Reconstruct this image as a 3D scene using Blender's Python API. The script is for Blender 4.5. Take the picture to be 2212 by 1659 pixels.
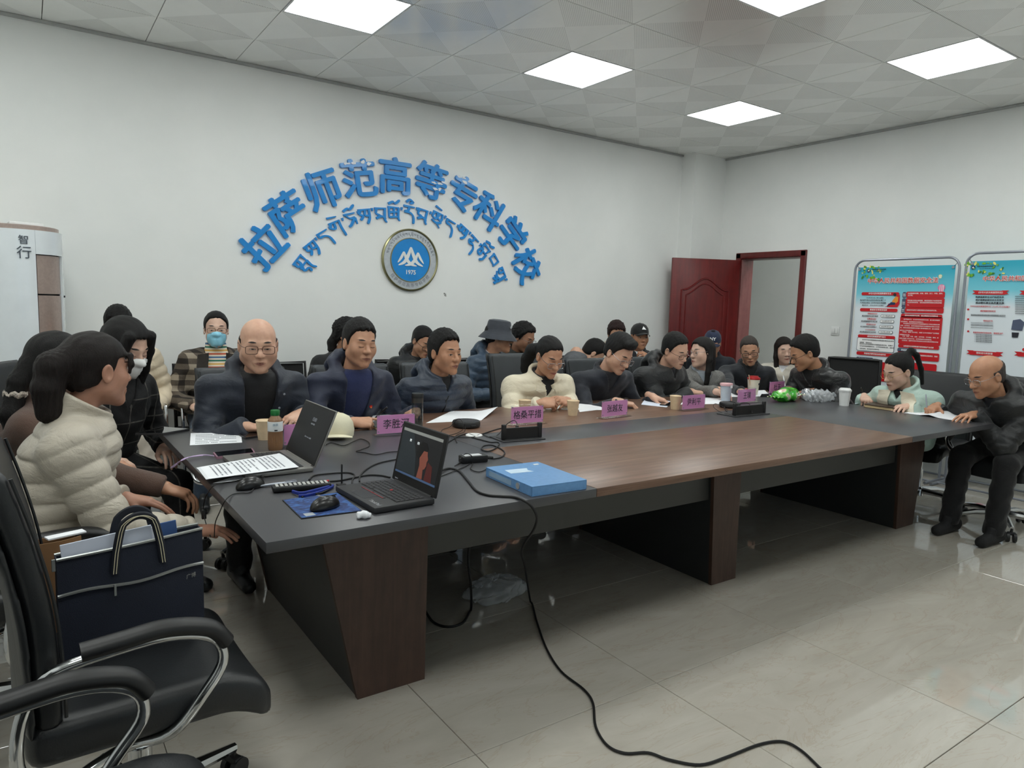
import bpy, bmesh, math, random
import numpy as np
from mathutils import Vector, Matrix
random.seed(7); np.random.seed(7)
PI = math.pi
scene = bpy.context.scene
COL = scene.collection
for o in list(bpy.data.objects): bpy.data.objects.remove(o)

# ------------------------------------------------------------------ camera
FPX = 1518.42; YAW, PIT, ROL = 0.6059, -0.1119, 0.0291
CAM = np.array([0, 0, 1.4])
c_f = np.array([math.sin(YAW)*math.cos(PIT), math.cos(YAW)*math.cos(PIT), math.sin(PIT)])
_r = np.array([math.cos(YAW), -math.sin(YAW), 0]); _u = np.cross(_r, c_f)
c_r = _r*math.cos(ROL)+_u*math.sin(ROL); c_u = -_r*math.sin(ROL)+_u*math.cos(ROL)
cd = bpy.data.cameras.new('camera'); cam = bpy.data.objects.new('camera', cd); COL.objects.link(cam)
cd.sensor_fit = 'HORIZONTAL'; cd.sensor_width = 36; cd.lens = 36*FPX/2212
cd.clip_start = .05; cd.clip_end = 100
cam.matrix_world = Matrix(((c_r[0], c_u[0], -c_f[0], CAM[0]), (c_r[1], c_u[1], -c_f[1], CAM[1]), (c_r[2], c_u[2], -c_f[2], CAM[2]), (0, 0, 0, 1)))
scene.camera = cam
# ------------------------------------------------------------------ world, light, exposure
w = bpy.data.worlds.new('world'); scene.world = w; w.use_nodes = True
w.node_tree.nodes['Background'].inputs[0].default_value = (.72, .82, .95, 1); w.node_tree.nodes['Background'].inputs[1].default_value = 1.3
LAMP = 13.5            # radiance of the ceiling light panels
scene.view_settings.view_transform = 'Standard'; scene.view_settings.look = 'None'
scene.view_settings.gamma = 1; scene.view_settings.use_curve_mapping = False
scene.view_settings.exposure = 0.0
scene.cycles.max_bounces = 8; scene.cycles.diffuse_bounces = 5; scene.cycles.transparent_max_bounces = 12

# survey of the room: a pixel of the photograph meets a real plane of the room
def ray(px, py): return c_f+c_r*(px-1106)/FPX-c_u*(py-829.5)/FPX
def onz(px, py, z=.75): d = ray(px, py); return CAM+d*((z-CAM[2])/d[2])
def ony(px, py, y): d = ray(px, py); return CAM+d*(y/d[1])
def onx(px, py, x): d = ray(px, py); return CAM+d*(x/d[0])
def dep(px, py, w): return CAM+ray(px, py)*w

# ------------------------------------------------------------------ materials
def lin(c):
    f = lambda v: v/12.92 if v <= .04045 else ((v+.055)/1.055)**2.4
    return tuple(f(x/255) for x in c)+(1,)
MATS = {}
class NT:
    def __init__(s, name):
        s.m = bpy.data.materials.new(name); s.m.use_nodes = True; s.t = s.m.node_tree; s.n = s.t.nodes; s.b = s.n['Principled BSDF']
    def new(s, typ, **kw):
        n = s.n.new('ShaderNode'+typ)
        for k, v in kw.items():
            if k in n.inputs: n.inputs[k].default_value = v
            else: setattr(n, k, v)
        return n
    def l(s, a, b): s.t.links.new(a, b)
    def coord(s, kind='Object', scale=(1, 1, 1), rot=(0, 0, 0)):
        tc = s.new('TexCoord'); mp = s.new('Mapping'); mp.inputs['Scale'].default_value = scale; mp.inputs['Rotation'].default_value = rot
        s.l(tc.outputs[kind], mp.inputs['Vector']); return mp.outputs[0]
    def ramp(s, fac, stops, interp='LINEAR'):
        r = s.new('ValToRGB'); e = r.color_ramp; e.interpolation = interp
        while len(e.elements) < len(stops): e.elements.new(.5)
        for el, (p, c) in zip(e.elements, stops): el.position = p; el.color = c
        s.l(fac, r.inputs[0]); return r.outputs[0]
    def noise(s, vec, scale=5, detail=4, rough=.55, dist=0):
        n = s.new('TexNoise', Scale=scale, Detail=detail, Roughness=rough, Distortion=dist)
        if vec is not None: s.l(vec, n.inputs['Vector'])
        return n.outputs['Fac']
    def math(s, op, a, b=None, c=None):
        n = s.new('Math'); n.operation = op
        for i, v in enumerate((a, b, c)):
            if v is None: continue
            if isinstance(v, (int, float)): n.inputs[i].default_value = v
            else: s.l(v, n.inputs[i])
        return n.outputs[0]
    def mix(s, fac, a, b, blend='MIX'):
        n = s.new('Mix'); n.data_type = 'RGBA'; n.blend_type = blend
        for i, v in ((0, fac), (6, a), (7, b)):
            if isinstance(v, (int, float)): n.inputs[i].default_value = v
            elif isinstance(v, tuple): n.inputs[i].default_value = v
            else: s.l(v, n.inputs[i])
        return n.outputs[2]
    def bump(s, h, strength=.2, dist=.01):
        n = s.new('Bump'); n.inputs['Strength'].default_value = strength; n.inputs['Distance'].default_value = dist
        s.l(h, n.inputs['Height']); s.l(n.outputs[0], s.b.inputs['Normal'])
def M(name, rgb, rough=.5, metal=0, vary=.06, nscale=8, bump=0, bscale=60, coat=0, spec=.5, sss=0, sheen=0):
    """plain procedural material: colour with slight noise variation and optional fine relief"""
    if name in MATS: return MATS[name]
    t = NT(name); b = t.b
    b.inputs['Roughness'].default_value = rough; b.inputs['Metallic'].default_value = metal
    b.inputs['Specular IOR Level'].default_value = spec; b.inputs['Coat Weight'].default_value = coat
    if sheen: b.inputs['Sheen Weight'].default_value = sheen
    if sss:
        b.inputs['Subsurface Weight'].default_value = sss; b.inputs['Subsurface Radius'].default_value = (.012, .005, .003); b.inputs['Subsurface Scale'].default_value = 1
    c = lin(rgb)
    if vary:
        v = t.coord()
        f = t.noise(v, nscale)
        lo = tuple(x*(1-vary*1.6) for x in c[:3])+(1,); hi = tuple(min(1, x*(1+vary*1.6)) for x in c[:3])+(1,)
        t.l(t.ramp(f, [(.3, lo), (.7, hi)]), b.inputs['Base Color'])
    else: b.inputs['Base Color'].default_value = c
    if bump: t.bump(t.noise(t.coord(), bscale, 3), bump, .004)
    MATS[name] = t.m; return t.m
def Emit(name, rgb, k):
    if name in MATS: return MATS[name]
    t = NT(name); b = t.b
    b.inputs['Base Color'].default_value = lin(rgb); b.inputs['Emission Color'].default_value = lin(rgb); b.inputs['Emission Strength'].default_value = k
    MATS[name] = t.m; return t.m
def Glass(name, tint=(235, 240, 240), gloss=.12, rough=.03):
    """thin clear sheet: mostly see-through with a weak reflection"""
    if name in MATS: return MATS[name]
    t = NT(name); t.n.remove(t.b)
    tr = t.new('BsdfTransparent'); tr.inputs[0].default_value = lin(tint)
    gl = t.new('BsdfGlossy'); gl.inputs['Roughness'].default_value = rough
    lw = t.new('LayerWeight'); lw.inputs['Blend'].default_value = .5
    f = t.math('MULTIPLY_ADD', t.math('POWER', lw.outputs['Facing'], 3.5), .25 if gloss == 0 else .55, .012 if gloss == 0 else .02+gloss*.12)
    mx = t.new('MixShader'); t.l(f, mx.inputs[0]); t.l(tr.outputs[0], mx.inputs[1]); t.l(gl.outputs[0], mx.inputs[2])
    t.l(mx.outputs[0], t.n['Material Output'].inputs[0]); MATS[name] = t.m; return t.m

def Frost(name, rgb, alpha, rough=.25):
    """milky see-through plastic"""
    if name in MATS: return MATS[name]
    t = NT(name); t.b.inputs['Base Color'].default_value = lin(rgb); t.b.inputs['Roughness'].default_value = rough
    f = t.noise(t.coord(), 20, 3); t.l(t.math('MULTIPLY_ADD', f, .2, alpha-.1), t.b.inputs['Alpha']); MATS[name] = t.m; return t.m
def wood_mat(name, a, b_, c, rough=.42, scale=(1.2, 14, 14)):
    t = NT(name)
    v = t.coord('Object', scale)
    n1 = t.noise(v, 2.2, 6, .62, .5); n2 = t.noise(t.coord('Object', (scale[0]*.6, scale[1]*5, scale[2]*5)), 3, 4)
    f = t.math('ADD', t.math('MULTIPLY', n1, .7), t.math('MULTIPLY', n2, .3))
    t.l(t.ramp(f, [(.3, lin(a)), (.5, lin(b_)), (.7, lin(c))]), t.b.inputs['Base Color'])
    t.b.inputs['Roughness'].default_value = rough; t.bump(n2, .08, .002)
    MATS[name] = t.m; return t.m
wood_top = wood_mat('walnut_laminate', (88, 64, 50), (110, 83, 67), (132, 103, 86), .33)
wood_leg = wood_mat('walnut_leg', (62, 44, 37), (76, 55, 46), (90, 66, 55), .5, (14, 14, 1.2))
door_wood = wood_mat('red_door_wood', (82, 16, 16), (104, 22, 21), (122, 28, 26), .35, (10, 10, 1.0))
frame_wood = wood_mat('red_frame_wood', (80, 18, 18), (98, 24, 22), (112, 32, 28), .35, (10, 10, 1.0))
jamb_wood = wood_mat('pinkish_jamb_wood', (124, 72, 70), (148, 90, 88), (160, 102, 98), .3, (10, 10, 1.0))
tan_wood = wood_mat('tan_plywood', (150, 84, 38), (176, 104, 52), (190, 120, 64), .4)

def wall_mat():
    t = NT('white_plaster'); v = t.coord()
    f = t.noise(v, 1.3, 5, .6); g = t.noise(v, 30, 3)
    t.l(t.ramp(f, [(.3, lin((233, 235, 233))), (.7, lin((241, 242, 240)))]), t.b.inputs['Base Color'])
    t.b.inputs['Roughness'].default_value = .7; t.bump(g, .06, .003); return t.m
WALL = wall_mat()
def ceil_mat():
    # lay-in metal panel: two opposite triangles carry fine parallel grooves, the other two are plain
    t = NT('grooved_ceiling_panel'); tc = t.new('TexCoord'); sp = t.new('SeparateXYZ'); t.l(tc.outputs['Object'], sp.inputs[0])
    x, y = sp.outputs[0], sp.outputs[1]
    ax, ay = t.math('ABSOLUTE', x), t.math('ABSOLUTE', y)
    tri = t.math('GREATER_THAN', ay, ax)
    s = t.math('SINE', t.math('MULTIPLY', t.math('SUBTRACT', x, y), 2*PI/.0155))
    gr = t.math('MULTIPLY', t.math('GREATER_THAN', s, .1), tri)
    f = t.noise(t.coord('Object'), 6, 3)
    base = t.ramp(f, [(.3, lin((244, 245, 242))), (.7, lin((248, 249, 246)))])
    col = t.mix(t.math('MULTIPLY', gr, .55), base, lin((186, 187, 185)))
    t.l(col, t.b.inputs['Base Color']); t.b.inputs['Roughness'].default_value = .22; t.b.inputs['Specular IOR Level'].default_value = .75; t.b.inputs['Coat Weight'].default_value = .5; t.b.inputs['Coat Roughness'].default_value = .10
    return t.m
CEILP = ceil_mat()
def floor_mat():
    t = NT('polished_marble_tile'); oi = t.new('ObjectInfo')
    tc = t.new('TexCoord'); mp = t.new('Mapping'); t.l(tc.outputs['Object'], mp.inputs['Vector'])
    cx = t.new('CombineXYZ'); t.l(t.math('MULTIPLY', oi.outputs['Random'], 40.), cx.inputs[0]); t.l(t.math('MULTIPLY', oi.outputs['Random'], 17.), cx.inputs[1])
    t.l(cx.outputs[0], mp.inputs['Location']); mp.inputs['Rotation'].default_value = (0, 0, .35); mp.inputs['Scale'].default_value = (1., 3.4, 1)
    n = t.noise(mp.outputs[0], 1.5, 7, .6, 1.6)
    base = t.ramp(n, [(.3, lin((182, 176, 165))), (.5, lin((189, 183, 172))), (.72, lin((196, 191, 181)))])
    n2 = t.noise(mp.outputs[0], 1.1, 5, .6, 3.0)
    vein = t.math('SUBTRACT', 1., t.math('MULTIPLY', t.math('ABSOLUTE', t.math('SUBTRACT', n2, .5)), 55.))
    vein = t.math('MAXIMUM', vein, 0.)
    t.l(t.mix(t.math('MULTIPLY', vein, .28), base, lin((168, 146, 122))), t.b.inputs['Base Color'])
    t.b.inputs['Roughness'].default_value = .05; t.b.inputs['Specular IOR Level'].default_value = .7; t.b.inputs['Coat Weight'].default_value = .35; t.b.inputs['Coat Roughness'].default_value = .02; return t.m
FLOORM = floor_mat()
def laminate(name, rgb, rough=.42):
    t = NT(name); v = t.coord(); f = t.noise(v, 900, 2); c = lin(rgb)
    t.l(t.ramp(f, [(.35, tuple(x*.86 for x in c[:3])+(1,)), (.65, tuple(x*1.14 for x in c[:3])+(1,))]), t.b.inputs['Base Color'])
    t.b.inputs['Roughness'].default_value = rough; t.bump(f, .05, .001); MATS[name] = t.m; return t.m
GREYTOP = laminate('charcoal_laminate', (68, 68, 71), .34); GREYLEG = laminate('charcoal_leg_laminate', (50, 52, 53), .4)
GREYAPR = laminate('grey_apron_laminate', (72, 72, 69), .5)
LEATHER = M('black_leather', (30, 32, 34), .42, vary=.1, bump=.12, bscale=220)
LEATHER2 = M('charcoal_leather', (48, 52, 56), .45, vary=.08, bump=.12, bscale=200)
CHROME = M('chrome', (200, 202, 204), .12, 1, 0)
BLACKP = M('black_plastic', (22, 22, 23), .45, vary=.05)
DARKP = M('dark_grey_plastic', (44, 44, 46), .5, vary=.05)
WHITEP = M('white_plastic', (232, 233, 232), .3, vary=.02)
STEEL = M('grey_painted_steel', (150, 155, 165), .35, .4, .03)
PAPER = M('white_paper', (236, 238, 242), .8, vary=.02)
PAPER2 = M('pale_blue_paper', (214, 220, 236), .8, vary=.02)
INK = M('printed_ink', (40, 42, 50), .8, vary=0)
BLUEPAINT = M('blue_acrylic', (18, 136, 214), .3, vary=.05, coat=.2)
MESHF = M('black_mesh_fabric', (18, 18, 19), .8, vary=.1, bump=.5, bscale=500)
RUBBER = M('black_rubber', (14, 14, 15), .6, vary=.05)

# ------------------------------------------------------------------ mesh building
class MB:
    def __init__(s): s.v = []; s.f = []; s.m = []
    def add(s, vs, fs, mi=0, X=None):
        k = len(s.v)
        if X is not None: vs = [X @ Vector(p) for p in vs]
        s.v.extend([tuple(p) for p in vs]); s.f.extend([tuple(i+k for i in f) for f in fs]); s.m.extend([mi]*len(fs)); return s
    def box(s, c, d, rz=0, mi=0, X=None):
        a, b, h = d[0]/2, d[1]/2, d[2]/2
        vs = [Vector((x, y, z)) for z in (-h, h) for x, y in ((-a, -b), (a, -b), (a, b), (-a, b))]
        R = Matrix.Rotation(rz, 3, 'Z')
        vs = [R @ p+Vector(c) for p in vs]
        return s.add(vs, [(3, 2, 1, 0), (4, 5, 6, 7), (0, 1, 5, 4), (1, 2, 6, 5), (2, 3, 7, 6), (3, 0, 4, 7)], mi, X)
    def rbox(s, c, d, r=.005, seg=2, rz=0, mi=0, X=None, R=None):
        bm = bmesh.new(); bmesh.ops.create_cube(bm, size=1)
        for q in bm.verts: q.co = Vector((q.co.x*d[0], q.co.y*d[1], q.co.z*d[2]))
        bmesh.ops.bevel(bm, geom=list(bm.edges), offset=min(r, min(d)*.49), segments=seg, affect='EDGES', profile=.5)
        R = R if R is not None else Matrix.Rotation(rz, 3, 'Z')
        bm.verts.index_update()
        s.add([R @ q.co+Vector(c) for q in bm.verts], [[q.index for q in f.verts] for f in bm.faces], mi, X); bm.free(); return s
    def tube(s, pts, r=.01, n=8, closed=False, mi=0, X=None, flat=1.0):
        P = [Vector(p) for p in pts]; N = len(P); rs = r if isinstance(r, (list, tuple)) else [r]*N
        vs = []; fs = []; up = None
        for i in range(N):
            a = P[(i-1) % N] if (closed or i > 0) else P[i]; b = P[(i+1) % N] if (closed or i < N-1) else P[i]
            t = (b-a).normalized() if (b-a).length > 1e-9 else Vector((0, 0, 1))
            if up is None:
                up = Vector((0, 0, 1)) if abs(t.z) < .9 else Vector((1, 0, 0))
            up = (up-t*up.dot(t))
            up = up.normalized() if up.length > 1e-6 else t.orthogonal().normalized()
            sd = t.cross(up)
            for k in range(n):
                a_ = 2*PI*k/n; vs.append(P[i]+(up*math.cos(a_)+sd*math.sin(a_)*flat)*rs[i])
        for i in range(N if closed else N-1):
            j = (i+1) % N
            for k in range(n): fs.append((i*n+k, i*n+(k+1) % n, j*n+(k+1) % n, j*n+k))
        if not closed: fs.append(tuple(range(n-1, -1, -1))); fs.append(tuple((N-1)*n+k for k in range(n)))
        return s.add(vs, fs, mi, X)
    def cyl(s, a, b, r, r2=None, n=16, mi=0, X=None): return s.tube([a, b], [r, r if r2 is None else r2], n, False, mi, X)
    def lathe(s, prof, n=24, c=(0, 0, 0), mi=0, X=None, sx=1, sy=1):
        vs = []; fs = []
        for r, z in prof:
            for k in range(n): vs.append((c[0]+r*math.cos(2*PI*k/n)*sx, c[1]+r*math.sin(2*PI*k/n)*sy, c[2]+z))
        for i in range(len(prof)-1):
            for k in range(n): fs.append((i*n+k, i*n+(k+1) % n, (i+1)*n+(k+1) % n, (i+1)*n+k))
        if prof[0][0] > 1e-6: fs.append(tuple(range(n-1, -1, -1)))
        if prof[-1][0] > 1e-6: fs.append(tuple((len(prof)-1)*n+k for k in range(n)))
        return s.add(vs, fs, mi, X)
    def prism(s, poly, z0, z1, mi=0, X=None):
        n = len(poly); vs = [(x, y, z0) for x, y in poly]+[(x, y, z1) for x, y in poly]
        fs = [tuple(range(n-1, -1, -1)), tuple(range(n, 2*n))]+[(i, (i+1) % n, n+(i+1) % n, n+i) for i in range(n)]
        return s.add(vs, fs, mi, X)
    def surf(s, fn, nu, nv, th=0, mi=0, X=None):
        """sheet fn(u,v)->xyz, with thickness along its normal"""
        g = [[Vector(fn(i/nu, j/nv)) for j in range(nv+1)] for i in range(nu+1)]
        vs = [p for row in g for p in row]; W = nv+1
        fs = [(i*W+j, (i+1)*W+j, (i+1)*W+j+1, i*W+j+1) for i in range(nu) for j in range(nv)]
        if th:
            nr = []
            for i in range(nu+1):
                for j in range(nv+1):
                    a = g[min(i+1, nu)][j]-g[max(i-1, 0)][j]; b = g[i][min(j+1, nv)]-g[i][max(j-1, 0)]
                    q = a.cross(b); nr.append(q.normalized() if q.length > 1e-12 else Vector((0, 0, 1)))
            K = len(vs); vs = vs+[p-q*th for p, q in zip(vs, nr)]
            fs2 = [tuple(K+i for i in reversed(f)) for f in fs]
            rim = [i*W for i in range(nu+1)]+[nu*W+j for j in range(1, nv+1)]+[i*W+nv for i in range(nu-1, -1, -1)]+[j for j in range(nv-1, 0, -1)]
            fs3 = [(rim[(k+1) % len(rim)], rim[k], K+rim[k], K+rim[(k+1) % len(rim)]) for k in range(len(rim))]
            fs = fs+fs2+fs3
        return s.add(vs, fs, mi, X)
    def mesh(s, name):
        me = bpy.data.meshes.new(name); me.from_pydata(s.v, [], s.f)
        if any(s.m): me.polygons.foreach_set('material_index', s.m)
        return me
    def build(s, name, mats, parent=None, smooth=35, loc=None, rz=0):
        me = s.mesh(name)
        for m in (mats if isinstance(mats, (list, tuple)) else [mats]): me.materials.append(m)
        me.update()
        if smooth:
            me.shade_smooth(); me.set_sharp_from_angle(angle=math.radians(smooth))
        return link(name, me, parent, loc, rz)
def link(name, data, parent=None, loc=None, rz=0):
    o = bpy.data.objects.new(name, data); COL.objects.link(o); o.parent = parent
    if loc is not None: o.location = loc
    o.rotation_euler.z = rz; return o
def tag(o, label=None, cat=None, group=None, kind=None):
    for k, v in (('label', label), ('category', cat), ('group', group), ('kind', kind)):
        if v: o[k] = v
    return o
def thing(name, label, cat, loc=(0, 0, 0), rz=0, group=None):
    return tag(link(name, None, None, loc, rz), label, cat, group)
def copy_tree(o, parent=None):
    c = o.copy(); COL.objects.link(c); c.parent = parent
    for ch in list(o.children): copy_tree(ch, c)
    return c
def text(body, size, mat, parent, X, name='lettering', ext=.0004, bold=0, align='CENTER', res=3, sx=1, sp=1):
    cu = bpy.data.curves.new('t', 'FONT'); cu.body = body; cu.size = size; cu.extrude = ext; cu.offset = bold*size
    cu.align_x = align; cu.align_y = 'CENTER'; cu.resolution_u = res; cu.space_character = sp
    to = bpy.data.objects.new('t', cu); COL.objects.link(to)
    me = bpy.data.meshes.new_from_object(to.evaluated_get(bpy.context.evaluated_depsgraph_get()))
    bpy.data.objects.remove(to); bpy.data.curves.remove(cu)
    me.name = name
    if sx != 1: me.transform(Matrix.Diagonal((sx, 1, 1, 1)))
    me.transform(X); me.materials.clear(); me.materials.append(mat); me.update()
    return link(name, me, parent)
def frame(o, x, y, z=None):
    x = Vector(x).normalized(); y = Vector(y).normalized(); z = x.cross(y) if z is None else Vector(z)
    return Matrix(((x.x, y.x, z.x, o[0]), (x.y, y.y, z.y, o[1]), (x.z, y.z, z.z, o[2]), (0, 0, 0, 1)))
def spline(pts, k=6):
    """Catmull-Rom through points"""
    P = [Vector(p) for p in pts]; out = []
    for i in range(len(P)-1):
        a = P[max(i-1, 0)]; b = P[i]; c = P[i+1]; d = P[min(i+2, len(P)-1)]
        for j in range(k):
            t = j/k; out.append(.5*((2*b)+(c-a)*t+(2*a-5*b+4*c-d)*t*t+(3*b-a-3*c+d)*t**3))
    out.append(P[-1]); return out

# ------------------------------------------------------------------ signed-distance surfaces (soft, organic shapes)
def smin(a, b, k):
    h = np.clip(.5+.5*(b-a)/k, 0, 1); return b+(a-b)*h-k*h*(1-h)
def smax(a, b, k): return -smin(-a, -b, k)
def rcone(p, a, b, ra, rb):
    a = np.asarray(a, np.float32); b = np.asarray(b, np.float32); ab = b-a; L = float(ab @ ab)+1e-12
    t = np.clip(((p-a) @ ab)/L, 0, 1)
    return np.sqrt(((p-a-t[:, None]*ab)**2).sum(1))-(ra+t*(rb-ra))
def ell(p, c, r):
    r = np.asarray(r, np.float32); q = (p-np.asarray(c, np.float32))/r
    k0 = np.sqrt((q*q).sum(1))+1e-9; k1 = np.sqrt(((q/r)**2).sum(1))+1e-9
    return k0*(k0-1)/k1
def sph(p, c, r): return np.sqrt(((p-np.asarray(c, np.float32))**2).sum(1))-r
def rndbox(p, c, h, r):
    q = np.abs(p-np.asarray(c, np.float32))-(np.asarray(h, np.float32)-r)
    return np.sqrt((np.maximum(q, 0)**2).sum(1))+np.minimum(q.max(1), 0)-r
def nets(fn, lo, hi, vox):
    lo = np.asarray(lo, np.float32); hi = np.asarray(hi, np.float32)
    nc = np.maximum(2, np.ceil((hi-lo)/(4*vox)).astype(int)); n = nc*4+1
    ax = [lo[i]+np.arange(nc[i]+1, dtype=np.float32)*4*vox for i in range(3)]
    G = np.stack(np.meshgrid(*ax, indexing='ij'), -1).reshape(-1, 3)
    cd_ = fn(G).reshape(nc+1)
    mn = np.full(nc, 1e9, np.float32)
    for a in (0, 1):
        for b in (0, 1):
            for c in (0, 1):
                mn = np.minimum(mn, np.abs(cd_[a:nc[0]+a, b:nc[1]+b, c:nc[2]+c]))
    act = mn < 4*vox*1.75
    m = np.zeros(n, bool); r4 = act.repeat(4, 0).repeat(4, 1).repeat(4, 2)
    for a in (0, 1):
        for b in (0, 1):
            for c in (0, 1): m[a:n[0]-1+a, b:n[1]-1+b, c:n[2]-1+c] |= r4
    v = np.empty(n, np.float32); v[:-1, :-1, :-1] = cd_[:-1, :-1, :-1].repeat(4, 0).repeat(4, 1).repeat(4, 2)
    v[-1] = 1; v[:, -1] = 1; v[:, :, -1] = 1
    I = np.argwhere(m); v[m] = fn(lo+I.astype(np.float32)*vox)
    v[0] = np.maximum(v[0], 1e-4); v[-1] = np.maximum(v[-1], 1e-4); v[:, 0] = np.maximum(v[:, 0], 1e-4); v[:, -1] = np.maximum(v[:, -1], 1e-4); v[:, :, 0] = np.maximum(v[:, :, 0], 1e-4); v[:, :, -1] = np.maximum(v[:, :, -1], 1e-4)
    s = v < 0
    cnt = np.zeros(n-1, np.int8)
    offs = [(a, b, c) for a in (0, 1) for b in (0, 1) for c in (0, 1)]
    for a, b, c in offs: cnt += s[a:n[0]-1+a, b:n[1]-1+b, c:n[2]-1+c]
    A = np.argwhere((cnt > 0) & (cnt < 8)); N = len(A)
    cv = np.stack([v[A[:, 0]+a, A[:, 1]+b, A[:, 2]+c] for a, b, c in offs], 1)
    acc = np.zeros((N, 3), np.float32); k = np.zeros(N, np.float32); of = np.array(offs, np.float32)
    for i in range(8):
        for j in range(i+1, 8):
            if np.abs(of[i]-of[j]).sum() == 1:
                d = (cv[:, i] < 0) != (cv[:, j] < 0)
                t = cv[d, i]/(cv[d, i]-cv[d, j]); acc[d] += of[i]+t[:, None]*(of[j]-of[i]); k[d] += 1
    V = lo+(A+acc/k[:, None])*vox
    ids = np.full(n-1, -1, np.int32); ids[A[:, 0], A[:, 1], A[:, 2]] = np.arange(N)
    Q = []
    for x in range(3):
        sl = [slice(1, -1)]*3; sl[x] = slice(0, -1); sh = list(sl); sh[x] = slice(1, None)
        a_, b_ = s[tuple(sl)], s[tuple(sh)]; E = np.argwhere(a_ != b_)
        if not len(E): continue
        flip = a_[E[:, 0], E[:, 1], E[:, 2]]
        y, z = (x+1) % 3, (x+2) % 3
        E = E+1; E[:, x] -= 1
        def cell(dy, dz):
            q = E.copy(); q[:, y] += dy; q[:, z] += dz; return ids[q[:, 0], q[:, 1], q[:, 2]]
        q = np.stack([cell(-1, -1), cell(0, -1), cell(0, 0), cell(-1, 0)], 1)
        q[~flip] = q[~flip][:, ::-1]; Q.append(q)
    Q = np.concatenate(Q); Q = Q[(Q >= 0).all(1)]
    return V.astype(np.float32), Q
def np_mesh(name, V, Q, mats, mi=None):
    me = bpy.data.meshes.new(name); me.vertices.add(len(V)); me.vertices.foreach_set('co', np.ascontiguousarray(V, np.float32).ravel())
    me.loops.add(len(Q)*4); me.loops.foreach_set('vertex_index', np.ascontiguousarray(Q, np.int32).ravel())
    me.polygons.add(len(Q)); me.polygons.foreach_set('loop_start', np.arange(len(Q), dtype=np.int32)*4)
    for m in (mats if isinstance(mats, (list, tuple)) else [mats]): me.materials.append(m)
    if mi is not None: me.polygons.foreach_set('material_index', np.asarray(mi, np.int32))
    me.update(calc_edges=True); me.shade_smooth(); return me
def sdf_obj(name, fn, lo, hi, vox, mat, parent=None, org=None):
    V, Q = nets(fn, lo, hi, vox)
    if org is not None: V = V-np.asarray(org, np.float32)
    return link(name, np_mesh(name, V, Q, mat), parent)
# ================================================================== THE ROOM
XL, XR, YB, YF, ZC = -.9, 6.73, 5.70, -3.2, 3.145
def struct(name, mb, mat, **k): return tag(mb.build(name, mat, smooth=0, **k), kind='structure')
# floor: bedding slab with single marble tiles as its pieces
fl = struct('floor', MB().box(((XL+8.6)/2, (YF+YB)/2, -.06), (8.6-XL+.4, YB-YF+.4, .10)), M('tile_grout', (120, 116, 108), .8))
tile = MB().rbox((0, 0, -.0055), (.7975, .7975, .011), .0012, 1).mesh('tile'); tile.materials.append(FLOORM)
x0 = 1.905-.8*4; y0 = 1.736-.8*7
for i in range(13):
    for j in range(13):
        cx, cy = x0+.8*i+.4, y0+.8*j+.4
        if cx-.4 > 8.5 or cy-.4 > YB or cx > XR+1.0: continue
        t_ = link('tile', tile, fl, (cx, cy, 0)); t_.rotation_euler.z = PI*((i*7+j*3) % 2)
# ceiling: slab with lay-in panels as pieces
ce = struct('ceiling', MB().box(((XL+8.6)/2, (YF+YB)/2, ZC+.09), (8.6-XL+.6, YB-YF+.6, .10)), M('plenum_dark', (60, 60, 60), .9))
gx0, gy0 = 4.9606, 3.3559
LX = [gx0-.6*3*k for k in range(4)]; LY = [gy0+.6-1.8*k for k in range(3)]
lights = [(x, y) for x in LX for y in LY]
pm = {}
def panel(w_, d_):
    k = (round(w_, 3), round(d_, 3))
    if k not in pm:
        me = MB().rbox((0, 0, .004), (w_-.004, d_-.004, .012), .0015, 1).mesh('ceiling_panel'); me.materials.append(CEILP); pm[k] = me
    return pm[k]
for i in range(-10, 3):
    for j in range(-11, 5):
        ax, ay = gx0+.6*i, gy0+.6*j
        if ax < XL-.2 or ay < YF-.5: continue
        bx_, by_ = min(ax+.6, XR), min(ay+.6, YB)
        if by_-ay < .05: continue
        if any(abs(ax-l[0]) < .01 and abs(ay-l[1]) < .01 for l in lights): continue
        link('ceiling_panel', panel(bx_-ax, by_-ay), ce, ((ax+bx_)/2, (ay+by_)/2, ZC))
# thin wall trim under the ceiling
def trim(name, a, b, d=(0, 0)):
    mb = MB(); a = Vector(a); b = Vector(b); mb.box((a+b)/2, (abs(a.x-b.x)+.02, abs(a.y-b.y)+.02, .018)); return struct(name, mb, M('ceiling_angle_trim', (176, 178, 176), .4, .3, .05))
trim('trim_1', (XL, YB-.012, ZC-.013), (XR-.53, YB-.012, ZC-.013)); trim('trim_2', (XR-.012, YF, ZC-.013), (XR-.012, YB-.2, ZC-.013))
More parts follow.
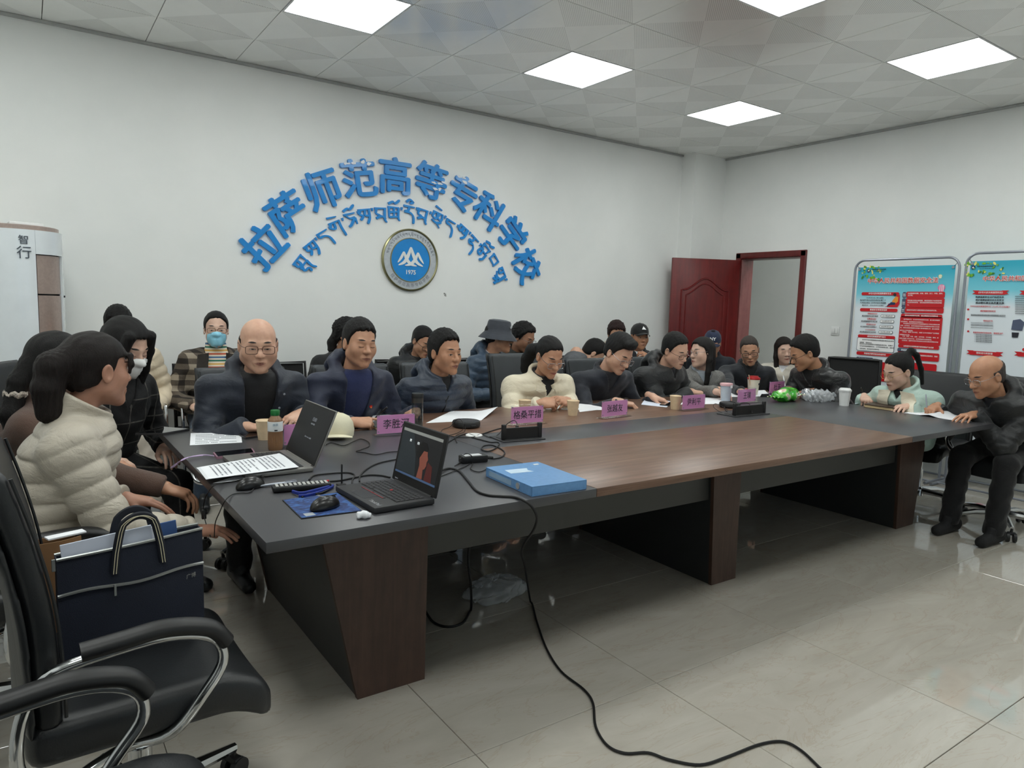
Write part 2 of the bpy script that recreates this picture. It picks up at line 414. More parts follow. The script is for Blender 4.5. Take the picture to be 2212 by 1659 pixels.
# walls
struct('wall_back', MB().box(((XL+XR)/2, YB+.1, 1.62), (XR-XL+.4, .2, 3.3)), WALL)
struct('wall_left', MB().box((XL-.1, (YF+YB)/2, 1.62), (.2, YB-YF, 3.3)), WALL)
WIN = [(.2, 2.2), (3.0, 5.0)]; WZ0, WZ1 = .9, 2.5
wf = MB(); ex = [XL-.2]+[v for w_ in WIN for v in w_]+[XR+.2]
for k in range(0, len(ex), 2): wf.box(((ex[k]+ex[k+1])/2, YF-.1, 1.62), (ex[k+1]-ex[k], .2, 3.3))
for a, b in WIN: wf.box(((a+b)/2, YF-.1, WZ0/2), (b-a, .2, WZ0)); wf.box(((a+b)/2, YF-.1, (WZ1+3.27)/2), (b-a, .2, 3.27-WZ1))
struct('wall_front', wf, WALL)
for n_, (a, b) in enumerate(WIN):
    wn = MB()
    for x in (a+.025, (a+b)/2, b-.025): wn.box((x, YF-.1, (WZ0+WZ1)/2), (.05, .06, WZ1-WZ0))
    for z in (WZ0+.025, WZ1-.025): wn.box(((a+b)/2, YF-.1, z), (b-a, .06, .05))
    wo = struct(f'window_{n_+1}', wn, WHITEP)
    for h_ in (0, 1): MB().box((a+(b-a)*(.25+.5*h_), YF-.1, (WZ0+WZ1)/2), ((b-a)/2-.05, .006, WZ1-WZ0-.08)).build('pane', Glass('window_glass'), wo, 0)
DY0, DY1, DZ = 4.445, 5.205, 2.0
wr = MB()
wr.box((XR+.1, (YF+DY0)/2, 1.62), (.2, DY0-YF, 3.3)); wr.box((XR+.1, (DY1+YB)/2, 1.62), (.2, YB-DY1, 3.3)); wr.box((XR+.1, (DY0+DY1)/2, (DZ+3.27)/2), (.2, DY1-DY0, 3.27-DZ))
struct('wall_right', wr, WALL)
struct('wall_column', MB().box((6.47, 5.60, 1.60), (.52, .2, 3.09)), WALL)
cor = MB(); cor.box((8.35, 4.2, 1.6), (.1, 6, 3.4))
struct('wall_corridor', cor, WALL)
struct('wall_corridor_end', MB().box((7.62, 7.0, 1.6), (1.44, .1, 3.4)).box((6.9, 6.4, 1.6), (.1, 1.3, 3.4)), WALL)
struct('wall_corridor_start', MB().box((7.62, 1.6, 1.6), (1.44, .1, 3.4)), WALL)
struct('floor_corridor', MB().box((7.63, 4.3, -.01), (1.4, 5.6, .02)), M('corridor_floor', (186, 182, 172), .2))
struct('ceiling_corridor', MB().box((7.62, 4.3, 2.95), (1.38, 5.3, .03)), WALL)
# ceiling lights
fr_m = M('lamp_frame_white', (225, 226, 228), .4, vary=0); em_m = Emit('lamp_diffuser', (249, 254, 251), LAMP)
fm = MB()
for sx in (-1, 1):
    fm.box((sx*.291, 0, .003), (.012, .594, .012)); fm.box((0, sx*.291, .003), (.57, .012, .012))
fmesh = fm.mesh('frame'); fmesh.materials.append(fr_m)
dmesh = MB().box((0, 0, .004), (.57, .57, .004)).mesh('diffuser'); dmesh.materials.append(em_m)
bmesh_ = MB().box((0, 0, .016), (.585, .585, .01)).mesh('housing'); bmesh_.materials.append(fr_m)
PLACE = {(2, 0): 'square lit ceiling panel nearest the blue wall lettering, left', }
names = {}
def light_label(ix, iy):
    known = {(1, 0): 'square lit ceiling light panel above the middle of the far table row', (0, 0): 'small-looking lit ceiling panel nearest the room corner with the column',
             (0, 1): 'lit ceiling light panel closest to the wall with the red door', (1, 1): 'lit ceiling light panel cut off by the top picture edge, right of the middle',
             (2, 0): 'lit ceiling light panel cut off by the top picture edge, above the lettering'}
    more = {(3, 0): 'lit ceiling panel above the left end of the back row, beyond the top picture edge', (3, 1): 'lit ceiling panel above the left end of the table, beyond the top picture edge', (2, 1): 'lit ceiling panel above the laptops, beyond the top picture edge',
            (3, 2): 'lit ceiling panel above the foreground chair, out of view', (2, 2): 'lit ceiling panel above the near table edge by the laptops, out of view', (1, 2): 'lit ceiling panel above the middle of the near table edge, out of view', (0, 2): 'lit ceiling panel above the right man in the parka, out of view'}
    return known.get((ix, iy)) or more[(ix, iy)]
for ix, x in enumerate(LX):
    for iy, y in enumerate(LY):
        t_ = thing('ceiling_light', light_label(ix, iy), 'ceiling light', (x+.3, y+.3, ZC), 0, 'recessed square ceiling lights')
        link('frame', fmesh, t_); link('diffuser', dmesh, t_); link('housing', bmesh_, t_)
t_ = thing('ceiling_light', 'lit ceiling panel in the corridor beyond the red door', 'ceiling light', (7.5, 4.2, 2.925), 0)
link('frame', fmesh, t_); link('diffuser', dmesh, t_)

# ------------------------------------------------------------------ door: frame, leaf, switch
df = MB()
for y, w_ in ((DY0, .06), (DY1, .06)):
    s_ = -1 if y == DY0 else 1
    df.rbox((XR-.008, y+s_*.028, DZ/2+.028), (.03, .065, DZ+.056), .006, 2)
df.rbox((XR-.008, (DY0+DY1)/2, DZ+.028), (.03, DY1-DY0+.12, .065), .006, 2)
d1 = tag(df.build('door_1', frame_wood), 'dark red wooden door frame around the opening to the corridor', 'door frame', kind='structure')
jm = MB()
jm.box((XR+.1, DY0+.006, DZ/2), (.2, .012, DZ)); jm.box((XR+.1, (DY0+DY1)/2, DZ-.006), (.2, DY1-DY0, .012)); jm.build('jamb', frame_wood, d1, 0)
MB().box((XR+.1, DY1-.006, DZ/2), (.2, .012, DZ)).build('jamb', jamb_wood, d1, 0)
# open leaf swings into the room, hinged on the far jamb
LW, LH = .80, 1.97
leaf = thing('door_leaf', 'dark red wooden door leaf standing open with an arched raised panel', 'door', (XR-.035, DY1-.005, .008), math.radians(180-26))
lb = MB().rbox((LW/2, 0, LH/2), (LW, .04, LH), .004, 2); lb.build('slab', door_wood, leaf)
def arch(x):   # top line of the raised panel, a cyma arch
    u = (x-LW/2)/(LW*.34); return 1.62+.13*(.5+.5*math.cos(PI*min(1, abs(u)*1.0)))**1.2
for side in (-1, 1):
    for inset, w_, d_ in ((0, .022, .012), (.055, .016, .016)):
        xs = np.linspace(LW*.15+inset, LW*.85-inset, 25)
        top = [(x, arch(x)-inset*1.1) for x in xs]
        loop = [(xs[0], .18+inset), *top, (xs[-1], .18+inset)]
        MB().tube([(x, side*.02, z) for x, z in loop], w_/2, 6, True).build('moulding', door_wood, leaf)
    for z0_, z1_ in ((.25, .95),):
        pass
hb = MB().cyl((LW-.06, -.05, 1.0), (LW-.06, .05, 1.0), .012).tube([(LW-.06, -.05, 1.0), (LW-.16, -.055, 1.0)], .009).tube([(LW-.06, .05, 1.0), (LW-.16, .055, 1.0)], .009)
hb.build('handle', M('brass', (180, 150, 90), .25, 1, 0), leaf)
for z in (.3, 1.0, 1.7): MB().cyl((-.004, -.022, z-.05), (-.004, -.022, z+.05), .007).build('hinge', STEEL, leaf)
p = onx(1805, 715, XR)
sw = thing('light_switch', 'white double rocker light switch on the wall beside the red door frame', 'light switch', (XR, p[1], p[2]))
MB().rbox((-.005, 0, 0), (.01, .086, .086), .003, 2).build('plate', WHITEP, sw)
for s_ in (-1, 1): MB().rbox((-.012, s_*.016, 0), (.008, .028, .054), .002, 2).build('rocker', WHITEP, sw)

# ------------------------------------------------------------------ blue lettering on the back wall
WX = lambda c, ang, y=YB: frame((c[0], y, c[2]), (math.cos(ang), 0, math.sin(ang)), (-math.sin(ang), 0, math.cos(ang)))
chars = '拉萨师范高等专科学校'
cpx = [(569.6, 530.4), (621.8, 459), (697.8, 409), (777, 385), (854.4, 380), (932, 391), (1000, 418), (1057, 456), (1107.6, 506.7), (1139, 573)]
C3 = [ony(*q, YB-.02) for q in cpx]
angs = [math.radians(a) for a in (47, 36, 23, 10, 0, -9, -21, -33, -46, -62)]
ordn = ['first', 'second', 'third', 'fourth', 'fifth', 'sixth', 'seventh', 'eighth', 'ninth', 'last']
white_peel = M('peeled_white_film', (232, 236, 240), .25, vary=.02)
for i, (c, q, a) in enumerate(zip(chars, C3, angs)):
    root = thing('wall_letter', f'large blue raised Chinese character, {ordn[i]} in the outer arc on the wall', 'wall letter', (q[0], YB, q[2]), 0, 'blue Chinese characters of the wall sign')
    X = frame((0, -.001, 0), (math.cos(a), 0, math.sin(a)), (-math.sin(a), 0, math.cos(a)), (0, -1, 0))
    o = text(c, .325, BLUEPAINT, root, Matrix.Identity(4), 'face', .012, 0, res=3)
    co = np.array([v.co for v in o.data.vertices]); mid = (co.max(0)+co.min(0))/2
    bm = bmesh.new()
    for k_, (dx, dy) in enumerate(((-.008, 0), (.008, 0), (0, .007), (0, -.007), (-.005, .005), (.005, -.005))):   # heavy strokes
        me_ = o.data.copy(); me_.transform(X @ Matrix.Translation((dx-mid[0], dy-mid[1], .012+k_*.0004))); bm.from_mesh(me_); bpy.data.meshes.remove(me_)
    bm.to_mesh(o.data); bm.free()
    if c in '范等专':      # protective film curling off the upper strokes
        mb = MB(); rr = random.Random(i)
        k = {'范': [(-.1, .12), (-.03, .125), (.05, .13), (.1, .11)], '等': [(.02, -.01), (.08, 0), (.09, -.05), (.04, -.06), (.12, .02)], '专': [(-.1, .12), (-.05, .13), (-.02, .1)]}[c]
        for (u, v) in k:
            pts = [(u+rr.uniform(-.035, .035), v+rr.uniform(-.02, .02)) for _ in range(5)]
            u0, v0 = u, v
            poly = [(u0+.024*math.cos(2*PI*j/9)*rr.uniform(.3, 1.5), v0+.012*math.sin(2*PI*j/9)*rr.uniform(.3, 1.5)) for j in range(9)]
            mb.prism(poly, .027, .029+rr.uniform(0, .004), X=X)
        mb.build('peeling_film', white_peel, root, 20)
# Tibetan line: strokes written with a broad pen, one object per letter
TG = {
 'sa': [[(0, 0), (.95, 0)], [(.2, 0), (.1, -.3), (.35, -.42), (.12, -.7)], [(.55, 0), (.5, -.38), (.8, -.45)], [(.85, 0), (.82, -.6), (.6, -1.0)]],
 'lha': [[(0, 0), (.95, 0)], [(.15, 0), (.12, -.35), (.4, -.4), (.42, -.05)], [(.85, 0), (.85, -.5)], [(.1, -.55), (.9, -.55)], [(.3, -.55), (.2, -.85), (.55, -.95), (.5, -1.25)], [(.85, -.55), (.8, -1.0), (.95, -1.35)]],
 'da': [[(0, 0), (.85, 0)], [(.1, 0), (.1, -.25), (.45, -.3), (.75, -.55), (.85, -1.15)]],
 'ge': [[(.05, .42), (.75, .3)], [(0, 0), (.85, 0)], [(.15, 0), (.05, -.3), (.35, -.42), (.4, -.05)], [(.8, 0), (.8, -.5), (.9, -1.15)]],
 'o': [[(.05, .25), (.4, .38), (.6, .3), (.95, .55)], [(0, 0), (.85, 0)], [(.1, 0), (.4, -.3), (.8, -.3)], [(.8, -.3), (.4, -.75), (.2, -.85)], [(.8, -.35), (.85, -.8)]],
 'ma': [[(0, 0), (.9, 0)], [(.15, 0), (.1, -.35), (.4, -.5), (.1, -.7)], [(.1, -.7), (.5, -.55), (.85, -.75)], [(.8, 0), (.75, -.75), (.9, -1.0)]],
 'tho': [[(.05, .25), (.4, .4), (.6, .3), (.95, .55)], [(0, 0), (.9, 0)], [(.1, 0), (.1, -.7)], [(.1, -.35), (.85, -.3)], [(.1, -.7), (.85, -.65)], [(.5, 0), (.48, -.65)], [(.85, 0), (.82, -.7), (.95, -.95)]],
 'ri': [[(.2, .3), (.45, .5), (.75, .35), (.5, .25)], [(0, 0), (.9, 0)], [(.45, 0), (.4, -.3), (.1, -.35)], [(.1, -.4), (.6, -.45), (.85, -.7), (.9, -1.2)]],
 'che': [[(.1, .45), (.7, .3)], [(0, 0), (.9, 0)], [(.15, 0), (.05, -.35), (.4, -.45), (.4, 0)], [(.6, 0), (.5, -.35), (.85, -.45), (.85, 0)], [(.05, -.6), (.45, -.75), (.9, -.6)], [(.45, -.7), (.85, -1.05)]],
 'la': [[(0, 0), (.95, 0)], [(.12, 0), (.05, -.3), (.3, -.4), (.35, -.05)], [(.5, -.05), (.45, -.35), (.7, -.4), (.75, 0)], [(.85, 0), (.85, -.6), (.6, -.9)]],
 'na': [[(0, 0), (.85, 0)], [(.4, 0), (.35, -.35), (.1, -.4), (.2, -.6), (.55, -.5)], [(.55, -.5), (.8, -.8), (.8, -1.35)]],
 'slo': [[(.05, .25), (.4, .4), (.6, .3), (.95, .5)], [(0, 0), (.95, 0)], [(.2, 0), (.1, -.3), (.4, -.4)], [(.8, 0), (.75, -.4)], [(.05, -.5), (.95, -.5)], [(.15, -.5), (.1, -.85), (.4, -.9), (.4, -.55)], [(.85, -.5), (.85, -.95), (.65, -1.2)]],
 'ba': [[(0, 0), (.85, 0)], [(.12, 0), (.1, -.55)], [(.1, -.5), (.8, -.55)], [(.8, 0), (.8, -.65)]],
 'grwa': [[(0, 0), (.9, 0)], [(.15, 0), (.05, -.3), (.35, -.4), (.4, -.05)], [(.8, 0), (.8, -.55)], [(.1, -.55), (.5, -.75), (.85, -.6)], [(.3, -.85), (.75, -.9), (.4, -1.15)], [(.75, -.9), (.95, -1.25)]],
 'shad': [[(0, .1), (.05, -.5), (-.05, -1.2)]],
}
RIB = [0]
def ribbon(mb, pts, w_, X, z0, z1):
    RIB[0] += 1; z1 = z1+(RIB[0] % 9)*.00025
    P_ = [Vector((x, y, 0)) for x, y in pts]; L, Rr = [], []
    for i, q in enumerate(P_):
        d = (P_[min(i+1, len(P_)-1)]-P_[max(i-1, 0)]).normalized(); nrm = Vector((-d.y, d.x, 0))
        ww = w_*(.55+.6*abs(math.sin(math.atan2(d.y, d.x)-2.4)))*(1 if i < len(P_)-1 else .55)
        L.append((q+nrm*ww)[:2]); Rr.append((q-nrm*ww)[:2])
    for i in range(len(P_)-1): mb.prism([L[i], Rr[i], Rr[i+1], L[i+1]][::-1], z0, z1+.00003*i, X=X)
seq = [('lha', 480, 790, 55), ('sa', 552, 690, 42), ('da', 640, 610, 35), ('ge', 718, 545, 27), ('o', 815, 490, 18), ('sa', 908, 462, 12), ('ma', 1018, 452, 6), ('tho', 1106, 445, 2), ('ri', 1210, 438, -4), ('ma', 1302, 460, -9), ('che', 1402, 480, -16), ('da', 1488, 535, -22), ('la', 1572, 572, -32), ('na', 1645, 645, -38), ('slo', 1722, 700, -46), ('ba', 1783, 770, -52), ('grwa', 1832, 860, -62), ('shad', 1852, 930, -64)]
tord = ['first', 'second', 'third', 'fourth', 'fifth', 'sixth', 'seventh', 'eighth', 'ninth', 'tenth', 'eleventh', 'twelfth', 'thirteenth', 'fourteenth', 'fifteenth', 'sixteenth', 'seventeenth', 'final']
for i, (g, zx, zy, a) in enumerate(seq):
    q = ony(500+zx/3.16, 320+zy/3.16, YB-.01); a = math.radians(a)
    X = frame((0, -.001, 0), (math.cos(a), 0, math.sin(a)), (-math.sin(a), 0, math.cos(a)), (0, -1, 0)) @ Matrix.Diagonal((.118, .118, 1, 1)) @ Matrix.Translation((-.45, .42, 0))
    mb = MB()
    for st in TG[g]: ribbon(mb, [tuple(v)[:2] for v in spline([(x, y, 0) for x, y in st], 4)] if len(st) > 2 else st, .082, X, 0, .015)
    if g != 'shad' and i not in (0, 6, 14, 15): ribbon(mb, [(1.12, .05), (1.1, -.16)], .08, X, 0, .015)
    tag(mb.build('wall_letter', BLUEPAINT, None, 30, (q[0], YB, q[2])), f'small blue Tibetan letter, {tord[i]} from the left in the inner arc', 'wall letter', 'blue Tibetan letters of the wall sign')
# round emblem
e = ony(885, 562, YB); RE = .265
em = thing('wall_emblem', 'round silver and blue emblem with white mountain peaks and 1975', 'emblem', (e[0], YB, e[2]))
EX = frame((0, 0, 0), (1, 0, 0), (0, 0, 1), (0, -1, 0))
SIL = M('brushed_silver', (196, 202, 208), .35, .5, .04, 40); GOLD = M('pale_brass_rim', (150, 146, 110), .3, .8, .03)
MB().lathe([(RE+.006, 0), (RE+.006, .022), (RE-.004, .028), (RE-.010, .022), (RE-.010, 0)], 64, X=EX).build('rim', GOLD, em)
MB().lathe([(0, .016), (RE-.008, .016), (RE-.008, .002), (0, .002)], 64, X=EX).build('ring', SIL, em)
MB().lathe([(.193, .016), (.193, .024), (.186, .024), (.186, .016)], 64, X=EX).build('inner_rim', GOLD, em)
MB().lathe([(0, .020), (.188, .020), (.188, .015), (0, .015)], 64, X=EX).build('blue_disc', BLUEPAINT, em)
wm = MB(); S_ = .19; nr_ = 0
for sgn in (1, -1):
    for pts, wd in (([(0, .56), (-.13, .2), (-.32, -.12), (-.62, -.28)], .055), ([(-.36, .34), (-.22, .02), (0, -.2), (.3, -.28)], .05), ([(-.36, .34), (-.48, .08), (-.66, -.16)], .04)):
        sp_ = spline([(sgn*x*S_, (y+.02)*S_, 0) for x, y in pts], 6)
        L, Rr = [], []; nr_ += 1
        for i, q in enumerate(sp_):
            d = (sp_[min(i+1, len(sp_)-1)]-sp_[max(i-1, 0)]).normalized(); nn = Vector((-d.y, d.x, 0)); ww = wd*S_*math.sin(PI*(.12+.88*i/(len(sp_)-1))*.9+.12)*1.5
            L.append(tuple((q+nn*ww)[:2])); Rr.append(tuple((q-nn*ww)[:2]))
        for i in range(len(sp_)-1):
            qd = [L[i], Rr[i], Rr[i+1], L[i+1]]
            wm.prism(qd[::-1] if sgn > 0 else qd, .020, .024+nr_*.0004+i*.00002, X=EX)
wm.build('mountains', WHITEP, em, 20)
text('1975', .052, WHITEP, em, EX @ Matrix.Translation((0, -.108, .0215)), 'year', .001, .02)
for i, c in enumerate(chars):
    a = math.radians(-140+i*100/9); text(c, .036, STEEL, em, EX @ Matrix.Translation((.222*math.cos(a), .222*math.sin(a), .0168)) @ Matrix.Rotation(a+PI/2, 4, 'Z'), 'ring_character', .001, .01, res=2)
keys = list(TG)
mb = MB()
for i in range(22):
    a = math.radians(165-i*150/21); X = EX @ Matrix.Translation((.224*math.cos(a), .224*math.sin(a), .016)) @ Matrix.Rotation(a-PI/2, 4, 'Z') @ Matrix.Diagonal((.022, .022, 1, 1)) @ Matrix.Translation((-.45, .45, 0))
    for st in TG[keys[i % 14]]: ribbon(mb, st, .07, X, 0, .002)
mb.build('ring_script', STEEL, em, 0)
# small scuffs left on the wall
for i, (px, py) in enumerate(((962, 634),)):
    q = ony(px, py, YB); mb = MB()
    for k in range(5): mb.box((random.uniform(-.012, .012), -.001, random.uniform(-.025, .025)), (.014, .001, .01))
    tag(mb.build('wall_scuff', M('grey_scuff', (150, 150, 148), .8), None, 0, (q[0], YB, q[2])), 'small grey scuff mark on the wall beneath the emblem', 'scuff mark')

# ------------------------------------------------------------------ poster stands
XP = 6.42
class Poster:
    def __init__(s, label, pxl, pxr, ztop):
        a = onx(*pxl, XP); b = onx(*pxr, XP); s.y0, s.y1 = a[1], b[1]; s.w = a[1]-b[1]; s.zt = ztop
        s.r = thing('poster_stand', label, 'poster', (XP, (a[1]+b[1])/2, 0), 0, 'information posters on metal stands'); s.mid = (a[1]+b[1])/2
    def loc(s, zx, zy):   # place on the sheet, in the frame of the stand
        q = onx(1800+zx/5.185, 500+zy/5.185, XP); return Vector((0, q[1]-s.mid, q[2]))
    def X(s, p, off=.0): return frame((p.x-off, p.y, p.z), (0, -1, 0), (0, 0, 1), (-1, 0, 0))
    def body(s, sheet_top):
        h = s.w/2; zt = s.zt; tub = []
        R_ = .09
        pts = [(0, h, .03), (0, h, zt-R_)]+[(0, h-R_+R_*math.cos(t), zt-R_+R_*math.sin(t)) for t in np.linspace(.2, PI/2, 6)]
        pts += [(0, -h+R_-R_*math.cos(t), zt-R_+R_*math.sin(t)) for t in np.linspace(PI/2, .2, 6)]+[(0, -h, zt-R_), (0, -h, .03)]
        MB().tube(pts, .011, 8).build('frame_tube', STEEL, s.r)
        for sy in (-1, 1):
            MB().tube([(-.25, sy*h, .014), (.27, sy*h, .014)], .012, 8).build('foot', STEEL, s.r)
        for sx in (-.16, .17): MB().tube([(sx, -h, .02), (sx, h, .02)], .009, 8).build('crossbar', STEEL, s.r)
        MB().tube([(0, -h, .25), (0, h, .25)], .008, 8).build('crossbar', STEEL, s.r)
        hb = h-.03
        t = NT('poster_sheet'); sp = t.new('SeparateXYZ'); tc = t.new('TexCoord'); t.l(tc.outputs['Object'], sp.inputs[0])
        f = t.math('ADD', sp.outputs[2], t.math('MULTIPLY', t.noise(t.coord(), 3, 3), .03))
        z0 = sheet_top
        t.l(t.ramp(t.math('DIVIDE', f, 2.), [((z0-.36)/2, lin((226, 234, 240))), ((z0-.22)/2, lin((120, 205, 222))), ((z0-.02)/2, lin((44, 170, 196)))]), t.b.inputs['Base Color']); t.b.inputs['Roughness'].default_value = .35
        s.sheet = MB().surf(lambda u, v: (-.002+.002*math.sin(u*9)*math.sin(v*5), hb-2*hb*u, .30+(sheet_top-.30)*v), 16, 24, .001).build('sheet', t.m, s.r)
        for sy in (-1, 1):
            MB().tube([(0, sy*(h-.012), sheet_top+.03), (-.004, sy*(hb-.012), sheet_top-.012)], .002, 6).build('tie', BLACKP, s.r)
            MB().lathe([(.012, 0), (.012, .002), (.006, .002)], 12, X=s.X(Vector((-.004, sy*(hb-.016), sheet_top-.018)), .004)).build('eyelet', STEEL, s.r)
    def bar(s, a, b, hz, mat, name='heading_bar', notch=0):
        A, B = s.loc(*a), s.loc(*b); c = (A+B)/2; w_ = abs(A.y-B.y); hh = hz/5.185/FPX*6.9*1.0
        X = s.X(c, .0065); mb = MB()
        if notch:
            for sg in (-1, 1): mb.prism([(sg*(w_/2-.03), -hh*.35), (sg*(w_/2+.02), -hh*.35), (sg*(w_/2), .1*hh), (sg*(w_/2+.02), hh*.6), (sg*(w_/2-.03), hh*.6)][::sg], 0, .0008, X=X)
        r = min(.008, hh*.3); mb.prism([(-w_/2+r, -hh/2), (w_/2-r, -hh/2), (w_/2, -hh/2+r), (w_/2, hh/2-r), (w_/2-r, hh/2), (-w_/2+r, hh/2), (-w_/2, hh/2-r), (-w_/2, -hh/2+r)], .0005 if notch else 0, .0012, X=X)
        return mb.build(name, mat, s.r, 0)
    def txt(s, body, a, b, mat, bold=0, name='print', off=.0085, k=1.0, ext=.0003, align='CENTER'):
        A, B = s.loc(*a), s.loc(*b); n = max(1, len(body)); size = abs(A.y-B.y)/n*k
        c = (A+B)/2 if align == 'CENTER' else A
        if name == 'title_outline':      # broad white edge: the same lettering drawn round about
            o = text(body, size, mat, s.r, Matrix.Identity(4), name, ext, 0, align, res=2); bm = bmesh.new()
            for k_ in range(8):
                me_ = o.data.copy(); me_.transform(s.X(c, off) @ Matrix.Translation((size*.065*math.cos(k_*PI/4), size*.065*math.sin(k_*PI/4), -.00008*k_))); bm.from_mesh(me_); bpy.data.meshes.remove(me_)
            bm.to_mesh(o.data); bm.free(); return o
        return text(body, size, mat, s.r, s.X(c, off), name, ext, bold, align, res=1)
RED = M('poster_red', (200, 24, 34), .4, vary=0); SLATE = M('poster_slate', (78, 88, 112), .4, vary=0); WINK = M('poster_white_ink', (248, 248, 248), .5, vary=0)
GR1 = M('leaf_green_print', (110, 176, 40), .5, vary=.2, nscale=60); GR2 = M('dark_leaf_print', (58, 128, 40), .5, vary=.2, nscale=60); YEL = M('yellow_print', (226, 222, 120), .5, vary=.1)
PINK = M('pink_print', (226, 130, 170), .5, vary=0); DKN = M('navy_print', (26, 50, 90), .5, vary=0)
def leaves(P_, zx, zy, n, sx, sy, seed):
    rr = random.Random(seed)
    for m_, k in ((GR1, n), (GR2, n//2), (YEL, n//2)):
        for _ in range(k):
            mb = MB(); c = P_.loc(zx+sx*rr.random()**1.5, zy+sy*rr.random()**1.5); a = rr.uniform(0, PI); r = rr.uniform(.008, .017)
            mb.prism([(r*math.cos(a)*math.cos(t)-r*.55*math.sin(a)*math.sin(t), r*math.sin(a)*math.cos(t)+r*.55*math.cos(a)*math.sin(t)) for t in np.linspace(0, 2*PI, 9)[:-1]], 0, .0006+.0002*_, X=P_.X(c, .0065))
            mb.build('leaf_print', m_, P_.r, 0)
def badge(P_, zx, zy):
    c = P_.loc(zx, zy)
    MB().lathe([(0, .001), (.016, .001), (.016, 0)], 20, X=P_.X(c, .0075)).build('logo_disc', DKN, P_.r)
    MB().prism([(-.011, -.006), (0, .008), (.011, -.006), (.004, -.003), (0, -.006), (-.004, -.003)], .001, .0016, X=P_.X(c, .0078)).build('logo_peaks', WINK, P_.r, 0)
# first poster
A_ = Poster('red and turquoise poster about data security on a metal stand, beside the door', (1838, 700), (2062, 690), 1.905)
A_.body(1.84)
leaves(A_, 330, 395, 16, 220, 150, 3); badge(A_, 402, 440)
A_.txt('拉萨师范高等专科学校', (435, 428), (596, 424), INK, .01); A_.txt('gjxt hfd ndjf hfd jdfh ngf', (435, 448), (596, 444), INK, .0, k=1.9)
A_.txt('中华人民共和国数据安全法', (388, 562), (1185, 546), WINK, .075, 'title_outline', .0075); A_.txt('中华人民共和国数据安全法', (388, 562), (1185, 546), M('title_red', (214, 66, 52), .4, vary=.1, nscale=30), .006, 'title', .0095)
for zx, zy, r, m_ in ((1203, 505, .016, YEL), (1216, 637, .03, PINK)):
    c = A_.loc(zx, zy); MB().prism([(r*math.cos(t)*(1 if math.sin(t) > -.2 else .75), r*1.15*math.sin(t)) for t in np.linspace(0, 2*PI, 17)[:-1]], 0, .001, X=A_.X(c, .0065)).build('balloon_print', m_, A_.r, 0)
    for dx in (-.4, .1, .5): MB().box((0, 0, 0), (.004, r*1.8, .001), X=A_.X(c, .008) @ Matrix.Translation((dx*r, 0, 0))).build('balloon_stripe', WINK, A_.r, 0)
A_.bar((322, 698), (742, 698), 32, RED); A_.txt('中华人民共和国数据安全法', (400, 698), (655, 697), WINK, .01)
for i, l in enumerate(('2021年6月10日，第十三届全', '国人民代表大会常务委员会第二十', '九次会议通过《中华人民共和国数', '据安全法》，自2021年9月1日起施行')):
    A_.txt(l, (312+(45 if i == 0 else 0), 744+i*28), (588, 744+i*28), INK, .005, k=1.06)
def chair_print(P_, zx, zy):
    c = P_.loc(zx, zy); X = P_.X(c, .0065)
    MB().prism([(-.05, -.05), (.045, -.05), (.06, -.02), (.055, .06), (.03, .055), (.005, -.01), (-.04, -.02)], 0, .0006, X=X).build('armchair_print', RED, P_.r, 0)
    MB().prism([(-.01, .0), (.02, .045), (.045, .04), (.045, 0), (.02, -.02)], .0006, .0012, X=X).build('jacket_print', M('orange_print', (232, 150, 50), .5, vary=0), P_.r, 0)
    MB().prism([(-.07, -.05), (-.06, -.05), (-.015, -.005), (.025, -.01), (.02, -.028), (-.02, -.03)], .0012, .0018, X=X).build('trousers_print', DKN, P_.r, 0)
    MB().prism([(.012+.014*math.cos(t), .062+.014*math.sin(t)) for t in np.linspace(0, 2*PI, 10)[:-1]], .0012, .0018, X=X).build('head_print', INK, P_.r, 0)
chair_print(A_, 672, 785)
A_.bar((305, 880), (724, 880), 34, RED); A_.txt('数据安全领域里程碑', (415, 880), (608, 880), WINK, .01)
for i, (h_, b_, d_) in enumerate((('《网络安全法》', '规定网络安全法律底线', '2017年6月1日'), ('《密码法》', '提出数据保护技术手段', '2020年1月1日'), ('《数据安全法》', '提升国家数据安全保障能力', '2021年9月1日'), ('《个人信息保护法》', '提出数据保护技术手段', '2021年11月1日'))):
    y = 922+i*60; x = 0-i*8
    A_.txt(h_, (383+x, y), (505+x, y), RED, .01, k=1.05); A_.txt(b_, (325+x, y+26), (507+x, y+26), INK, .01)
    B_ = A_.bar((536+x, y+26), (694+x, y+26), 30, INK, 'date_box'); A_.bar((540+x, y+26), (690+x, y+26), 24, WINK, 'date_field').location.x = -.0013; A_.txt(d_, (550+x, y+26), (680+x, y+26), INK, .0, k=1.3, off=.0105)
A_.bar((280, 1180), (697, 1180), 34, RED); A_.txt('适用范围兼顾域外效力', (385, 1180), (595, 1180), WINK, .01)
A_.bar((268, 1270), (690, 1270), 142, SLATE, 'text_box'); q_ = A_.bar((273, 1270), (685, 1270), 134, WINK, 'text_field'); q_.location.x = -.0013
for i, l in enumerate(('在中华人民共和国境内开展数据处理活动及其安', '全监管，适用本法。', '在中华人民共和国境外开展数据处理活动，损害中', '华人民共和国国家安全、公共利益或者公民、组织合', '法权益的，依法追究法律责任。')):
    A_.txt(l, (300+(0 if i else 30), 1222+i*24), (300+(0 if i else 30)+17*len(l), 1222+i*24), INK, 0, off=.0105)
A_.bar((264, 1372), (690, 1376), 34, RED); A_.txt('数据相关概念给出权威界定', (350, 1374), (595, 1376), WINK, .01)
A_.bar((262, 1425), (450, 1428), 36, SLATE); A_.txt('数据处理安全', (290, 1426), (420, 1428), WINK, .01)
A_.bar((258, 1560), (672, 1565), 200, RED, 'red_block')
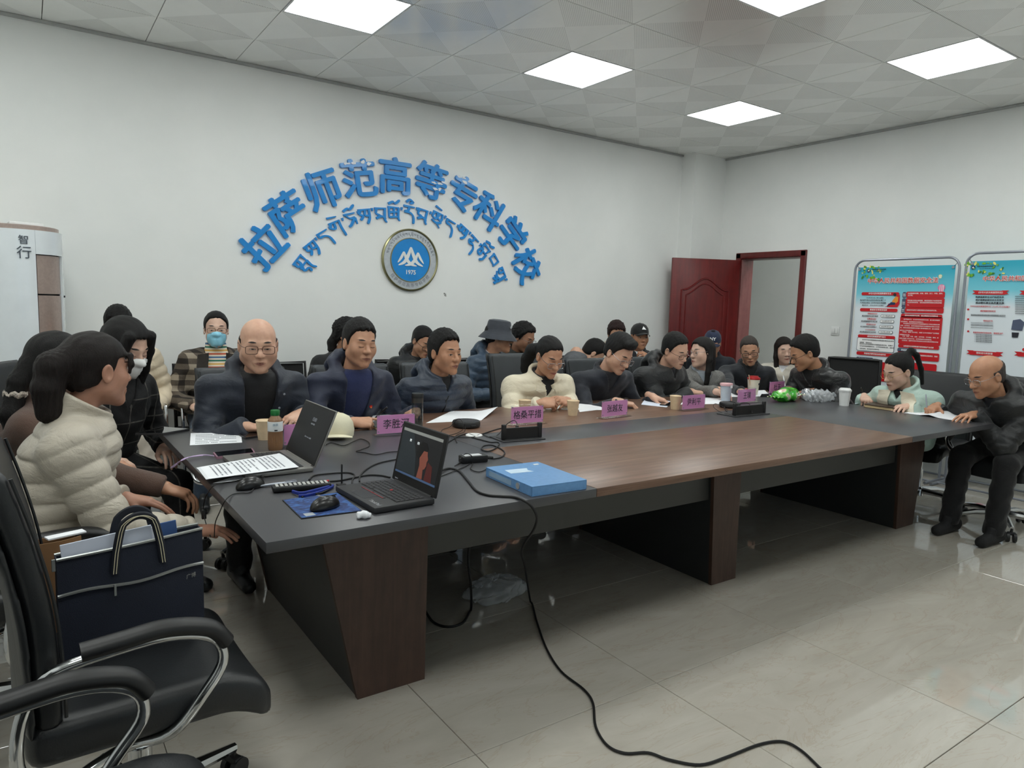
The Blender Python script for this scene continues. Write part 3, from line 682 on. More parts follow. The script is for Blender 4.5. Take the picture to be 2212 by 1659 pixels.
for i, (y, hh) in enumerate(((712, 60), (803, 96), (886, 56))):
    A_.bar((780-i*7, y), (820-i*7, y), hh, SLATE, 'side_tab'); A_.bar((822-i*7, y), (1255-i*7, y-6), hh, RED, 'red_block')
    A_.txt(('数据', '数据', '数据')[i], (786-i*7, y-8), (815-i*7, y-8), WINK, .01); A_.txt(('处理', '安全', '定义')[i], (786-i*7, y+10), (815-i*7, y+10), WINK, .01)
for y, l, x in ((697, '包括数据的收集、存储、使用、加工、传输、提供、', 840), (719, '公开等。', 840), (778, '是指通过采取必要措施，确保数据处于有效保护和', 835), (800, '合法利用的状态，以及具备保障持续安全状态的能', 835), (826, '力。', 832), (886, '是指任何以电子或者其他方式对信息的记录。', 826)):
    A_.txt(l, (x, y), (x+17.6*len(l), y-3), WINK, .006)
A_.bar((762, 946), (1226, 946), 36, RED); A_.txt('坚持总体国家安全观，建立数据安全治理体系', (805, 946), (1180, 946), WINK, .01)
A_.bar((743, 1108), (1216, 1118), 278, RED, 'red_block')
for i, l in enumerate(('　　维护数据安全，应当坚持总体国家安全观，建立健全数据安', '全治理体系，提高数据安全保障能力。', '　　中央国家安全领导机构负责国家数据安全工作的决策和议事', '协调，研究制定、指导实施国家数据安全战略和有关重大方针政', '策，统筹协调国家数据安全的重大事项和重要工作，建立国家数', '据安全工作协调机制。', '　　各地区、各部门对本地区、本部门工作中收集和产生的数据', '及数据安全负责。', '　　工业、电信、交通、金融、自然资源、卫生健康、教育、科', '技等主管部门承担本行业、本领域数据安全监管职责。', '　　公安机关、国家安全机关等依照本法在各自职责范围内承担')):
    A_.txt(l, (762-i*2, 990+i*24), (762-i*2+15.7*len(l), 990+i*24), WINK, .004)
A_.bar((731, 1286), (1190, 1296), 36, RED); A_.txt('以数据安全保障数据开发利用和产业发展', (790, 1290), (1130, 1296), WINK, .01)
A_.bar((722, 1328), (936, 1332), 38, SLATE); A_.txt('数据基础设施', (765, 1330), (898, 1332), WINK, .01)
A_.bar((722, 1395), (1190, 1400), 80, RED, 'red_block'); A_.bar((710, 1530), (1160, 1535), 110, RED, 'red_block'); A_.bar((700, 1640), (1150, 1640), 60, RED, 'red_block')
A_.txt('国家实施大数据战略，推进数据基础设施建设，鼓励', (760, 1385), (1175, 1392), WINK, .006)
# second poster, cut by the picture edge
B2 = Poster('turquoise poster about a cryptography law on a metal stand, cut by the right picture edge', (2076, 690), (2304, 690), 1.93)
B2.body(1.865)
leaves(B2, 1490, 352, 18, 420, 150, 5); badge(B2, 1572, 404)
B2.txt('拉萨师范高等专科学校', (1615, 395), (1820, 388), INK, .01); B2.txt('gjxt hfd ndjf hfd jdfh ngf', (1615, 418), (1820, 412), INK, .0, k=1.9)
B2.txt('中华人民共和国密码法', (1675, 545), (2420, 515), WINK, .075, 'title_outline', .0075); B2.txt('中华人民共和国密码法', (1675, 545), (2420, 515), MATS['title_red'], .006, 'title', .0095)
B2.bar((1590, 687), (1940, 687), 36, RED, 'ribbon', 1); B2.txt('《中华人民共和国密码法》', (1618, 686), (1918, 686), WINK, .01)
for i, l in enumerate(('构建国家安全法律制度体系', '维护国家网络空间主权安全', '推动密码事业高质量发展')): B2.txt(l, (1598, 737+i*33), (1918, 737+i*33), INK, .02)
B2.txt('《中华人民共和国密码法》2020年1月1日起施行', (1530, 842), (1985, 842), RED, .01, k=1.15)
for y, l, w2 in ((893, '维护国家密码安全', 175), (1003, '密码法诞生', 110), (1138, '我国密码领域的综合性、基础性法律', 340)):
    B2.txt(l, (1738-w2/2, y), (1738+w2/2, y), RED, .015)
    c = B2.loc(1515, y-20); MB().lathe([(0, .001), (.008, .001), (.008, 0)], 12, X=B2.X(c, .0065)).build('bullet_print', RED, B2.r)
for i in range(5): B2.txt('✓ 密码法重点条款解读内容', (1575, 1160+i*19), (1790, 1160+i*19), INK, 0)
for y in (935, 945, 1025, 1045, 1055, 1080): B2.txt('规范密码应用和管理促进密码事业发展保障网络与信息安全', (1545, y), (1545+(390 if y < 1000 else 250), y), INK, 0)
B2.bar((1525, 1365), (1875, 1370), 38, RED, 'ribbon', 1); B2.txt('密码法分类管理', (1605, 1365), (1790, 1368), WINK, .01)
B2.bar((2120, 690), (2480, 690), 36, RED, 'ribbon', 1); B2.bar((2060, 1385), (2420, 1385), 38, RED, 'ribbon', 1); B2.bar((2120, 1325), (2240, 1325), 26, RED)
for y in range(730, 930, 24): B2.txt('国家密码管理部门负责管理全国的密码工作依法', (2040, y), (2420, y), INK, 0)
c = B2.loc(2060, 1045); MB().prism([(-.035, -.04), (.04, -.045), (.05, .02), (.02, .045), (-.03, .035)], 0, .0008, X=B2.X(c, .0065)).build('screen_print', SLATE, B2.r, 0)
c = B2.loc(2040, 1160); MB().prism([(-.02, -.02), (.02, -.02), (.025, .02), (-.025, .02)], 0, .0008, X=B2.X(c, .0065)).build('figure_print', INK, B2.r, 0)

# ------------------------------------------------------------------ floor-standing air conditioner
ac = thing('air_conditioner', 'white rounded floor-standing air conditioner in the left corner', 'air conditioner', (-.035, 5.34, 0))
WG = M('glossy_white_plastic', (226, 232, 236), .12, vary=.02, coat=.5); CHAMP = M('champagne_trim', (168, 150, 142), .3, .35, .05, 60)
ang0, ang1 = math.radians(-66), math.radians(-24)
def shell(a0, a1, r, z0, z1, n=18):
    return MB().surf(lambda u, v: (r*math.cos(a0+(a1-a0)*u), r*math.sin(a0+(a1-a0)*u), z0+(z1-z0)*v), n, 1, .02)
RA = .225
MB().lathe([(.0, .03), (RA-.02, .03), (RA-.02, 1.755), (0, 1.755)], 40).build('core', DARKP, ac)
shell(math.radians(-66), math.radians(-360-16), RA, .05, 1.76, 60).build('body_shell', WG, ac)
shell(math.radians(-16), math.radians(-66), RA, 1.62, 1.76, 16).build('body_shell', WG, ac)
shell(math.radians(-16), math.radians(-66), RA, .05, .7, 16).build('body_shell', WG, ac)
for z0_, z1_ in ((.705, 1.375), (1.385, 1.615)): shell(math.radians(-18), math.radians(-64), RA-.012, z0_, z1_, 16).build('outlet_panel', CHAMP, ac)
MB().lathe([(0, 1.76), (RA+.003, 1.76), (RA+.003, 1.785), (RA-.01, 1.79), (0, 1.79)], 48).build('top_cap', CHAMP, ac)
MB().lathe([(0, 0), (RA+.02, 0), (RA+.02, .03), (RA, .05), (0, .05)], 48).build('base', CHAMP, ac)
a = math.radians(-80)
for c, dz, s_ in (('智', 1.695, .056), ('行', 1.62, .078)):
    text(c, s_, M('chrome_letter', (90, 96, 104), .25, .6, 0), ac, frame(((RA+.0215)*math.cos(a), (RA+.0215)*math.sin(a), dz), (-math.sin(a), math.cos(a), 0), (0, 0, 1)), 'logo_character', .002, 0)
a = math.radians(-10); text('1 级能效', .014, INK, ac, frame(((RA+.0215)*math.cos(a), (RA+.0215)*math.sin(a), 1.37), (-math.sin(a), math.cos(a), 0), (0, 0, 1)), 'energy_mark', .0006, 0)
bx = thing('flat_box', 'flat white box lying on top of the air conditioner', 'box', (.02, 5.26, 1.79), .1)
MB().rbox((0, 0, .009), (.17, .12, .018), .002, 1).build('carton', WHITEP, bx); MB().box((.07, 0, .0185), (.02, .1, .001)).build('tape', M('grey_tape', (200, 204, 206), .3), bx, 0)
# ================================================================== THE TABLE
TX0, TX1, TY0, TY1, TZ = .505, 4.957, 1.86, 3.70, .75
SX0, SX1, SY0, SY1 = 1.676, 3.957, 2.635, 2.96
tb = thing('conference_table', 'long charcoal and walnut conference table with slanted legs', 'table', ((TX0+TX1)/2, (TY0+TY1)/2, 0))
tc_ = Vector(tb.location)
def tpart(name, x0, x1, y0, y1, z0, z1, mat, r=.002):
    return MB().rbox(Vector(((x0+x1)/2, (y0+y1)/2, (z0+z1)/2))-tc_, (x1-x0, y1-y0, z1-z0), r, 2).build(name, mat, tb)
g = .0008
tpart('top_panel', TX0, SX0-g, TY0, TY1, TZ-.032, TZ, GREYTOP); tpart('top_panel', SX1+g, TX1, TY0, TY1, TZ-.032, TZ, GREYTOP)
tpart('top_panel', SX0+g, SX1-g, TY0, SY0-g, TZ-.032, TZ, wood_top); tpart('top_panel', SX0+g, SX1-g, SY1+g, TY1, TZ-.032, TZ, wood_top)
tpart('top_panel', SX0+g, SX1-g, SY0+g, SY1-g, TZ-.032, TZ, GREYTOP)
tpart('sub_top', TX0+.35, TX1-.35, TY0+.3, TY1-.3, TZ-.06, TZ-.033, GREYLEG)
def slab_leg(xt0, xt1, xb0, xb1, y0, y1):
    """leg slab: charcoal sides, walnut face boards at both ends, leaning outwards"""
    zt = TZ-.034
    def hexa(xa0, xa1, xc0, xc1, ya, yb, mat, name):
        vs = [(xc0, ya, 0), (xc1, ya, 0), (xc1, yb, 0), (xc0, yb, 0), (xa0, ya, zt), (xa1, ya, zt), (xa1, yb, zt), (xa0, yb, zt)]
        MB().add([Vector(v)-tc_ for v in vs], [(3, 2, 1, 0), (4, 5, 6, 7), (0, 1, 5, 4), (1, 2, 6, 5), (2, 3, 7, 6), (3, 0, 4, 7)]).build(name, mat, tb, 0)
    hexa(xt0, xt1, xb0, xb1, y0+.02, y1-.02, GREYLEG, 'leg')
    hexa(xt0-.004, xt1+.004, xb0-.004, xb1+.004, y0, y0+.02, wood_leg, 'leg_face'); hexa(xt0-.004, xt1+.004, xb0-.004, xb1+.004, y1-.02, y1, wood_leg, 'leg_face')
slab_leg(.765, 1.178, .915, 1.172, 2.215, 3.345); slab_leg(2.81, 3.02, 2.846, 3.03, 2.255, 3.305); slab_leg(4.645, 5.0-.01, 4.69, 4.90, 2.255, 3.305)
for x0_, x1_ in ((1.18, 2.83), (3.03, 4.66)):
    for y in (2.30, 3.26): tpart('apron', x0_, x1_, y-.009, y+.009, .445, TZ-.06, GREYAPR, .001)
# pop-up power boxes in the strip
def socket(a, b, label):
    A, B = onz(*a), onz(*b); c = (A+B)/2; an = math.atan2(B[1]-A[1], B[0]-A[0]); w_ = np.linalg.norm(A-B)
    r = thing('power_box', label, 'power box', (c[0], c[1]+.06, TZ), an, 'pop-up power boxes in the table')
    MB().rbox((0, 0, .003), (w_, .15, .006), .002, 1).build('rim', DARKP, r)
    MB().rbox((0, -.012, .0068), (w_*.86, .09, .003), .001, 1).build('socket_strip', BLACKP, r)
    for k in (-.3, 0, .3): MB().rbox((k*w_, -.012, .0088), (.03, .03, .003), .001, 1).build('socket', RUBBER, r)
    mb = MB(); mb.rbox((0, -.045, .034), (w_*.84, .008, .06), .002, 1)
    mb.build('flap', BLACKP, r)
    for s_ in (-1, 1): MB().rbox((s_*w_*.42, -.043, .044), (.022, .02, .075), .005, 2).build('flap_bracket', BLACKP, r)
    return r
socket((1086, 955), (1178, 948), 'black pop-up power box open in the table, nearest the laptops')
socket((1585, 901), (1660, 894), 'black pop-up power box open in the table beside the green snack bag')
# white cable grommet
q = onz(1024, 941)
gr = thing('cable_grommet', 'white round cable grommet in the tabletop by the tangled cables', 'grommet', (q[0], q[1], TZ))
MB().lathe([(.022, .0), (.042, .0), (.042, .004), (.036, .007), (.022, .005)], 24).build('collar', WHITEP, gr); MB().lathe([(0, .002), (.024, .002), (.024, .0), (0, 0)], 16).build('bore', RUBBER, gr)

# ================================================================== CHAIRS
def bendbox(w_, h_, t_, fn, r=.02, vox=.011, taper=0):
    """padded slab in the xz plane, bent by y = fn(x,z)"""
    def f(p):
        q = p.copy(); q[:, 1] -= fn(p[:, 0], p[:, 2])
        if taper: q[:, 0] = q[:, 0]/(1-taper*np.clip((p[:, 2]/h_+.5), 0, 1))
        return rndbox(q, (0, 0, 0), (w_/2, t_/2, h_/2), min(r, t_*.49))*.85
    return nets(f, (-w_/2-.03, -.16-t_, -h_/2-.03), (w_/2+.03, .2+t_, h_/2+.03), vox)
back_fn = lambda x, z: .10*np.clip(z+.05, 0, 1)**1.3*1.0-.02*np.cos(np.clip(z, -.3, .3)*5)-.35*x*x
def seat_fn(p):
    q = p.copy(); dr = np.clip(-(p[:, 1]+.13), 0, 1); q[:, 2] += dr*dr*3.2+.0; q[:, 2] -= np.abs(p[:, 0])**2*.25
    return rndbox(q, (0, -.01, .455), (.25, .25, .05), .035)*.75
_seat = nets(seat_fn, (-.29, -.30, .3), (.29, .28, .54), .011)
_back = bendbox(.49, .56, .05, back_fn); _shell = bendbox(.495, .565, .016, lambda x, z: back_fn(x, z)+.034, .006)
_seam = None
CH = {}
def shared(kind, data, mat):
    k = (kind, mat.name)
    if k not in CH: CH[k] = np_mesh(kind, *data, mat)
    return CH[k]
def leather_chair(label, loc, a, leather=None, shell_mat=None, group=None, spin=0, arms=True, bz=.775, af=0., edge=None):
    leather = leather or LEATHER
    r = thing('office_chair', label, 'chair', (loc[0], loc[1], 0), math.radians(a), group)
    link('seat', shared('seat', _seat, leather), r)
    o = link('backrest', shared('backrest', _back, leather), r); o.location = (0, .245, bz); o.rotation_euler.x = -.10
    o2 = link('back_shell', shared('back_shell', _shell, shell_mat or LEATHER), r); o2.location = (0, .245, bz); o2.rotation_euler.x = -.10
    for sx in (-1, 1): MB().tube(spline([(sx*.235, -.028+back_fn(.235, z), z) for z in np.linspace(-.26, .26, 7)], 3), .004, 6).build('piping', LEATHER, o)
    if edge:
        MB().tube(spline([(.238, back_fn(.238, z), z) for z in np.linspace(-.27, .24, 7)]+[(.225, back_fn(.225, .275), .275), (.1, back_fn(.1, .285), .287), (-.1, back_fn(.1, .285), .287), (-.22, back_fn(.22, .275), .277)], 3), .007, 8).build('veneer_edge', edge, o)
    if arms:
        for sx in (-1, 1):
            X0 = sx*.275
            pts = spline([(X0, .13, .655), (X0, -.12+af, .665), (X0, -.215+af, .635), (X0, -.235+af, .575), (X0, -.17+af*.8, .505), (sx*.25, -.03, .425), (sx*.2, .05, .395), (sx*.22, .12, .385), (X0, .195, .39), (X0, .25, .45), (X0, .245, .56), (X0, .2, .635), (X0, .13, .655)], 5)
            MB().tube(pts[:-1], .0125, 12, True).build('arm_frame', CHROME, r)
            pp_ = spline([(X0, .14, .672), (X0, .01+af*.55, .678), (X0, -.12+af, .683), (X0, -.205+af, .662), (X0, -.243+af, .62)], 8)
            MB().tube(pp_, [.019]*len(pp_), 16, flat=1.35).build('arm_pad', BLACKP, r)
    mb = MB().rbox((0, .02, .395), (.26, .3, .03), .008, 2); mb.build('tilt_plate', STEEL, r)
    MB().lathe([(.028, .10), (.028, .27), (.02, .27), (.02, .385), (0, .385)], 20).build('gas_lift', CHROME, r)
    MB().lathe([(0, .075), (.045, .075), (.045, .125), (.03, .14), (0, .14)], 20).build('base_hub', CHROME, r)
    for k in range(5):
        t = math.radians(spin+72*k); d = Vector((math.cos(t), math.sin(t), 0))
        MB().tube([d*.03+Vector((0, 0, .112)), d*.17+Vector((0, 0, .108)), d*.30+Vector((0, 0, .085))], [.024, .02, .014], 8).build('base_leg', CHROME, r)
        ca = MB().cyl(d*.295+Vector((0, 0, .045)), d*.295+Vector((0, 0, .085)), .009).rbox(tuple(d*.295+Vector((0, 0, .052))), (.03, .05, .022), .008, 2, rz=t)
        sd = Vector((-d.y, d.x, 0))
        for s_ in (-1, 1): ca.cyl(d*.30+sd*s_*.010+Vector((0, 0, .029)), d*.30+sd*s_*.027+Vector((0, 0, .029)), .029, n=18)
        ca.build('caster', BLACKP, r)
    return r
leather_chair('black leather office chair in the left foreground holding the navy bag', (.195, 1.885), 92, LEATHER, spin=10, af=.10, edge=tan_wood)
leather_chair('black leather office chair at the bottom left, only its arm showing', (.03, 1.19), 95, LEATHER, spin=30, af=.08)
rowg = 'leather chairs of the people along the table'
leather_chair('black leather chair of the woman in the beige puffer jacket', (-.03, 2.68), 92, LEATHER, group=rowg)
leather_chair('tall black leather chair behind the woman in the brown sweater at the left edge', (-.2, 3.33), 82, LEATHER, group=rowg)
leather_chair('black leather chair of the woman in the black checked coat', (.1, 3.98), 60, LEATHER, group=rowg)
for x, a, l in ((1.02, 3, 'charcoal leather chair behind the bald man in the navy parka'), (1.66, 0, 'charcoal leather chair behind the man in the navy jacket and blue jumper'), (2.24, -3, 'charcoal leather chair behind the man in the navy quilted jacket'),
                (2.93, 2, 'tall charcoal leather chair behind the woman in the cream quilted jacket'), (3.62, 0, 'charcoal leather chair behind the man in the navy blazer'), (4.26, -4, 'charcoal leather chair behind the man in the black puffer jacket')):
    leather_chair(l, (x, 3.90), a, LEATHER2, group=rowg, bz=.775 if 2.8 < x < 3 else .725)
leather_chair('black leather chair of the woman in the mint jacket at the table end', (5.46, 2.50), -90, LEATHER, group=rowg, bz=.71)
leather_chair('black leather chair with chrome base under the man in the black parka, right edge', (5.34, 1.9), -96, LEATHER, group=rowg, spin=20, bz=.73)
# chairs along the wall: black mesh visitor chairs
def visitor(label, loc, a, group='black visitor chairs along the back wall'):
    r = thing('visitor_chair', label, 'chair', (loc[0], loc[1], 0), math.radians(a), group)
    MB().surf(lambda u, v: (-.225+.45*u, -.24+.45*v, .45+.012*math.cos((u-.5)*PI)*-1+.01*v), 8, 8, .04).build('seat', LEATHER, r)
    MB().surf(lambda u, v: (-.21+.42*u, .215+.06*v+.02*math.cos((u-.5)*PI), .53+.36*v), 8, 8, .012).build('back_panel', MESHF, r)
    MB().tube([(-.225, .21, .45), (-.225, .275, .90), (.225, .275, .90), (.225, .21, .45)], .013, 8).build('back_frame', BLACKP, r)
    for sx in (-1, 1):
        MB().tube(spline([(sx*.25, .2, .02), (sx*.25, -.22, .02), (sx*.25, -.25, .06), (sx*.25, -.2, .62), (sx*.25, -.1, .655), (sx*.25, .18, .655), (sx*.235, .235, .62)], 4), .011, 8).build('leg_frame', CHROME, r)
        MB().rbox((sx*.25, .02, .675), (.045, .24, .025), .01, 2).build('arm_pad', BLACKP, r)
    return r
for x, l in ((.49, 'of the person in the cream puffer jacket'), (1.09, 'of the woman in the blue face mask'), (1.60, 'standing empty behind the bald man'), (2.13, 'of the woman with curly black hair'), (2.66, 'of the woman in glasses and black quilted jacket'),
             (3.22, 'of the man in the bucket hat'), (3.77, 'of the man in glasses behind the bucket hat'), (4.31, 'of the man in the grey herringbone jacket'), (4.85, 'of the person with reddish brown hair'), (5.39, 'of the man in the black peaked cap')):
    visitor('black visitor chair by the back wall, '+l, (x, 5.28), 0)
visitor('black visitor chair of the man in the navy baseball cap by the door', (5.86, 4.86), -20)
visitor('black visitor chair of the woman in white fleece by the right wall', (6.05, 3.98), -60)
# mesh task chair standing empty by the first poster
def mesh_chair(label, loc, a):
    r = leather_chair(label, loc, a, LEATHER); r.name = 'mesh_chair'
    for o in list(r.children):
        if o.name.split('.')[0] in ('backrest', 'back_shell'):
            for c in list(o.children): bpy.data.objects.remove(c)
            bpy.data.objects.remove(o)
    bf = lambda u, v: (-.23*(1-.1*v)+.46*(1-.1*v)*u, .24+.07*v-.5*(.23*(2*u-1))**2, .52+.5*v)
    MB().surf(bf, 10, 10, .006).build('mesh_back', MESHF, r)
    rim = [bf(u, 0) for u in np.linspace(0, 1, 8)]+[bf(1, v) for v in np.linspace(.1, 1, 8)]+[bf(u, 1) for u in np.linspace(.9, .1, 8)]+[bf(0, v) for v in np.linspace(1, .1, 8)]
    MB().tube(rim, .014, 8, True).build('back_frame', BLACKP, r)
    MB().tube(spline([(0, .2, .42), (0, .32, .5), (0, .33, .7), (-.1, .31, .86)], 5), .014, 8).tube(spline([(0, .33, .7), (.1, .31, .86)], 5), .012, 8).build('back_support', BLACKP, r)
    return r
mesh_chair('black mesh-backed office chair standing empty between leather jacket and mint jacket', (5.62, 3.24), -75)
# ================================================================== THINGS ON THE TABLE
def at(px, py, z=TZ): q = onz(px, py, z); return Vector((q[0], q[1], z))
PINKC = M('mauve_card', (226, 150, 204), .55, vary=.03); ACR = Glass('clear_acrylic', (253, 254, 254), .1); CUPM = M('kraft_paper_cup', (214, 190, 156), .7, vary=.04, nscale=40)
def card(a, b, name, label, h=.105):
    A, B = at(*a), at(*b); c = (A+B)/2; an = math.atan2(B.y-A.y, B.x-A.x); w_ = max(.19, min(.25, (B-A).length))
    r = thing('name_card', label, 'name card', tuple(c+Vector((0, .02, 0))), an, 'mauve name cards in acrylic stands')
    MB().rbox((0, 0, .003), (w_, .06, .006), .001, 1).build('acrylic_foot', ACR, r, 0)
    MB().rbox((0, -.004, h/2+.006), (w_*.92, .0015, h), .0005, 1).build('acrylic_front', ACR, r, 0); MB().rbox((0, .004, h/2+.006), (w_*.92, .0015, h), .0005, 1).build('acrylic_back', ACR, r, 0)
    ins = MB().box((0, 0, h/2+.002), (w_*.87, .003, h*.86)).build('card_insert', PINKC, r, 0)
    if name: text(name, .050 if len(name) > 2 else .052, INK, ins, frame((0, -.0022, h/2+.0), (1, 0, 0), (0, 0, 1), (0, -1, 0)), 'lettering', .0003, .002 if name != '王璞' else 0, res=4, sx=.92)
    for sx in (-1, 1):
        for z in (.02, h-.006): MB().lathe([(.003, 0), (.003, .012), (0, .012)], 8, X=frame((sx*w_*.41, .006, z), (1, 0, 0), (0, 0, 1), (0, -1, 0))).build('stand_screw', STEEL, r)
    return r
card((615, 968), (700, 962), '周', 'mauve name card half hidden behind the silver laptop screen')
card((812, 944), (905, 937), '李胜河', 'mauve name card with three black characters beside the glass flask')
card((1103, 921), (1182, 915), '格桑平措', 'mauve name card with four black characters before the cream jacket')
card((1300, 906), (1363, 899), '张越友', 'mauve name card before the man in the navy blazer')
card((1475, 889), (1530, 884), '尹利平', 'mauve name card right of a paper cup before the black puffer jacket')
card((1594, 874), (1640, 869), '王璞', 'mauve name card with two characters beside the tumbler with pink lid')
card((1664, 853), (1700, 850), '杜玉', 'mauve name card half hidden behind the green snack bag')
def cup(px, py, label, h=.088, r=.0375):
    p = at(px, py); t = thing('paper_cup', label, 'cup', tuple(p), 0, 'plain kraft paper cups')
    MB().lathe([(0, .004), (r*.7, .004), (r*.72, 0), (r, h), (r*.96, h), (r*.70, .006), (0, .006)], 28).build('cup_wall', CUPM, t)
    MB().lathe([(r*.98, h-.002), (r*1.04, h), (r*.98, h+.003), (r*.94, h)], 28).build('rim', CUPM, t); MB().lathe([(0, h*.62), (r*.88, h*.62), (r*.86, h*.6), (0, h*.6)], 24).build('tea', M('pale_tea', (150, 110, 60), .1), t)
cup(571, 949, 'kraft paper cup beside the brown drink bottle'); cup(1133, 896, 'kraft paper cup half hidden behind the four-character name card'); cup(1237, 897, 'kraft paper cup on the papers of the woman in cream'); cup(1458, 884, 'kraft paper cup left of the three-character card, by a black phone')
# drink bottle with green cap
t = thing('drink_bottle', 'small bottle of brown drink with green cap and white label', 'bottle', tuple(at(595, 971)))
DR = M('milk_tea_plastic', (136, 100, 70), .25, vary=.04, coat=.4)
prof = [(0, 0), (.028, 0), (.030, .004)]+[(.0305, .01), (.0305, .075), (.031, .078), (.031, .125), (.028, .135), (.018, .146), (.0165, .152), (0, .152)]
bt = MB(); n = 48; vs = []
for rr_, z in [(0, 0), (.028, 0)]+[(.030, z) for z in np.linspace(.004, .076, 4)]+[(.031, .08), (.031, .125), (.028, .135), (.018, .146), (.0165, .152)]:
    for k in range(n): q = rr_*(1+(.035*math.cos(k*PI/2*1.0*2) if .004 < z < .077 else 0)); vs.append((q*math.cos(2*PI*k/n), q*math.sin(2*PI*k/n), z))
bt.add(vs, [(i*n+k, i*n+(k+1) % n, (i+1)*n+(k+1) % n, (i+1)*n+k) for i in range(len(vs)//n-1) for k in range(n)]).build('bottle_body', DR, t)
lb = MB().lathe([(.0315, .083), (.0317, .084), (.0317, .124), (.0315, .125)], 40).build('label_band', M('bottle_label', (222, 226, 228), .5, vary=.03), t)
text('抹茶', .012, M('label_blue', (120, 150, 170), .5, vary=0), lb, frame((-.008, -.0317, .112), (1, 0, 0), (0, 0, 1), (0, -1, 0)), 'label_print', .0003); MB().box((-.006, -.0318, .089), (.013, .001, .005)).build('label_bar', INK, lb, 0)
MB().lathe([(.0185, .150), (.0195, .153), (.0195, .170), (.018, .173), (0, .173)], 28).build('cap', M('green_cap', (24, 112, 52), .35, vary=.03), t)
# glass flask
t = thing('glass_flask', 'tall clear glass flask with dark lid and steel band', 'flask', tuple(at(901, 924)))
MB().lathe([(0, .002), (.027, .002), (.0275, 0), (.030, .006), (.030, .135), (.028, .135), (.0275, .008), (0, .008)], 32).build('glass_wall', Glass('flask_glass', (226, 232, 234), .3), t)
MB().lathe([(0, .006), (.0272, .006), (.0272, .045), (0, .045)], 28).build('water', Glass('water', (222, 234, 238), .05), t)
MB().lathe([(.0305, .133), (.0305, .158), (0, .158)], 32).build('steel_band', M('brushed_steel', (96, 94, 92), .35, .9, .03), t); MB().lathe([(.031, .158), (.031, .178), (.029, .182), (0, .182)], 32).build('lid', BLACKP, t)
# conference pucks
def puck(px, py, label, r=.075):
    t = thing('conference_speaker', label, 'speaker', tuple(at(px, py)), 0, 'round black conference speakers')
    MB().lathe([(0, 0), (r*.9, 0), (r, .008), (r, .026), (r*.94, .034), (r*.9, .035), (0, .035)], 40).build('housing', BLACKP, t); MB().lathe([(0, .0358), (r*.72, .0358), (r*.72, .035), (0, .035)], 40).build('touch_disc', DARKP, t)
    MB().rbox((0, -r, .016), (.03, .004, .006), .001, 1).build('port', DARKP, t)
puck(1007, 922, 'round black conference speaker by the tangled cables'); puck(1576, 880, 'round black conference speaker beneath the two-character name card', .07)
# sheets of paper
def sheet(label, c4, name='paper_sheet', z=TZ+.0006, curl=None, lines=0, mat=None, n=1, th=.0006, txt_dir=0):
    P_ = [at(*q, z) for q in c4]; o = (P_[0]+P_[2])/2; r = thing(name, label, 'paper', (o.x, o.y, z)); P_ = [p-o for p in P_]
    for k in range(n):
        def f(u, v):
            a = P_[0].lerp(P_[1], u); b = P_[3].lerp(P_[2], u); q = a.lerp(b, v); h = k*.0012
            if curl: h += curl(u, v)
            return (q.x+k*.004, q.y-k*.003, h)
        MB().surf(f, 14, 10, -th).build('sheet', mat or PAPER, r, 60)
    if lines:
        ln = MB(); rr = random.Random(len(label))
        for i in range(lines):
            v = .1+.8*i/lines; u1 = .9 if rr.random() < .75 else rr.uniform(.3, .7); segs_ = 24
            for s_ in range(segs_):
                u = .1+(u1-.1)*s_/segs_
                if rr.random() < .1: continue
                u2 = u+(u1-.1)/segs_*.8; q = [Vector(f(a, b))+Vector((0, 0, .0008)) for a, b in ((u, v), (u2, v), (u2, v+.28/lines), (u, v+.28/lines))]
                ln.add(q, [(0, 1, 2, 3)])
        o_ = ln.build('printed_lines', M('print_grey', (120, 124, 134), .8, vary=0), r, 0); o_['kind'] = 'stuff'
    return r
sheet('blank sheet of paper in front of the bald man at the table corner', [(410, 962), (523, 956), (520, 932), (412, 936)], lines=6)
sheet('printed sheets lying over the keyboard of the silver laptop', [(424, 1008), (445, 1036), (640, 1010), (598, 978)], 'paper_stack', TZ+.022, lambda u, v: -.018*max(0, .25-v*0-u)*4*.25, 16, None, 3)
sheet('sheet of paper poking out under the printed stack', [(460, 1044), (500, 1040), (640, 1010), (600, 1000)], z=TZ+.004, lines=0)
sheet('white papers under the hand of the man in the navy jacket', [(800, 915), (850, 912), (845, 895), (805, 898)])
sheet('open white document before the man in the quilted jacket, page curling up', [(920, 914), (1040, 908), (1075, 888), (975, 888)], curl=lambda u, v: .035*max(0, u-.62)**1*v*2.0, lines=0)
sheet('white document beneath the clasped hands', [(1172, 884), (1300, 886), (1270, 872), (1190, 874)], n=2); sheet('white document right of the kraft cup before the cream jacket', [(1252, 890), (1304, 884), (1290, 872), (1246, 874)])
sheet('sheet of paper held by the man in the navy blazer', [(1385, 874), (1440, 880), (1452, 868), (1400, 856)], curl=lambda u, v: .03*max(0, .5-u)*v, mat=PAPER2)
sheet('white paper between the two name cards by the tumbler', [(1470, 874), (1580, 872), (1570, 858), (1480, 860)])
sheet('white papers before the man in the dark wool coat', [(1560, 858), (1665, 856), (1650, 843), (1570, 846)], n=2)
sheet('white paper of the woman in the mint jacket', [(1846, 872), (1900, 874), (1925, 862), (1870, 860)], mat=PAPER2)
sheet('open white notebook of the man in the black parka, page curling', [(1952, 892), (2085, 912), (2118, 908), (2000, 884)], curl=lambda u, v: .03*math.exp(-((u-.42)/.10)**2)*(.4+.6*v), n=2)
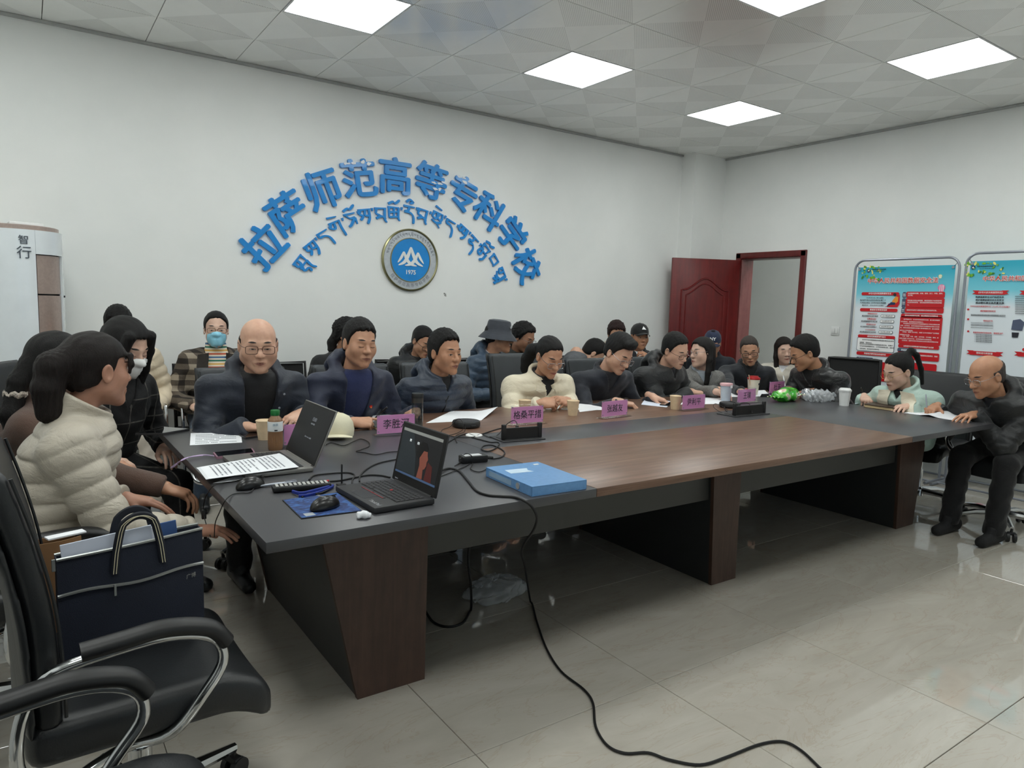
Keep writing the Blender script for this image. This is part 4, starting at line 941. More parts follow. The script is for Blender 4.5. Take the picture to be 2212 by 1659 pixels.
# tablet with pen, dark phone, phone with strap
def slab(label, name, cat, c4, th, mats, z=TZ, screen=None):
    P_ = [at(*q, z) for q in c4]; o = sum(P_, Vector((0, 0, 0)))/4; r = thing(name, label, cat, (o.x, o.y, z)); p2 = [((p-o).x, (p-o).y) for p in P_]
    ar = sum(p2[i][0]*p2[(i+1) % 4][1]-p2[(i+1) % 4][0]*p2[i][1] for i in range(4)); p2 = p2 if ar > 0 else p2[::-1]
    MB().prism(p2, 0, th).build('case', mats[0], r, 0); MB().prism([(x*.93, y*.93) for x, y in p2], th, th+.0006).build('screen', mats[1], r, 0); return r
GLS = M('black_screen_glass', (14, 14, 16), .05, vary=0, coat=.6)
slab('black tablet with pale edge overhanging the table corner, by the cream puffer', 'tablet', 'tablet', [(292, 940), (352, 940), (410, 930), (352, 925)], .009, (DARKP, GLS), TZ+.001)
slab('dark tablet lying between the paper sheet and the paper cup', 'tablet', 'tablet', [(506, 936), (530, 949), (568, 944), (545, 931)], .008, (DARKP, M('brown_reflecting_glass', (44, 34, 30), .06, vary=0, coat=.5)))
ph = slab('phone in a mauve case with a lavender strap by the printed sheets', 'phone', 'phone', [(460, 982), (468, 992), (551, 982), (545, 973)], .010, (M('mauve_case', (150, 112, 128), .4), GLS))
o_ = Vector(ph.location); MB().tube([Vector(v)-o_ for v in spline([at(462, 985, .757), at(440, 983, .757), at(412, 987, .757), at(392, 995, .76), Vector(onx(378, 1004, .47)), Vector(onx(370, 1010, .465)), Vector(onx(376, 1008, .46)), at(400, 990, .758), at(438, 984, .758)], 5)], .0026, 6).build('wrist_strap', M('lavender_strap', (190, 168, 204), .6), ph)
slab('black phone beside the wire-bound notebook of the navy jacket man', 'phone', 'phone', [(757, 926), (765, 932), (797, 928), (790, 921)], .009, (M('bronze_case', (110, 86, 70), .3, .5), GLS)); slab('black phone under the fingers of the man in the navy blazer', 'phone', 'phone', [(1425, 876), (1446, 878), (1450, 871), (1432, 869)], .008, (BLACKP, GLS))
slab('dark brown notebook before the man in the black puffer jacket', 'phone_wallet', 'wallet', [(1530, 858), (1560, 860), (1565, 852), (1538, 850)], .012, (M('brown_leather', (70, 38, 30), .5), M('brown_leather', (70, 38, 30), .5)))
slab('black phone by the green snack bag', 'phone', 'phone', [(1642, 858), (1664, 858), (1662, 853), (1645, 853)], .008, (BLACKP, GLS))
def book(label, c4, th, cover, pages, name='notebook'):
    P_ = [at(*q) for q in c4]; o = sum(P_, Vector((0, 0, 0)))/4; r = thing(name, label, 'notebook', (o.x, o.y, TZ)); p2 = [((p-o).x, (p-o).y) for p in P_]
    ar = sum(p2[i][0]*p2[(i+1) % 4][1]-p2[(i+1) % 4][0]*p2[i][1] for i in range(4)); p2 = p2 if ar > 0 else p2[::-1]
    MB().prism(p2, 0, th*.14).build('cover_back', cover, r, 0); MB().prism([(x*.97, y*.97) for x, y in p2], th*.14, th*.8).build('page_block', pages, r, 0); MB().prism(p2, th*.8, th).build('cover_front', cover, r, 0)
    return r, p2
book('dark brown leather notebook before the woman in the mint jacket', [(1866, 880), (1930, 889), (1962, 880), (1905, 871)], .026, M('dark_brown_leather', (64, 46, 34), .45, bump=.2), M('cream_pages', (206, 184, 140), .8))
nb, p2_ = book('wire-bound notebook partly behind the name card beside the flask', [(793, 920), (822, 934), (850, 926), (822, 912)], .016, M('grey_cover', (86, 86, 84), .5), M('cream_pages', (206, 184, 140), .8))
for k in range(6):
    q = Vector((*p2_[0], 0)).lerp(Vector((*p2_[1], 0)), .15+.14*k); MB().tube([q+Vector((0, .008*math.cos(t), .010+.010*math.sin(t))) for t in np.linspace(0, 2*PI, 9)[:-1]], .0010, 5, True).build('wire_ring', BLACKP, nb)
# ---- laptops
def laptop(label, hx, hy, w_, d_, rz, lid_len, lid_dx, case, key, thick=.018, tp=False):
    r = thing('laptop', label, 'laptop', (hx, hy, TZ), rz)     # local +y points away from its user, hinge at y=0
    MB().rbox((0, -d_/2, thick/2+.002), (w_, d_, thick), .004, 2).build('base', case, r)
    kz = thick+.0022; deck = MB().rbox((0, -d_*.36, kz), (w_*.86, d_*.48, .001), .0004, 1).build('keyboard_deck', BLACKP, r)
    kb = MB(); rows, cols = 6, 14
    for i in range(rows):
        for j in range(cols):
            if i == rows-1 and 4 <= j <= 8:
                if j == 6: kb.rbox((0, -d_*.36-d_*.24+(d_*.48)*(.5/rows), kz+.0016), (w_*.86*5/cols*.94, d_*.48/rows*.8, .0018), .0006, 1)
                continue
            kb.rbox(((-.5+(j+.5)/cols)*w_*.86, -d_*.36+d_*.24-(d_*.48)*((i+.5)/rows), kz+.0016), (w_*.86/cols*.84, d_*.48/rows*.8, .0018), .0006, 1)
    k_ = kb.build('keys', key, r, 0); k_['kind'] = 'stuff'
    MB().rbox((-.01, -d_*.80, kz), (w_*.32, d_*.26, .0008), .0003, 1).build('touchpad', M('touchpad_grey', (40, 40, 42), .4), r)
    if tp:
        for dx in (-.052, .032): MB().rbox((dx, -d_*.655, kz+.0006), (.075, .012, .0016), .0005, 1).build('touchpad_button', DARKP, r)
        MB().box((-.01, -d_*.675, kz+.0012), (.16, .0015, .0012)).build('red_line', RED, r, 0); MB().lathe([(.004, 0), (.005, .004), (0, .0055)], 10, (0, -d_*.37, kz)).build('pointing_stick', RED, r)
        text('ThinkPad', .020, M('silver_ink', (190, 190, 192), .3, .5, 0), r, Matrix.Translation((w_*.33, -d_*.88, kz+.0004)), 'brand_lettering', .0003)
        MB().rbox((w_/2-.03, -.06, .008), (.0605, .02, .006), .001, 1).build('usb_port', BLACKP, r)
        MB().rbox((0, -.02, .0), (w_*.8, .05, .006), .002, 1).build('battery', BLACKP, r)
    th_ = math.atan2(math.sqrt(max(0, lid_len**2-lid_dx**2)), lid_dx)
    L = Matrix.Translation((0, 0, thick+.001)) @ Matrix.Rotation(th_, 4, 'X')      # lid plane: local y along the lid, +z = outer side... screen faces +z of the rotated frame
    lid = MB().rbox((0, lid_len/2, -.004), (w_, lid_len, .007), .003, 2, X=L).build('lid', case, r)
    bez = MB().rbox((0, lid_len/2, .0), (w_*.985, lid_len*.97, .0012), .0005, 1, X=L).build('bezel', BLACKP, lid)
    MB().cyl((-w_*.42, .002, thick), (w_*.42, .002, thick), .006, n=10).build('hinge', case, r)
    return r, lid, L
SCR = Emit('dim_screen', (20, 21, 23), .6)
SLV = M('silver_laptop_case', (150, 148, 144), .35, .6, .03); TPB = M('black_laptop_case', (40, 40, 42), .55, vary=.04)
r, lid, L = laptop('open silver laptop with dark lock screen and papers on its keyboard', .876, 2.745, .36, .25, -PI/2, .228, .088, SLV, DARKP, .016)
sc = MB().box((0, .228*.53, .0008), (.345, .188, .0006), X=L).build('screen', SCR, lid, 0)
GW = Emit('screen_grey_text', (120, 124, 130), .5)
text('15:01', .022, GW, sc, L @ Matrix.Translation((.01, .165, .0016)), 'clock', .0002); text('3月6日 星期三', .0075, GW, sc, L @ Matrix.Translation((.01, .146, .0016)), 'date', .0002); text('按 Ctrl + Alt + Del 解锁', .007, GW, sc, L @ Matrix.Translation((.01, .09, .0016)), 'hint', .0002)
r, lid, L = laptop('open black laptop showing a face on screen beside the blue mouse pad', 1.062, 2.112, .308, .212, -PI/2+.03, .212, .046, TPB, DARKP, .019, True)
sc = MB().box((0, .212*.53, .0008), (.278, .160, .0006), X=L).build('screen', SCR, lid, 0)
X2 = L @ Matrix.Translation((0, .212*.53, .0012))
MB().box((0, .074, 0), (.27, .010, .0004), X=X2).build('window_bar', Emit('screen_bar', (120, 122, 118), .6), sc, 0); MB().box((0, -.0765, 0), (.278, .007, .0004), X=X2).build('task_bar', Emit('screen_taskbar', (60, 80, 110), .5), sc, 0)
MB().prism([(.012, -.072), (.018, -.03), (.008, .0), (.012, .022), (.03, .032), (.052, .028), (.058, .01), (.066, -.002), (.06, -.012), (.062, -.024), (.054, -.036), (.044, -.04), (.05, -.072)], 0, .0005, X=X2).build('face_image', Emit('screen_face', (112, 62, 50), .55), sc, 0)
MB().prism([(-.02, .0), (-.012, .03), (.01, .052), (.04, .05), (.058, .03), (.052, .022), (.03, .022), (.014, .0), (.004, -.01)][::-1], .0003, .0008, X=X2).build('hair_image', Emit('screen_hair', (8, 8, 9), .4), sc, 0)
MB().prism([(.062, -.072), (.068, -.01), (.1, -.02), (.11, -.072)], 0, .0004, X=X2).build('background_image', Emit('screen_back', (70, 26, 24), .5), sc, 0); MB().prism([(-.139, -.07), (-.139, .068), (-.06, .068), (-.02, .0), (.0, -.072)], 0, .0003, X=X2).build('room_image', Emit('screen_room', (34, 40, 44), .5), sc, 0)
for x, y in ((-.075, .042), (-.068, .042), (-.02, .04), (-.012, .04)): MB().box((x, y, .001), (.004, .009, .0004), X=X2).build('lamp_image', Emit('screen_spot', (200, 206, 206), .8), sc, 0)
text('ThinkPad', .006, GW, lid, L @ Matrix.Translation((-.12, .01, .0012)), 'lid_lettering', .0002)
# mouse pad and mice
P_ = [at(612, 1082), at(652, 1121), at(780, 1105), at(728, 1066)]; o = sum(P_, Vector((0, 0, 0)))/4
pad = thing('mouse_pad', 'blue printed mouse pad with dark border beside the black laptop', 'mouse pad', (o.x, o.y, TZ))
t = NT('blue_pad_print'); f = t.noise(t.coord('Object', (9, 14, 1)), 2.2, 5, .6, 1.5); t.l(t.ramp(f, [(.3, lin((16, 26, 54))), (.5, lin((36, 62, 118))), (.62, lin((52, 98, 160))), (.8, lin((28, 40, 80)))]), t.b.inputs['Base Color']); t.b.inputs['Roughness'].default_value = .7
pq = [((p-o).x, (p-o).y) for p in P_]
MB().prism([(x*1.03, y*1.03) for x, y in pq], 0, .003).build('edge', RUBBER, pad, 0); MB().prism(pq, .003, .0036).build('print', t.m, pad, 0); MB().box((pq[1][0]+.03, pq[1][1]+.022, .0039), (.03, .03, .0004)).build('white_square', M('pad_grey_mark', (160, 166, 172), .6), pad, 0)
def mouse(label, px, py, rz, L_=.105, W_=.06, H_=.036, z=TZ, txt=None):
    q = at(px, py, z); r = thing('computer_mouse', label, 'mouse', tuple(q), rz)
    V, Q = nets(lambda p: smax(ell(p, (0, 0, .004), (L_/2, W_/2, H_)), -(p[:, 2]-.001), .004), (-L_/2-.01, -W_/2-.01, -.01), (L_/2+.01, W_/2+.01, H_+.02), .0035)
    link('shell', np_mesh('shell', V, Q, M('mouse_black', (20, 20, 21), .28, vary=.03)), r)
    MB().cyl((L_*.3, -.004, H_*.78), (L_*.3, .004, H_*.78), .007, n=14).build('wheel', RUBBER, r); MB().box((L_*.22, 0, H_*.985), (L_*.4, .001, .003)).build('button_gap', RUBBER, r, 0)
    if txt: text(txt, .014, MATS['silver_ink'], r, Matrix.Translation((-.012, 0, H_+.0042)) @ Matrix.Rotation(-PI/2, 4, 'Z'), 'brand_lettering', .0004)
    return r
mouse('glossy black mouse on the table edge by the printed sheets', 541, 1054, .3); mouse('black mouse on the blue mouse pad', 702, 1098, .35, .108, .06, .036, TZ+.0038, 'ThinkPad')
# remote, pen, lanyard, antenna, tissue
a, b = at(585, 1052), at(715, 1050); c = at(652, 1058); an = math.atan2(at(715, 1046).y-at(592, 1056).y, at(715, 1046).x-at(592, 1056).x)
rm = thing('remote_control', 'long black remote control with rows of white buttons', 'remote', (c.x, c.y, TZ), an+.0)
Lr = (at(715, 1046)-at(592, 1058)).length; MB().rbox((0, 0, .012), (Lr, .048, .018), .006, 2).build('body', BLACKP, rm)
bt = MB()
for i in range(12):
    for j in range(3): bt.rbox((-Lr*.42+Lr*.84*i/11, (j-1)*.013, .0222), (.0095, .0075, .003), .001, 1)
bb = bt.build('buttons', M('grey_button', (196, 196, 192), .5, vary=0), rm, 0); bb['kind'] = 'stuff'
MB().lathe([(.005, .0), (.005, .003), (0, .003)], 12, (Lr*.46, .01, .021)).build('power_button', RED, rm)
def stick(label, name, cat, A, B, r0, mat, tip=None):
    A, B = Vector(A), Vector(B); o = (A+B)/2; t = thing(name, label, cat, tuple(Vector((o.x, o.y, min(A.z, B.z)-r0)))); oo = Vector(t.location); d = (B-A).normalized()
    MB().tube([A-oo, A-oo+d*.02, B-oo-d*.01, B-oo], [r0*.5, r0, r0, r0*.8], 10).build('barrel', mat, t); MB().tube([A-oo-d*.012, A-oo], [r0*.15, r0*.5], 8).build('nib', tip or STEEL, t)
    MB().tube([B-oo-d*.04+Vector((0, 0, r0*1.2)), B-oo+Vector((0, 0, r0*1.2))], r0*.25, 6).build('clip', STEEL, t)
stick('dark pen lying by the mouse and remote control', 'pen', 'pen', at(562, 1050, .757), at(640, 1040, .757), .005, STEEL)
ly = thing('lanyard', 'bright blue rolled lanyard in front of the remote control', 'lanyard', tuple(at(680, 1064))); o_ = Vector(ly.location)
MB().tube([Vector(v)-o_ for v in spline([at(632, 1062, .758), at(650, 1066, .760), at(672, 1062, .762), at(695, 1056, .760), at(720, 1050, .757), at(700, 1060, .757), at(665, 1070, .757), at(645, 1072, .757)], 5)], .0065, 8, flat=.6).build('strap', M('royal_blue_strap', (24, 48, 140), .6), ly); MB().tube([Vector(v)-o_ for v in spline([at(652, 1074, .756), at(668, 1066, .758), at(690, 1066, .756), at(712, 1056, .756)], 5)], .003, 6).build('clip', RUBBER, ly)
q = at(737, 1049); an_ = thing('antenna', 'small upright black antenna between the remote and the laptop', 'antenna', tuple(q)); MB().rbox((0, 0, .004), (.03, .022, .008), .002, 1).build('foot', BLACKP, an_); MB().rbox((.002, 0, .042), (.004, .009, .07), .0015, 1).build('blade', BLACKP, an_)
def crumple(label, name, cat, c, rad, mat, seed, vox=.004, k=1.0, base=TZ, freq=70):
    rs = np.random.RandomState(seed); ph_ = rs.rand(6)*6; D_ = rs.randn(4, 3); D_ = (D_/np.linalg.norm(D_, axis=1)[:, None]).astype(np.float32); rad = np.asarray(rad, float)
    def f(p):
        d = ell(p, (0, 0, rad[2]*.8), rad); n_ = 0
        for i in range(4):
            d1, d2 = D_[i], D_[(i+1) % 4]; n_ = n_+np.abs(np.sin(p @ d1*freq*(1+.45*i)+ph_[i]+2.2*np.sin(p @ d2*freq*.6+ph_[5-i])))*(.62**i)*.8
        return smax(d-(n_-1)*rad.min()*.35*k, -(p[:, 2]), .003)
    V, Q = nets(f, -rad*1.5*np.array([1, 1, 0])-[0, 0, .01], rad*1.5+[0, 0, rad[2]], vox); r = thing(name, label, cat, (c[0], c[1], base)); link('crumpled_body', np_mesh('crumpled_body', V, Q, mat), r); return r
crumple('small crumpled white tissue near the table edge', 'tissue', 'tissue', at(786, 1119), (.024, .014, .012), PAPER, 3, .0025, 1.3)
# cream cloth cap lying on the table
q = at(738, 944); cp = thing('cloth_cap', 'cream baseball cap lying behind the silver laptop', 'cap', tuple(q+Vector((0, .05, 0))), -.4)
CRM = M('cream_cotton', (214, 208, 182), .9, vary=.05, bump=.3, bscale=300)
MB().lathe([(.075, .0), (.078, .03), (.072, .065), (.055, .092), (.028, .106), (0, .110)], 24, sx=1.0, sy=1.15).build('crown', CRM, cp); MB().surf(lambda u, v: (-.07+.14*u, -.08-.075*v*math.sin(PI*(.1+.8*u)), .006+.012*math.sin(PI*u)), 10, 5, .003).build('visor', CRM, cp); MB().lathe([(.008, .109), (.008, .113), (0, .114)], 10).build('button', CRM, cp)
# right-hand cups, tumbler and snacks
t = thing('tumbler', 'clear plastic tumbler with pink lid, half full of water', 'tumbler', tuple(at(1567, 866)))
MB().lathe([(0, 0), (.034, 0), (.042, .115), (.040, .115), (.0325, .003), (0, .003)], 32).build('wall', Frost('frosted_plastic', (206, 218, 228), .42), t); MB().lathe([(0, .003), (.0325, .003), (.0365, .062), (0, .062)], 28).build('water', Frost('tumbler_water', (176, 196, 214), .3), t)
MB().lathe([(.0445, .112), (.046, .116), (.046, .128), (.040, .131), (0, .131)], 32).build('lid', M('pink_lid', (222, 176, 180), .35), t); MB().rbox((0, -.046, .108), (.022, .006, .022), .002, 1).build('latch', WHITEP, t)
t = thing('drink_cup', 'white takeaway cup with red lid behind the two-character name card', 'cup', tuple(at(1626, 853)))
MB().lathe([(0, 0), (.036, 0), (.047, .125), (.045, .125), (.035, .003), (0, .003)], 32).build('cup_wall', M('cream_card', (226, 218, 202), .5), t); MB().lathe([(.048, .123), (.050, .127), (.048, .138), (.036, .140), (.034, .150), (0, .150)], 32).build('lid', M('red_lid', (176, 36, 40), .3), t)
MB().box((.012, -.0435, .09), (.02, .001, .016)).build('printed_mark', INK, t, 0); MB().cyl((-.04, .0, .08), (-.065, .0, .16), .004).build('straw', M('wood_straw', (206, 180, 150), .6), t)
t = thing('red_marker', 'short red and white marker standing by the red-lidded cup', 'marker', tuple(at(1611, 862))); MB().lathe([(0, 0), (.012, 0), (.012, .05), (.011, .05), (0, .05)], 16).build('body', WHITEP, t); MB().lathe([(.0125, .05), (.0125, .075), (.008, .082), (0, .082)], 16).build('cap', M('red_lid', (176, 36, 40), .3), t)
t = thing('coffee_cup', 'white fluted coffee cup with lid before the mint jacket', 'cup', tuple(at(1823, 876)))
n = 40; vs = []
for rr_, z in ((0, 0), (.031, 0), (.041, .105), (.039, .105)):
    for k in range(n): q = rr_*(1+(.02*math.cos(k*PI*2/n*10) if rr_ else 0)); vs.append((q*math.cos(2*PI*k/n), q*math.sin(2*PI*k/n), z))
MB().add(vs, [(i*n+k, i*n+(k+1) % n, (i+1)*n+(k+1) % n, (i+1)*n+k) for i in range(3) for k in range(n)]).build('cup_wall', WHITEP, t); MB().lathe([(.0425, .102), (.044, .106), (.043, .116), (.036, .121), (.034, .126), (0, .126)], 32).build('lid', WHITEP, t)
t_ = NT('green_snack_wrap'); tc = t_.coord('Object', (6, 9, 9)); f = t_.noise(tc, 1.6, 3); t_.l(t_.ramp(f, [(.40, lin((44, 150, 40))), (.52, lin((92, 190, 60))), (.56, lin((222, 214, 186))), (.66, lin((214, 176, 166)))], 'LINEAR'), t_.b.inputs['Base Color']); t_.b.inputs['Roughness'].default_value = .18; t_.b.inputs['Coat Weight'].default_value = .5; t_.bump(t_.noise(t_.coord(), 40, 3), .3, .01)
sb = at(1698, 866); r = thing('snack_bag', 'shiny green snack bag lying on the table', 'snack bag', (sb.x, sb.y, TZ), .12)
def sbf(p): return smax(ell(p, (0, 0, .045), (.16, .075, .052))-.006*np.sin(p[:, 0]*45+2*np.sin(p[:, 1]*60)), -(p[:, 2]-.001), .004)*.8
V, Q = nets(sbf, (-.2, -.11, -.01), (.2, .11, .12), .006); link('pouch', np_mesh('pouch', V, Q, t_.m), r)
for s_ in (-1, 1): MB().surf(lambda u, v: (s_*(.145+.04*u), -.055+.11*v, .04+.006*math.sin(v*25)), 3, 14, .0015).build('crimped_end', t_.m, r)
lo_ = MB().prism([(.026*math.cos(a), .013*math.sin(a)) for a in np.linspace(0, 2*PI, 18)[:-1]], 0, .001, X=frame((.045, -.068, .055), (1, 0, 0), (0, .5, .86))).build('brand_oval', WHITEP, r, 0); text('小丽花', .013, M('print_green', (40, 110, 40), .5, vary=0), lo_, frame((.045, -.069, .0565), (1, 0, 0), (0, .5, .86)), 'brand_lettering', .0004)
PLB = Frost('thin_plastic_film', (214, 218, 222), .38, .12)
crumple('crumpled clear plastic bag between the snack bag and the coffee cup', 'plastic_bag', 'plastic bag', at(1770, 866), (.15, .075, .042), PLB, 5, .005, 1.7, freq=60); crumple('crumpled foil wrapper beside the green snack bag', 'foil_wrapper', 'wrapper', at(1745, 862), (.06, .05, .04), M('silver_foil', (190, 192, 196), .25, .9, .05), 6, .004, 1.4, freq=80)
# pens in hands
for lab, A, B, m_ in (('slim white pen in the hand of the man in the leather jacket', onz(1697, 842, .765), onz(1692, 812, .86), WHITEP), ('dark pen in the hand of the woman in the mint jacket', onz(1868, 866, .757), onz(1860, 838, .86), M('brown_pen', (60, 50, 40), .4)), ('silver pen in the writing hand of the man in the black parka', onz(2003, 893, .757), onz(2000, 852, .88), STEEL),
                   ('black pen in the hand of the man in the navy jacket', onz(808, 905, .79), onz(836, 880, .86), BLACKP), ('grey pen in the hand of the man in the black puffer jacket', onz(1522, 848, .765), onz(1546, 834, .82), STEEL)):
    stick(lab, 'pen', 'pen', A, B, .0045, m_)
# power brick, blue document box
a_ = at(1010, 996); pb = thing('power_adapter', 'black laptop power adapter with white label among the cables', 'power adapter', tuple(at(1022, 998)), -.12)
MB().rbox((0, 0, .015), (.115, .05, .03), .005, 2).build('brick', BLACKP, pb); MB().box((-.005, 0, .0304), (.075, .034, .0004)).build('rating_label', M('label_grey', (196, 198, 200), .6, vary=.08, nscale=200), pb, 0); MB().tube([(.055, 0, .015), (.09, -.002, .013)], [.009, .005], 8).build('strain_relief', BLACKP, pb)
P_ = [at(1055, 1040), at(1157, 1078), at(1268, 1058), at(1163, 1022)]
o = Vector((1.525, 2.035, TZ)); an = math.radians(-3)
bxf = thing('document_box', 'flat blue plastic document box on the near table edge', 'document box', tuple(o), an)
t = NT('blue_polypropylene'); f = t.noise(t.coord(), 60, 3); t.l(t.ramp(f, [(.3, lin((92, 140, 190))), (.7, lin((104, 152, 202)))]), t.b.inputs['Base Color']); t.b.inputs['Roughness'].default_value = .28; t.bump(f, .05, .002); PPB = t.m
W2, D2, H2 = .235, .318, .036
MB().rbox((0, 0, H2-.0015), (W2, D2, .003), .001, 1).build('lid', PPB, bxf); MB().rbox((0, 0, .0015), (W2, D2, .003), .001, 1).build('bottom', PPB, bxf)
MB().box((-W2/2+.001, 0, H2/2), (.002, D2, H2-.006)).build('spine', PPB, bxf, 0); MB().box((0, -D2/2+.001, H2/2), (W2, .002, H2-.006)).build('side_wall', PPB, bxf, 0); MB().box((W2/2-.001, 0, H2/2), (.002, D2, H2-.006)).build('side_wall', PPB, bxf, 0); MB().box((0, D2/2-.001, H2/2), (W2, .002, H2-.006)).build('side_wall', PPB, bxf, 0)
MB().lathe([(.008, 0), (.012, 0), (.012, .002), (.008, .002)], 20, X=frame((-W2/2, -D2*.22, H2/2), (0, -1, 0), (0, 0, 1), (-1, 0, 0))).build('finger_ring', CHROME, bxf); MB().lathe([(0, .0005), (.0085, .0005), (.0085, 0)], 18, X=frame((-W2/2, -D2*.22, H2/2), (0, -1, 0), (0, 0, 1), (-1, 0, 0))).build('finger_hole', RUBBER, bxf)
MB().box((-W2/2-.0006, D2*.17, H2/2), (.0012, D2*.5, H2*.55)).build('label_pocket', M('pale_blue_film', (150, 180, 208), .2), bxf, 0)
MB().prism([(-.055, -.025), (.04, -.03), (.03, -.005), (.045, .025), (-.05, .03)], H2, H2+.0006, X=Matrix.Translation((-.03, .055, 0))).build('paper_label', M('pale_label', (190, 210, 226), .6), bxf, 0)
MB().rbox((W2*.34, D2*.36, H2+.001), (.022, .012, .003), .001, 1).build('clasp', WHITEP, bxf)

# ------------------------------------------------------------------ cables
def cable(label, pts, r=.0028, k=6, name='cable', mat=None, plug=None):
    P_ = [Vector((q.x, q.y, max(q.z, r))) for q in spline([Vector(p) for p in pts], k)]; o = Vector((P_[0].x, P_[0].y, min(p.z for p in P_)-r)); c = thing(name, label, 'cable', tuple(o))
    MB().tube([p-o for p in P_], r, 7).build('cord', mat or RUBBER, c)
    if plug is not None: q = P_[plug]-o; MB().rbox(tuple(q), (.016, .011, .035), .003, 2).build('plug', BLACKP, c)
z7 = lambda x, y, h=.0035: at(400+x/3.16, 820+y/3.16, TZ+h)
z8 = lambda x, y, h=.0035: at(860+x/4.809, 820+y/4.809, TZ+h)
fp = [z7(1735, 625, .012), z7(1800, 607), z7(1870, 625), z7(1930, 690), z7(1990, 760), z7(2070, 790), z7(2160, 797), at(1110, 1074, .754), at(1131, 1081, .754)]
fp += [Vector(ony(1150, 1096, 1.835)), Vector(ony(1160, 1120, 1.83)), Vector(ony(1152, 1146, 1.88)), Vector(ony(1134, 1172, 2.0)), Vector(ony(1127, 1195, 2.15)), Vector(ony(1134, 1225, 2.3))]
fp += [at(px, py, .006) for px, py in ((1146, 1300), (1160, 1345), (1180, 1400), (1212, 1450), (1262, 1490), (1281, 1520), (1287, 1570), (1312, 1610), (1350, 1627), (1400, 1626), (1445, 1641), (1512, 1652), (1570, 1635), (1640, 1608), (1692, 1602), (1732, 1622), (1775, 1662), (1830, 1710))]
cable('black power cable running off the table edge and across the floor', fp, .0045, 6)
cable('black cable drooping under the table beside the near leg', [Vector(ony(1014, 1180, 2.4)), Vector(ony(1012, 1215, 2.4)), Vector(ony(1017, 1262, 2.4)), at(1017, 1318, .01), at(1000, 1345, .006), at(968, 1354, .006), at(938, 1345, .006), at(920, 1322, .006), at(905, 1290, .006)], .0055)
cable('thin black cord curling in front of the cream cap', [z7(960, 445), z7(1000, 430), z7(1080, 450), z7(1150, 422), z7(1200, 405), z7(1250, 425), z7(1255, 455), z7(1200, 478), z7(1168, 490), z7(1230, 500), z7(1300, 512), z7(1390, 495), z7(1470, 490)], .0022)
cable('thick black cable bending behind the remote control to the laptop', [z7(845, 685), z7(880, 655), z7(980, 642), z7(1100, 635), z7(1155, 650), z7(1140, 690), z7(1140, 715)], .003)
cable('black cable arching behind the laptop from the antenna', [z7(1190, 695), z7(1195, 655), z7(1240, 610), z7(1320, 570), z7(1450, 543), z7(1560, 530)], .003)
cable('black cable along the rear of the laptop base', [z7(985, 695), z7(1060, 688), z7(1150, 670), z7(1250, 652), z7(1340, 655), z7(1400, 668)], .0032)
cable('black cable from the pop-up power box to the laptop', [z8(480, 680), z8(560, 625), z8(640, 580), z8(720, 563), z8(800, 585), z8(850, 572), z8(950, 540), z8(1040, 512), z8(1085, 505)], .0032)
cable('black plug cord arching over the nearer power box', [z8(1235, 515, .03), z8(1232, 450, .055), z8(1200, 425, .06), z8(1140, 455, .045), z8(1090, 510, .02), z8(1040, 570), z8(960, 600), z8(860, 570), z8(760, 600), z8(600, 595), z8(520, 580)], .0022, plug=0)
cable('coiled thin wire of the conference speaker', [z8(690, 470, .03), z8(640, 410, .05), z8(590, 430, .035), z8(540, 490, .01), z8(460, 520), z8(445, 565), z8(500, 580), z8(600, 560), z8(670, 520, .01), z8(695, 460, .04), z8(690, 540), z8(620, 570), z8(590, 600), z8(610, 655)], .0018)
cable('looped black cord leading to the power adapter', [z8(760, 600), z8(860, 625), z8(960, 650), z8(1030, 650), z8(1050, 670), z8(1010, 715), z8(930, 745), z8(870, 725), z8(885, 690), z8(970, 680), z8(1060, 715), z8(1105, 755), z8(1080, 800), z8(1000, 822), z8(940, 815)], .003)
cable('thin cord twisting under the power adapter', [z8(640, 830, .02), z8(700, 770, .034), z8(760, 790, .034), z8(770, 850), z8(700, 900), z8(560, 960), z8(430, 1010)], .002); cable('second thin cord behind the blue document box', [z7(1840, 590), z7(1900, 560), z7(1960, 570), z7(1950, 610), z7(2010, 630), z7(2080, 600), z7(2060, 640)], .002)
cable('wires of the farther pop-up power box', [at(1625, 893, .77), at(1618, 872, .80), at(1600, 872, .79), at(1596, 884, .757), at(1580, 893, .754), at(1566, 884, .754), at(1570, 868, .78), at(1588, 870, .79), at(1604, 884, .76), at(1616, 894, .756)], .0025); cable('thin wire looping left of the farther power box', [at(1585, 890, .754), at(1562, 892, .754), at(1542, 880, .758), at(1545, 872, .77), at(1560, 878, .765), at(1572, 886, .756)], .0018)
edge = lambda px, py: Vector(onx(px, py, .492))
cable('thin mouse cord hanging over the left table edge, with a small black plug', [z7(540, 668, .012), z7(480, 660), z7(400, 678), z7(330, 690), z7(260, 706), edge(462, 1049), edge(446, 1070), edge(440, 1090), edge(441, 1115), edge(448, 1140), edge(455, 1160)], .0018, plug=-14)
cable('second thin cord drooping over the left table edge', [z7(560, 650), z7(500, 690), z7(450, 765), z7(380, 775), z7(320, 785), edge(486, 1082), edge(475, 1105), edge(465, 1130), edge(463, 1160)], .0018)
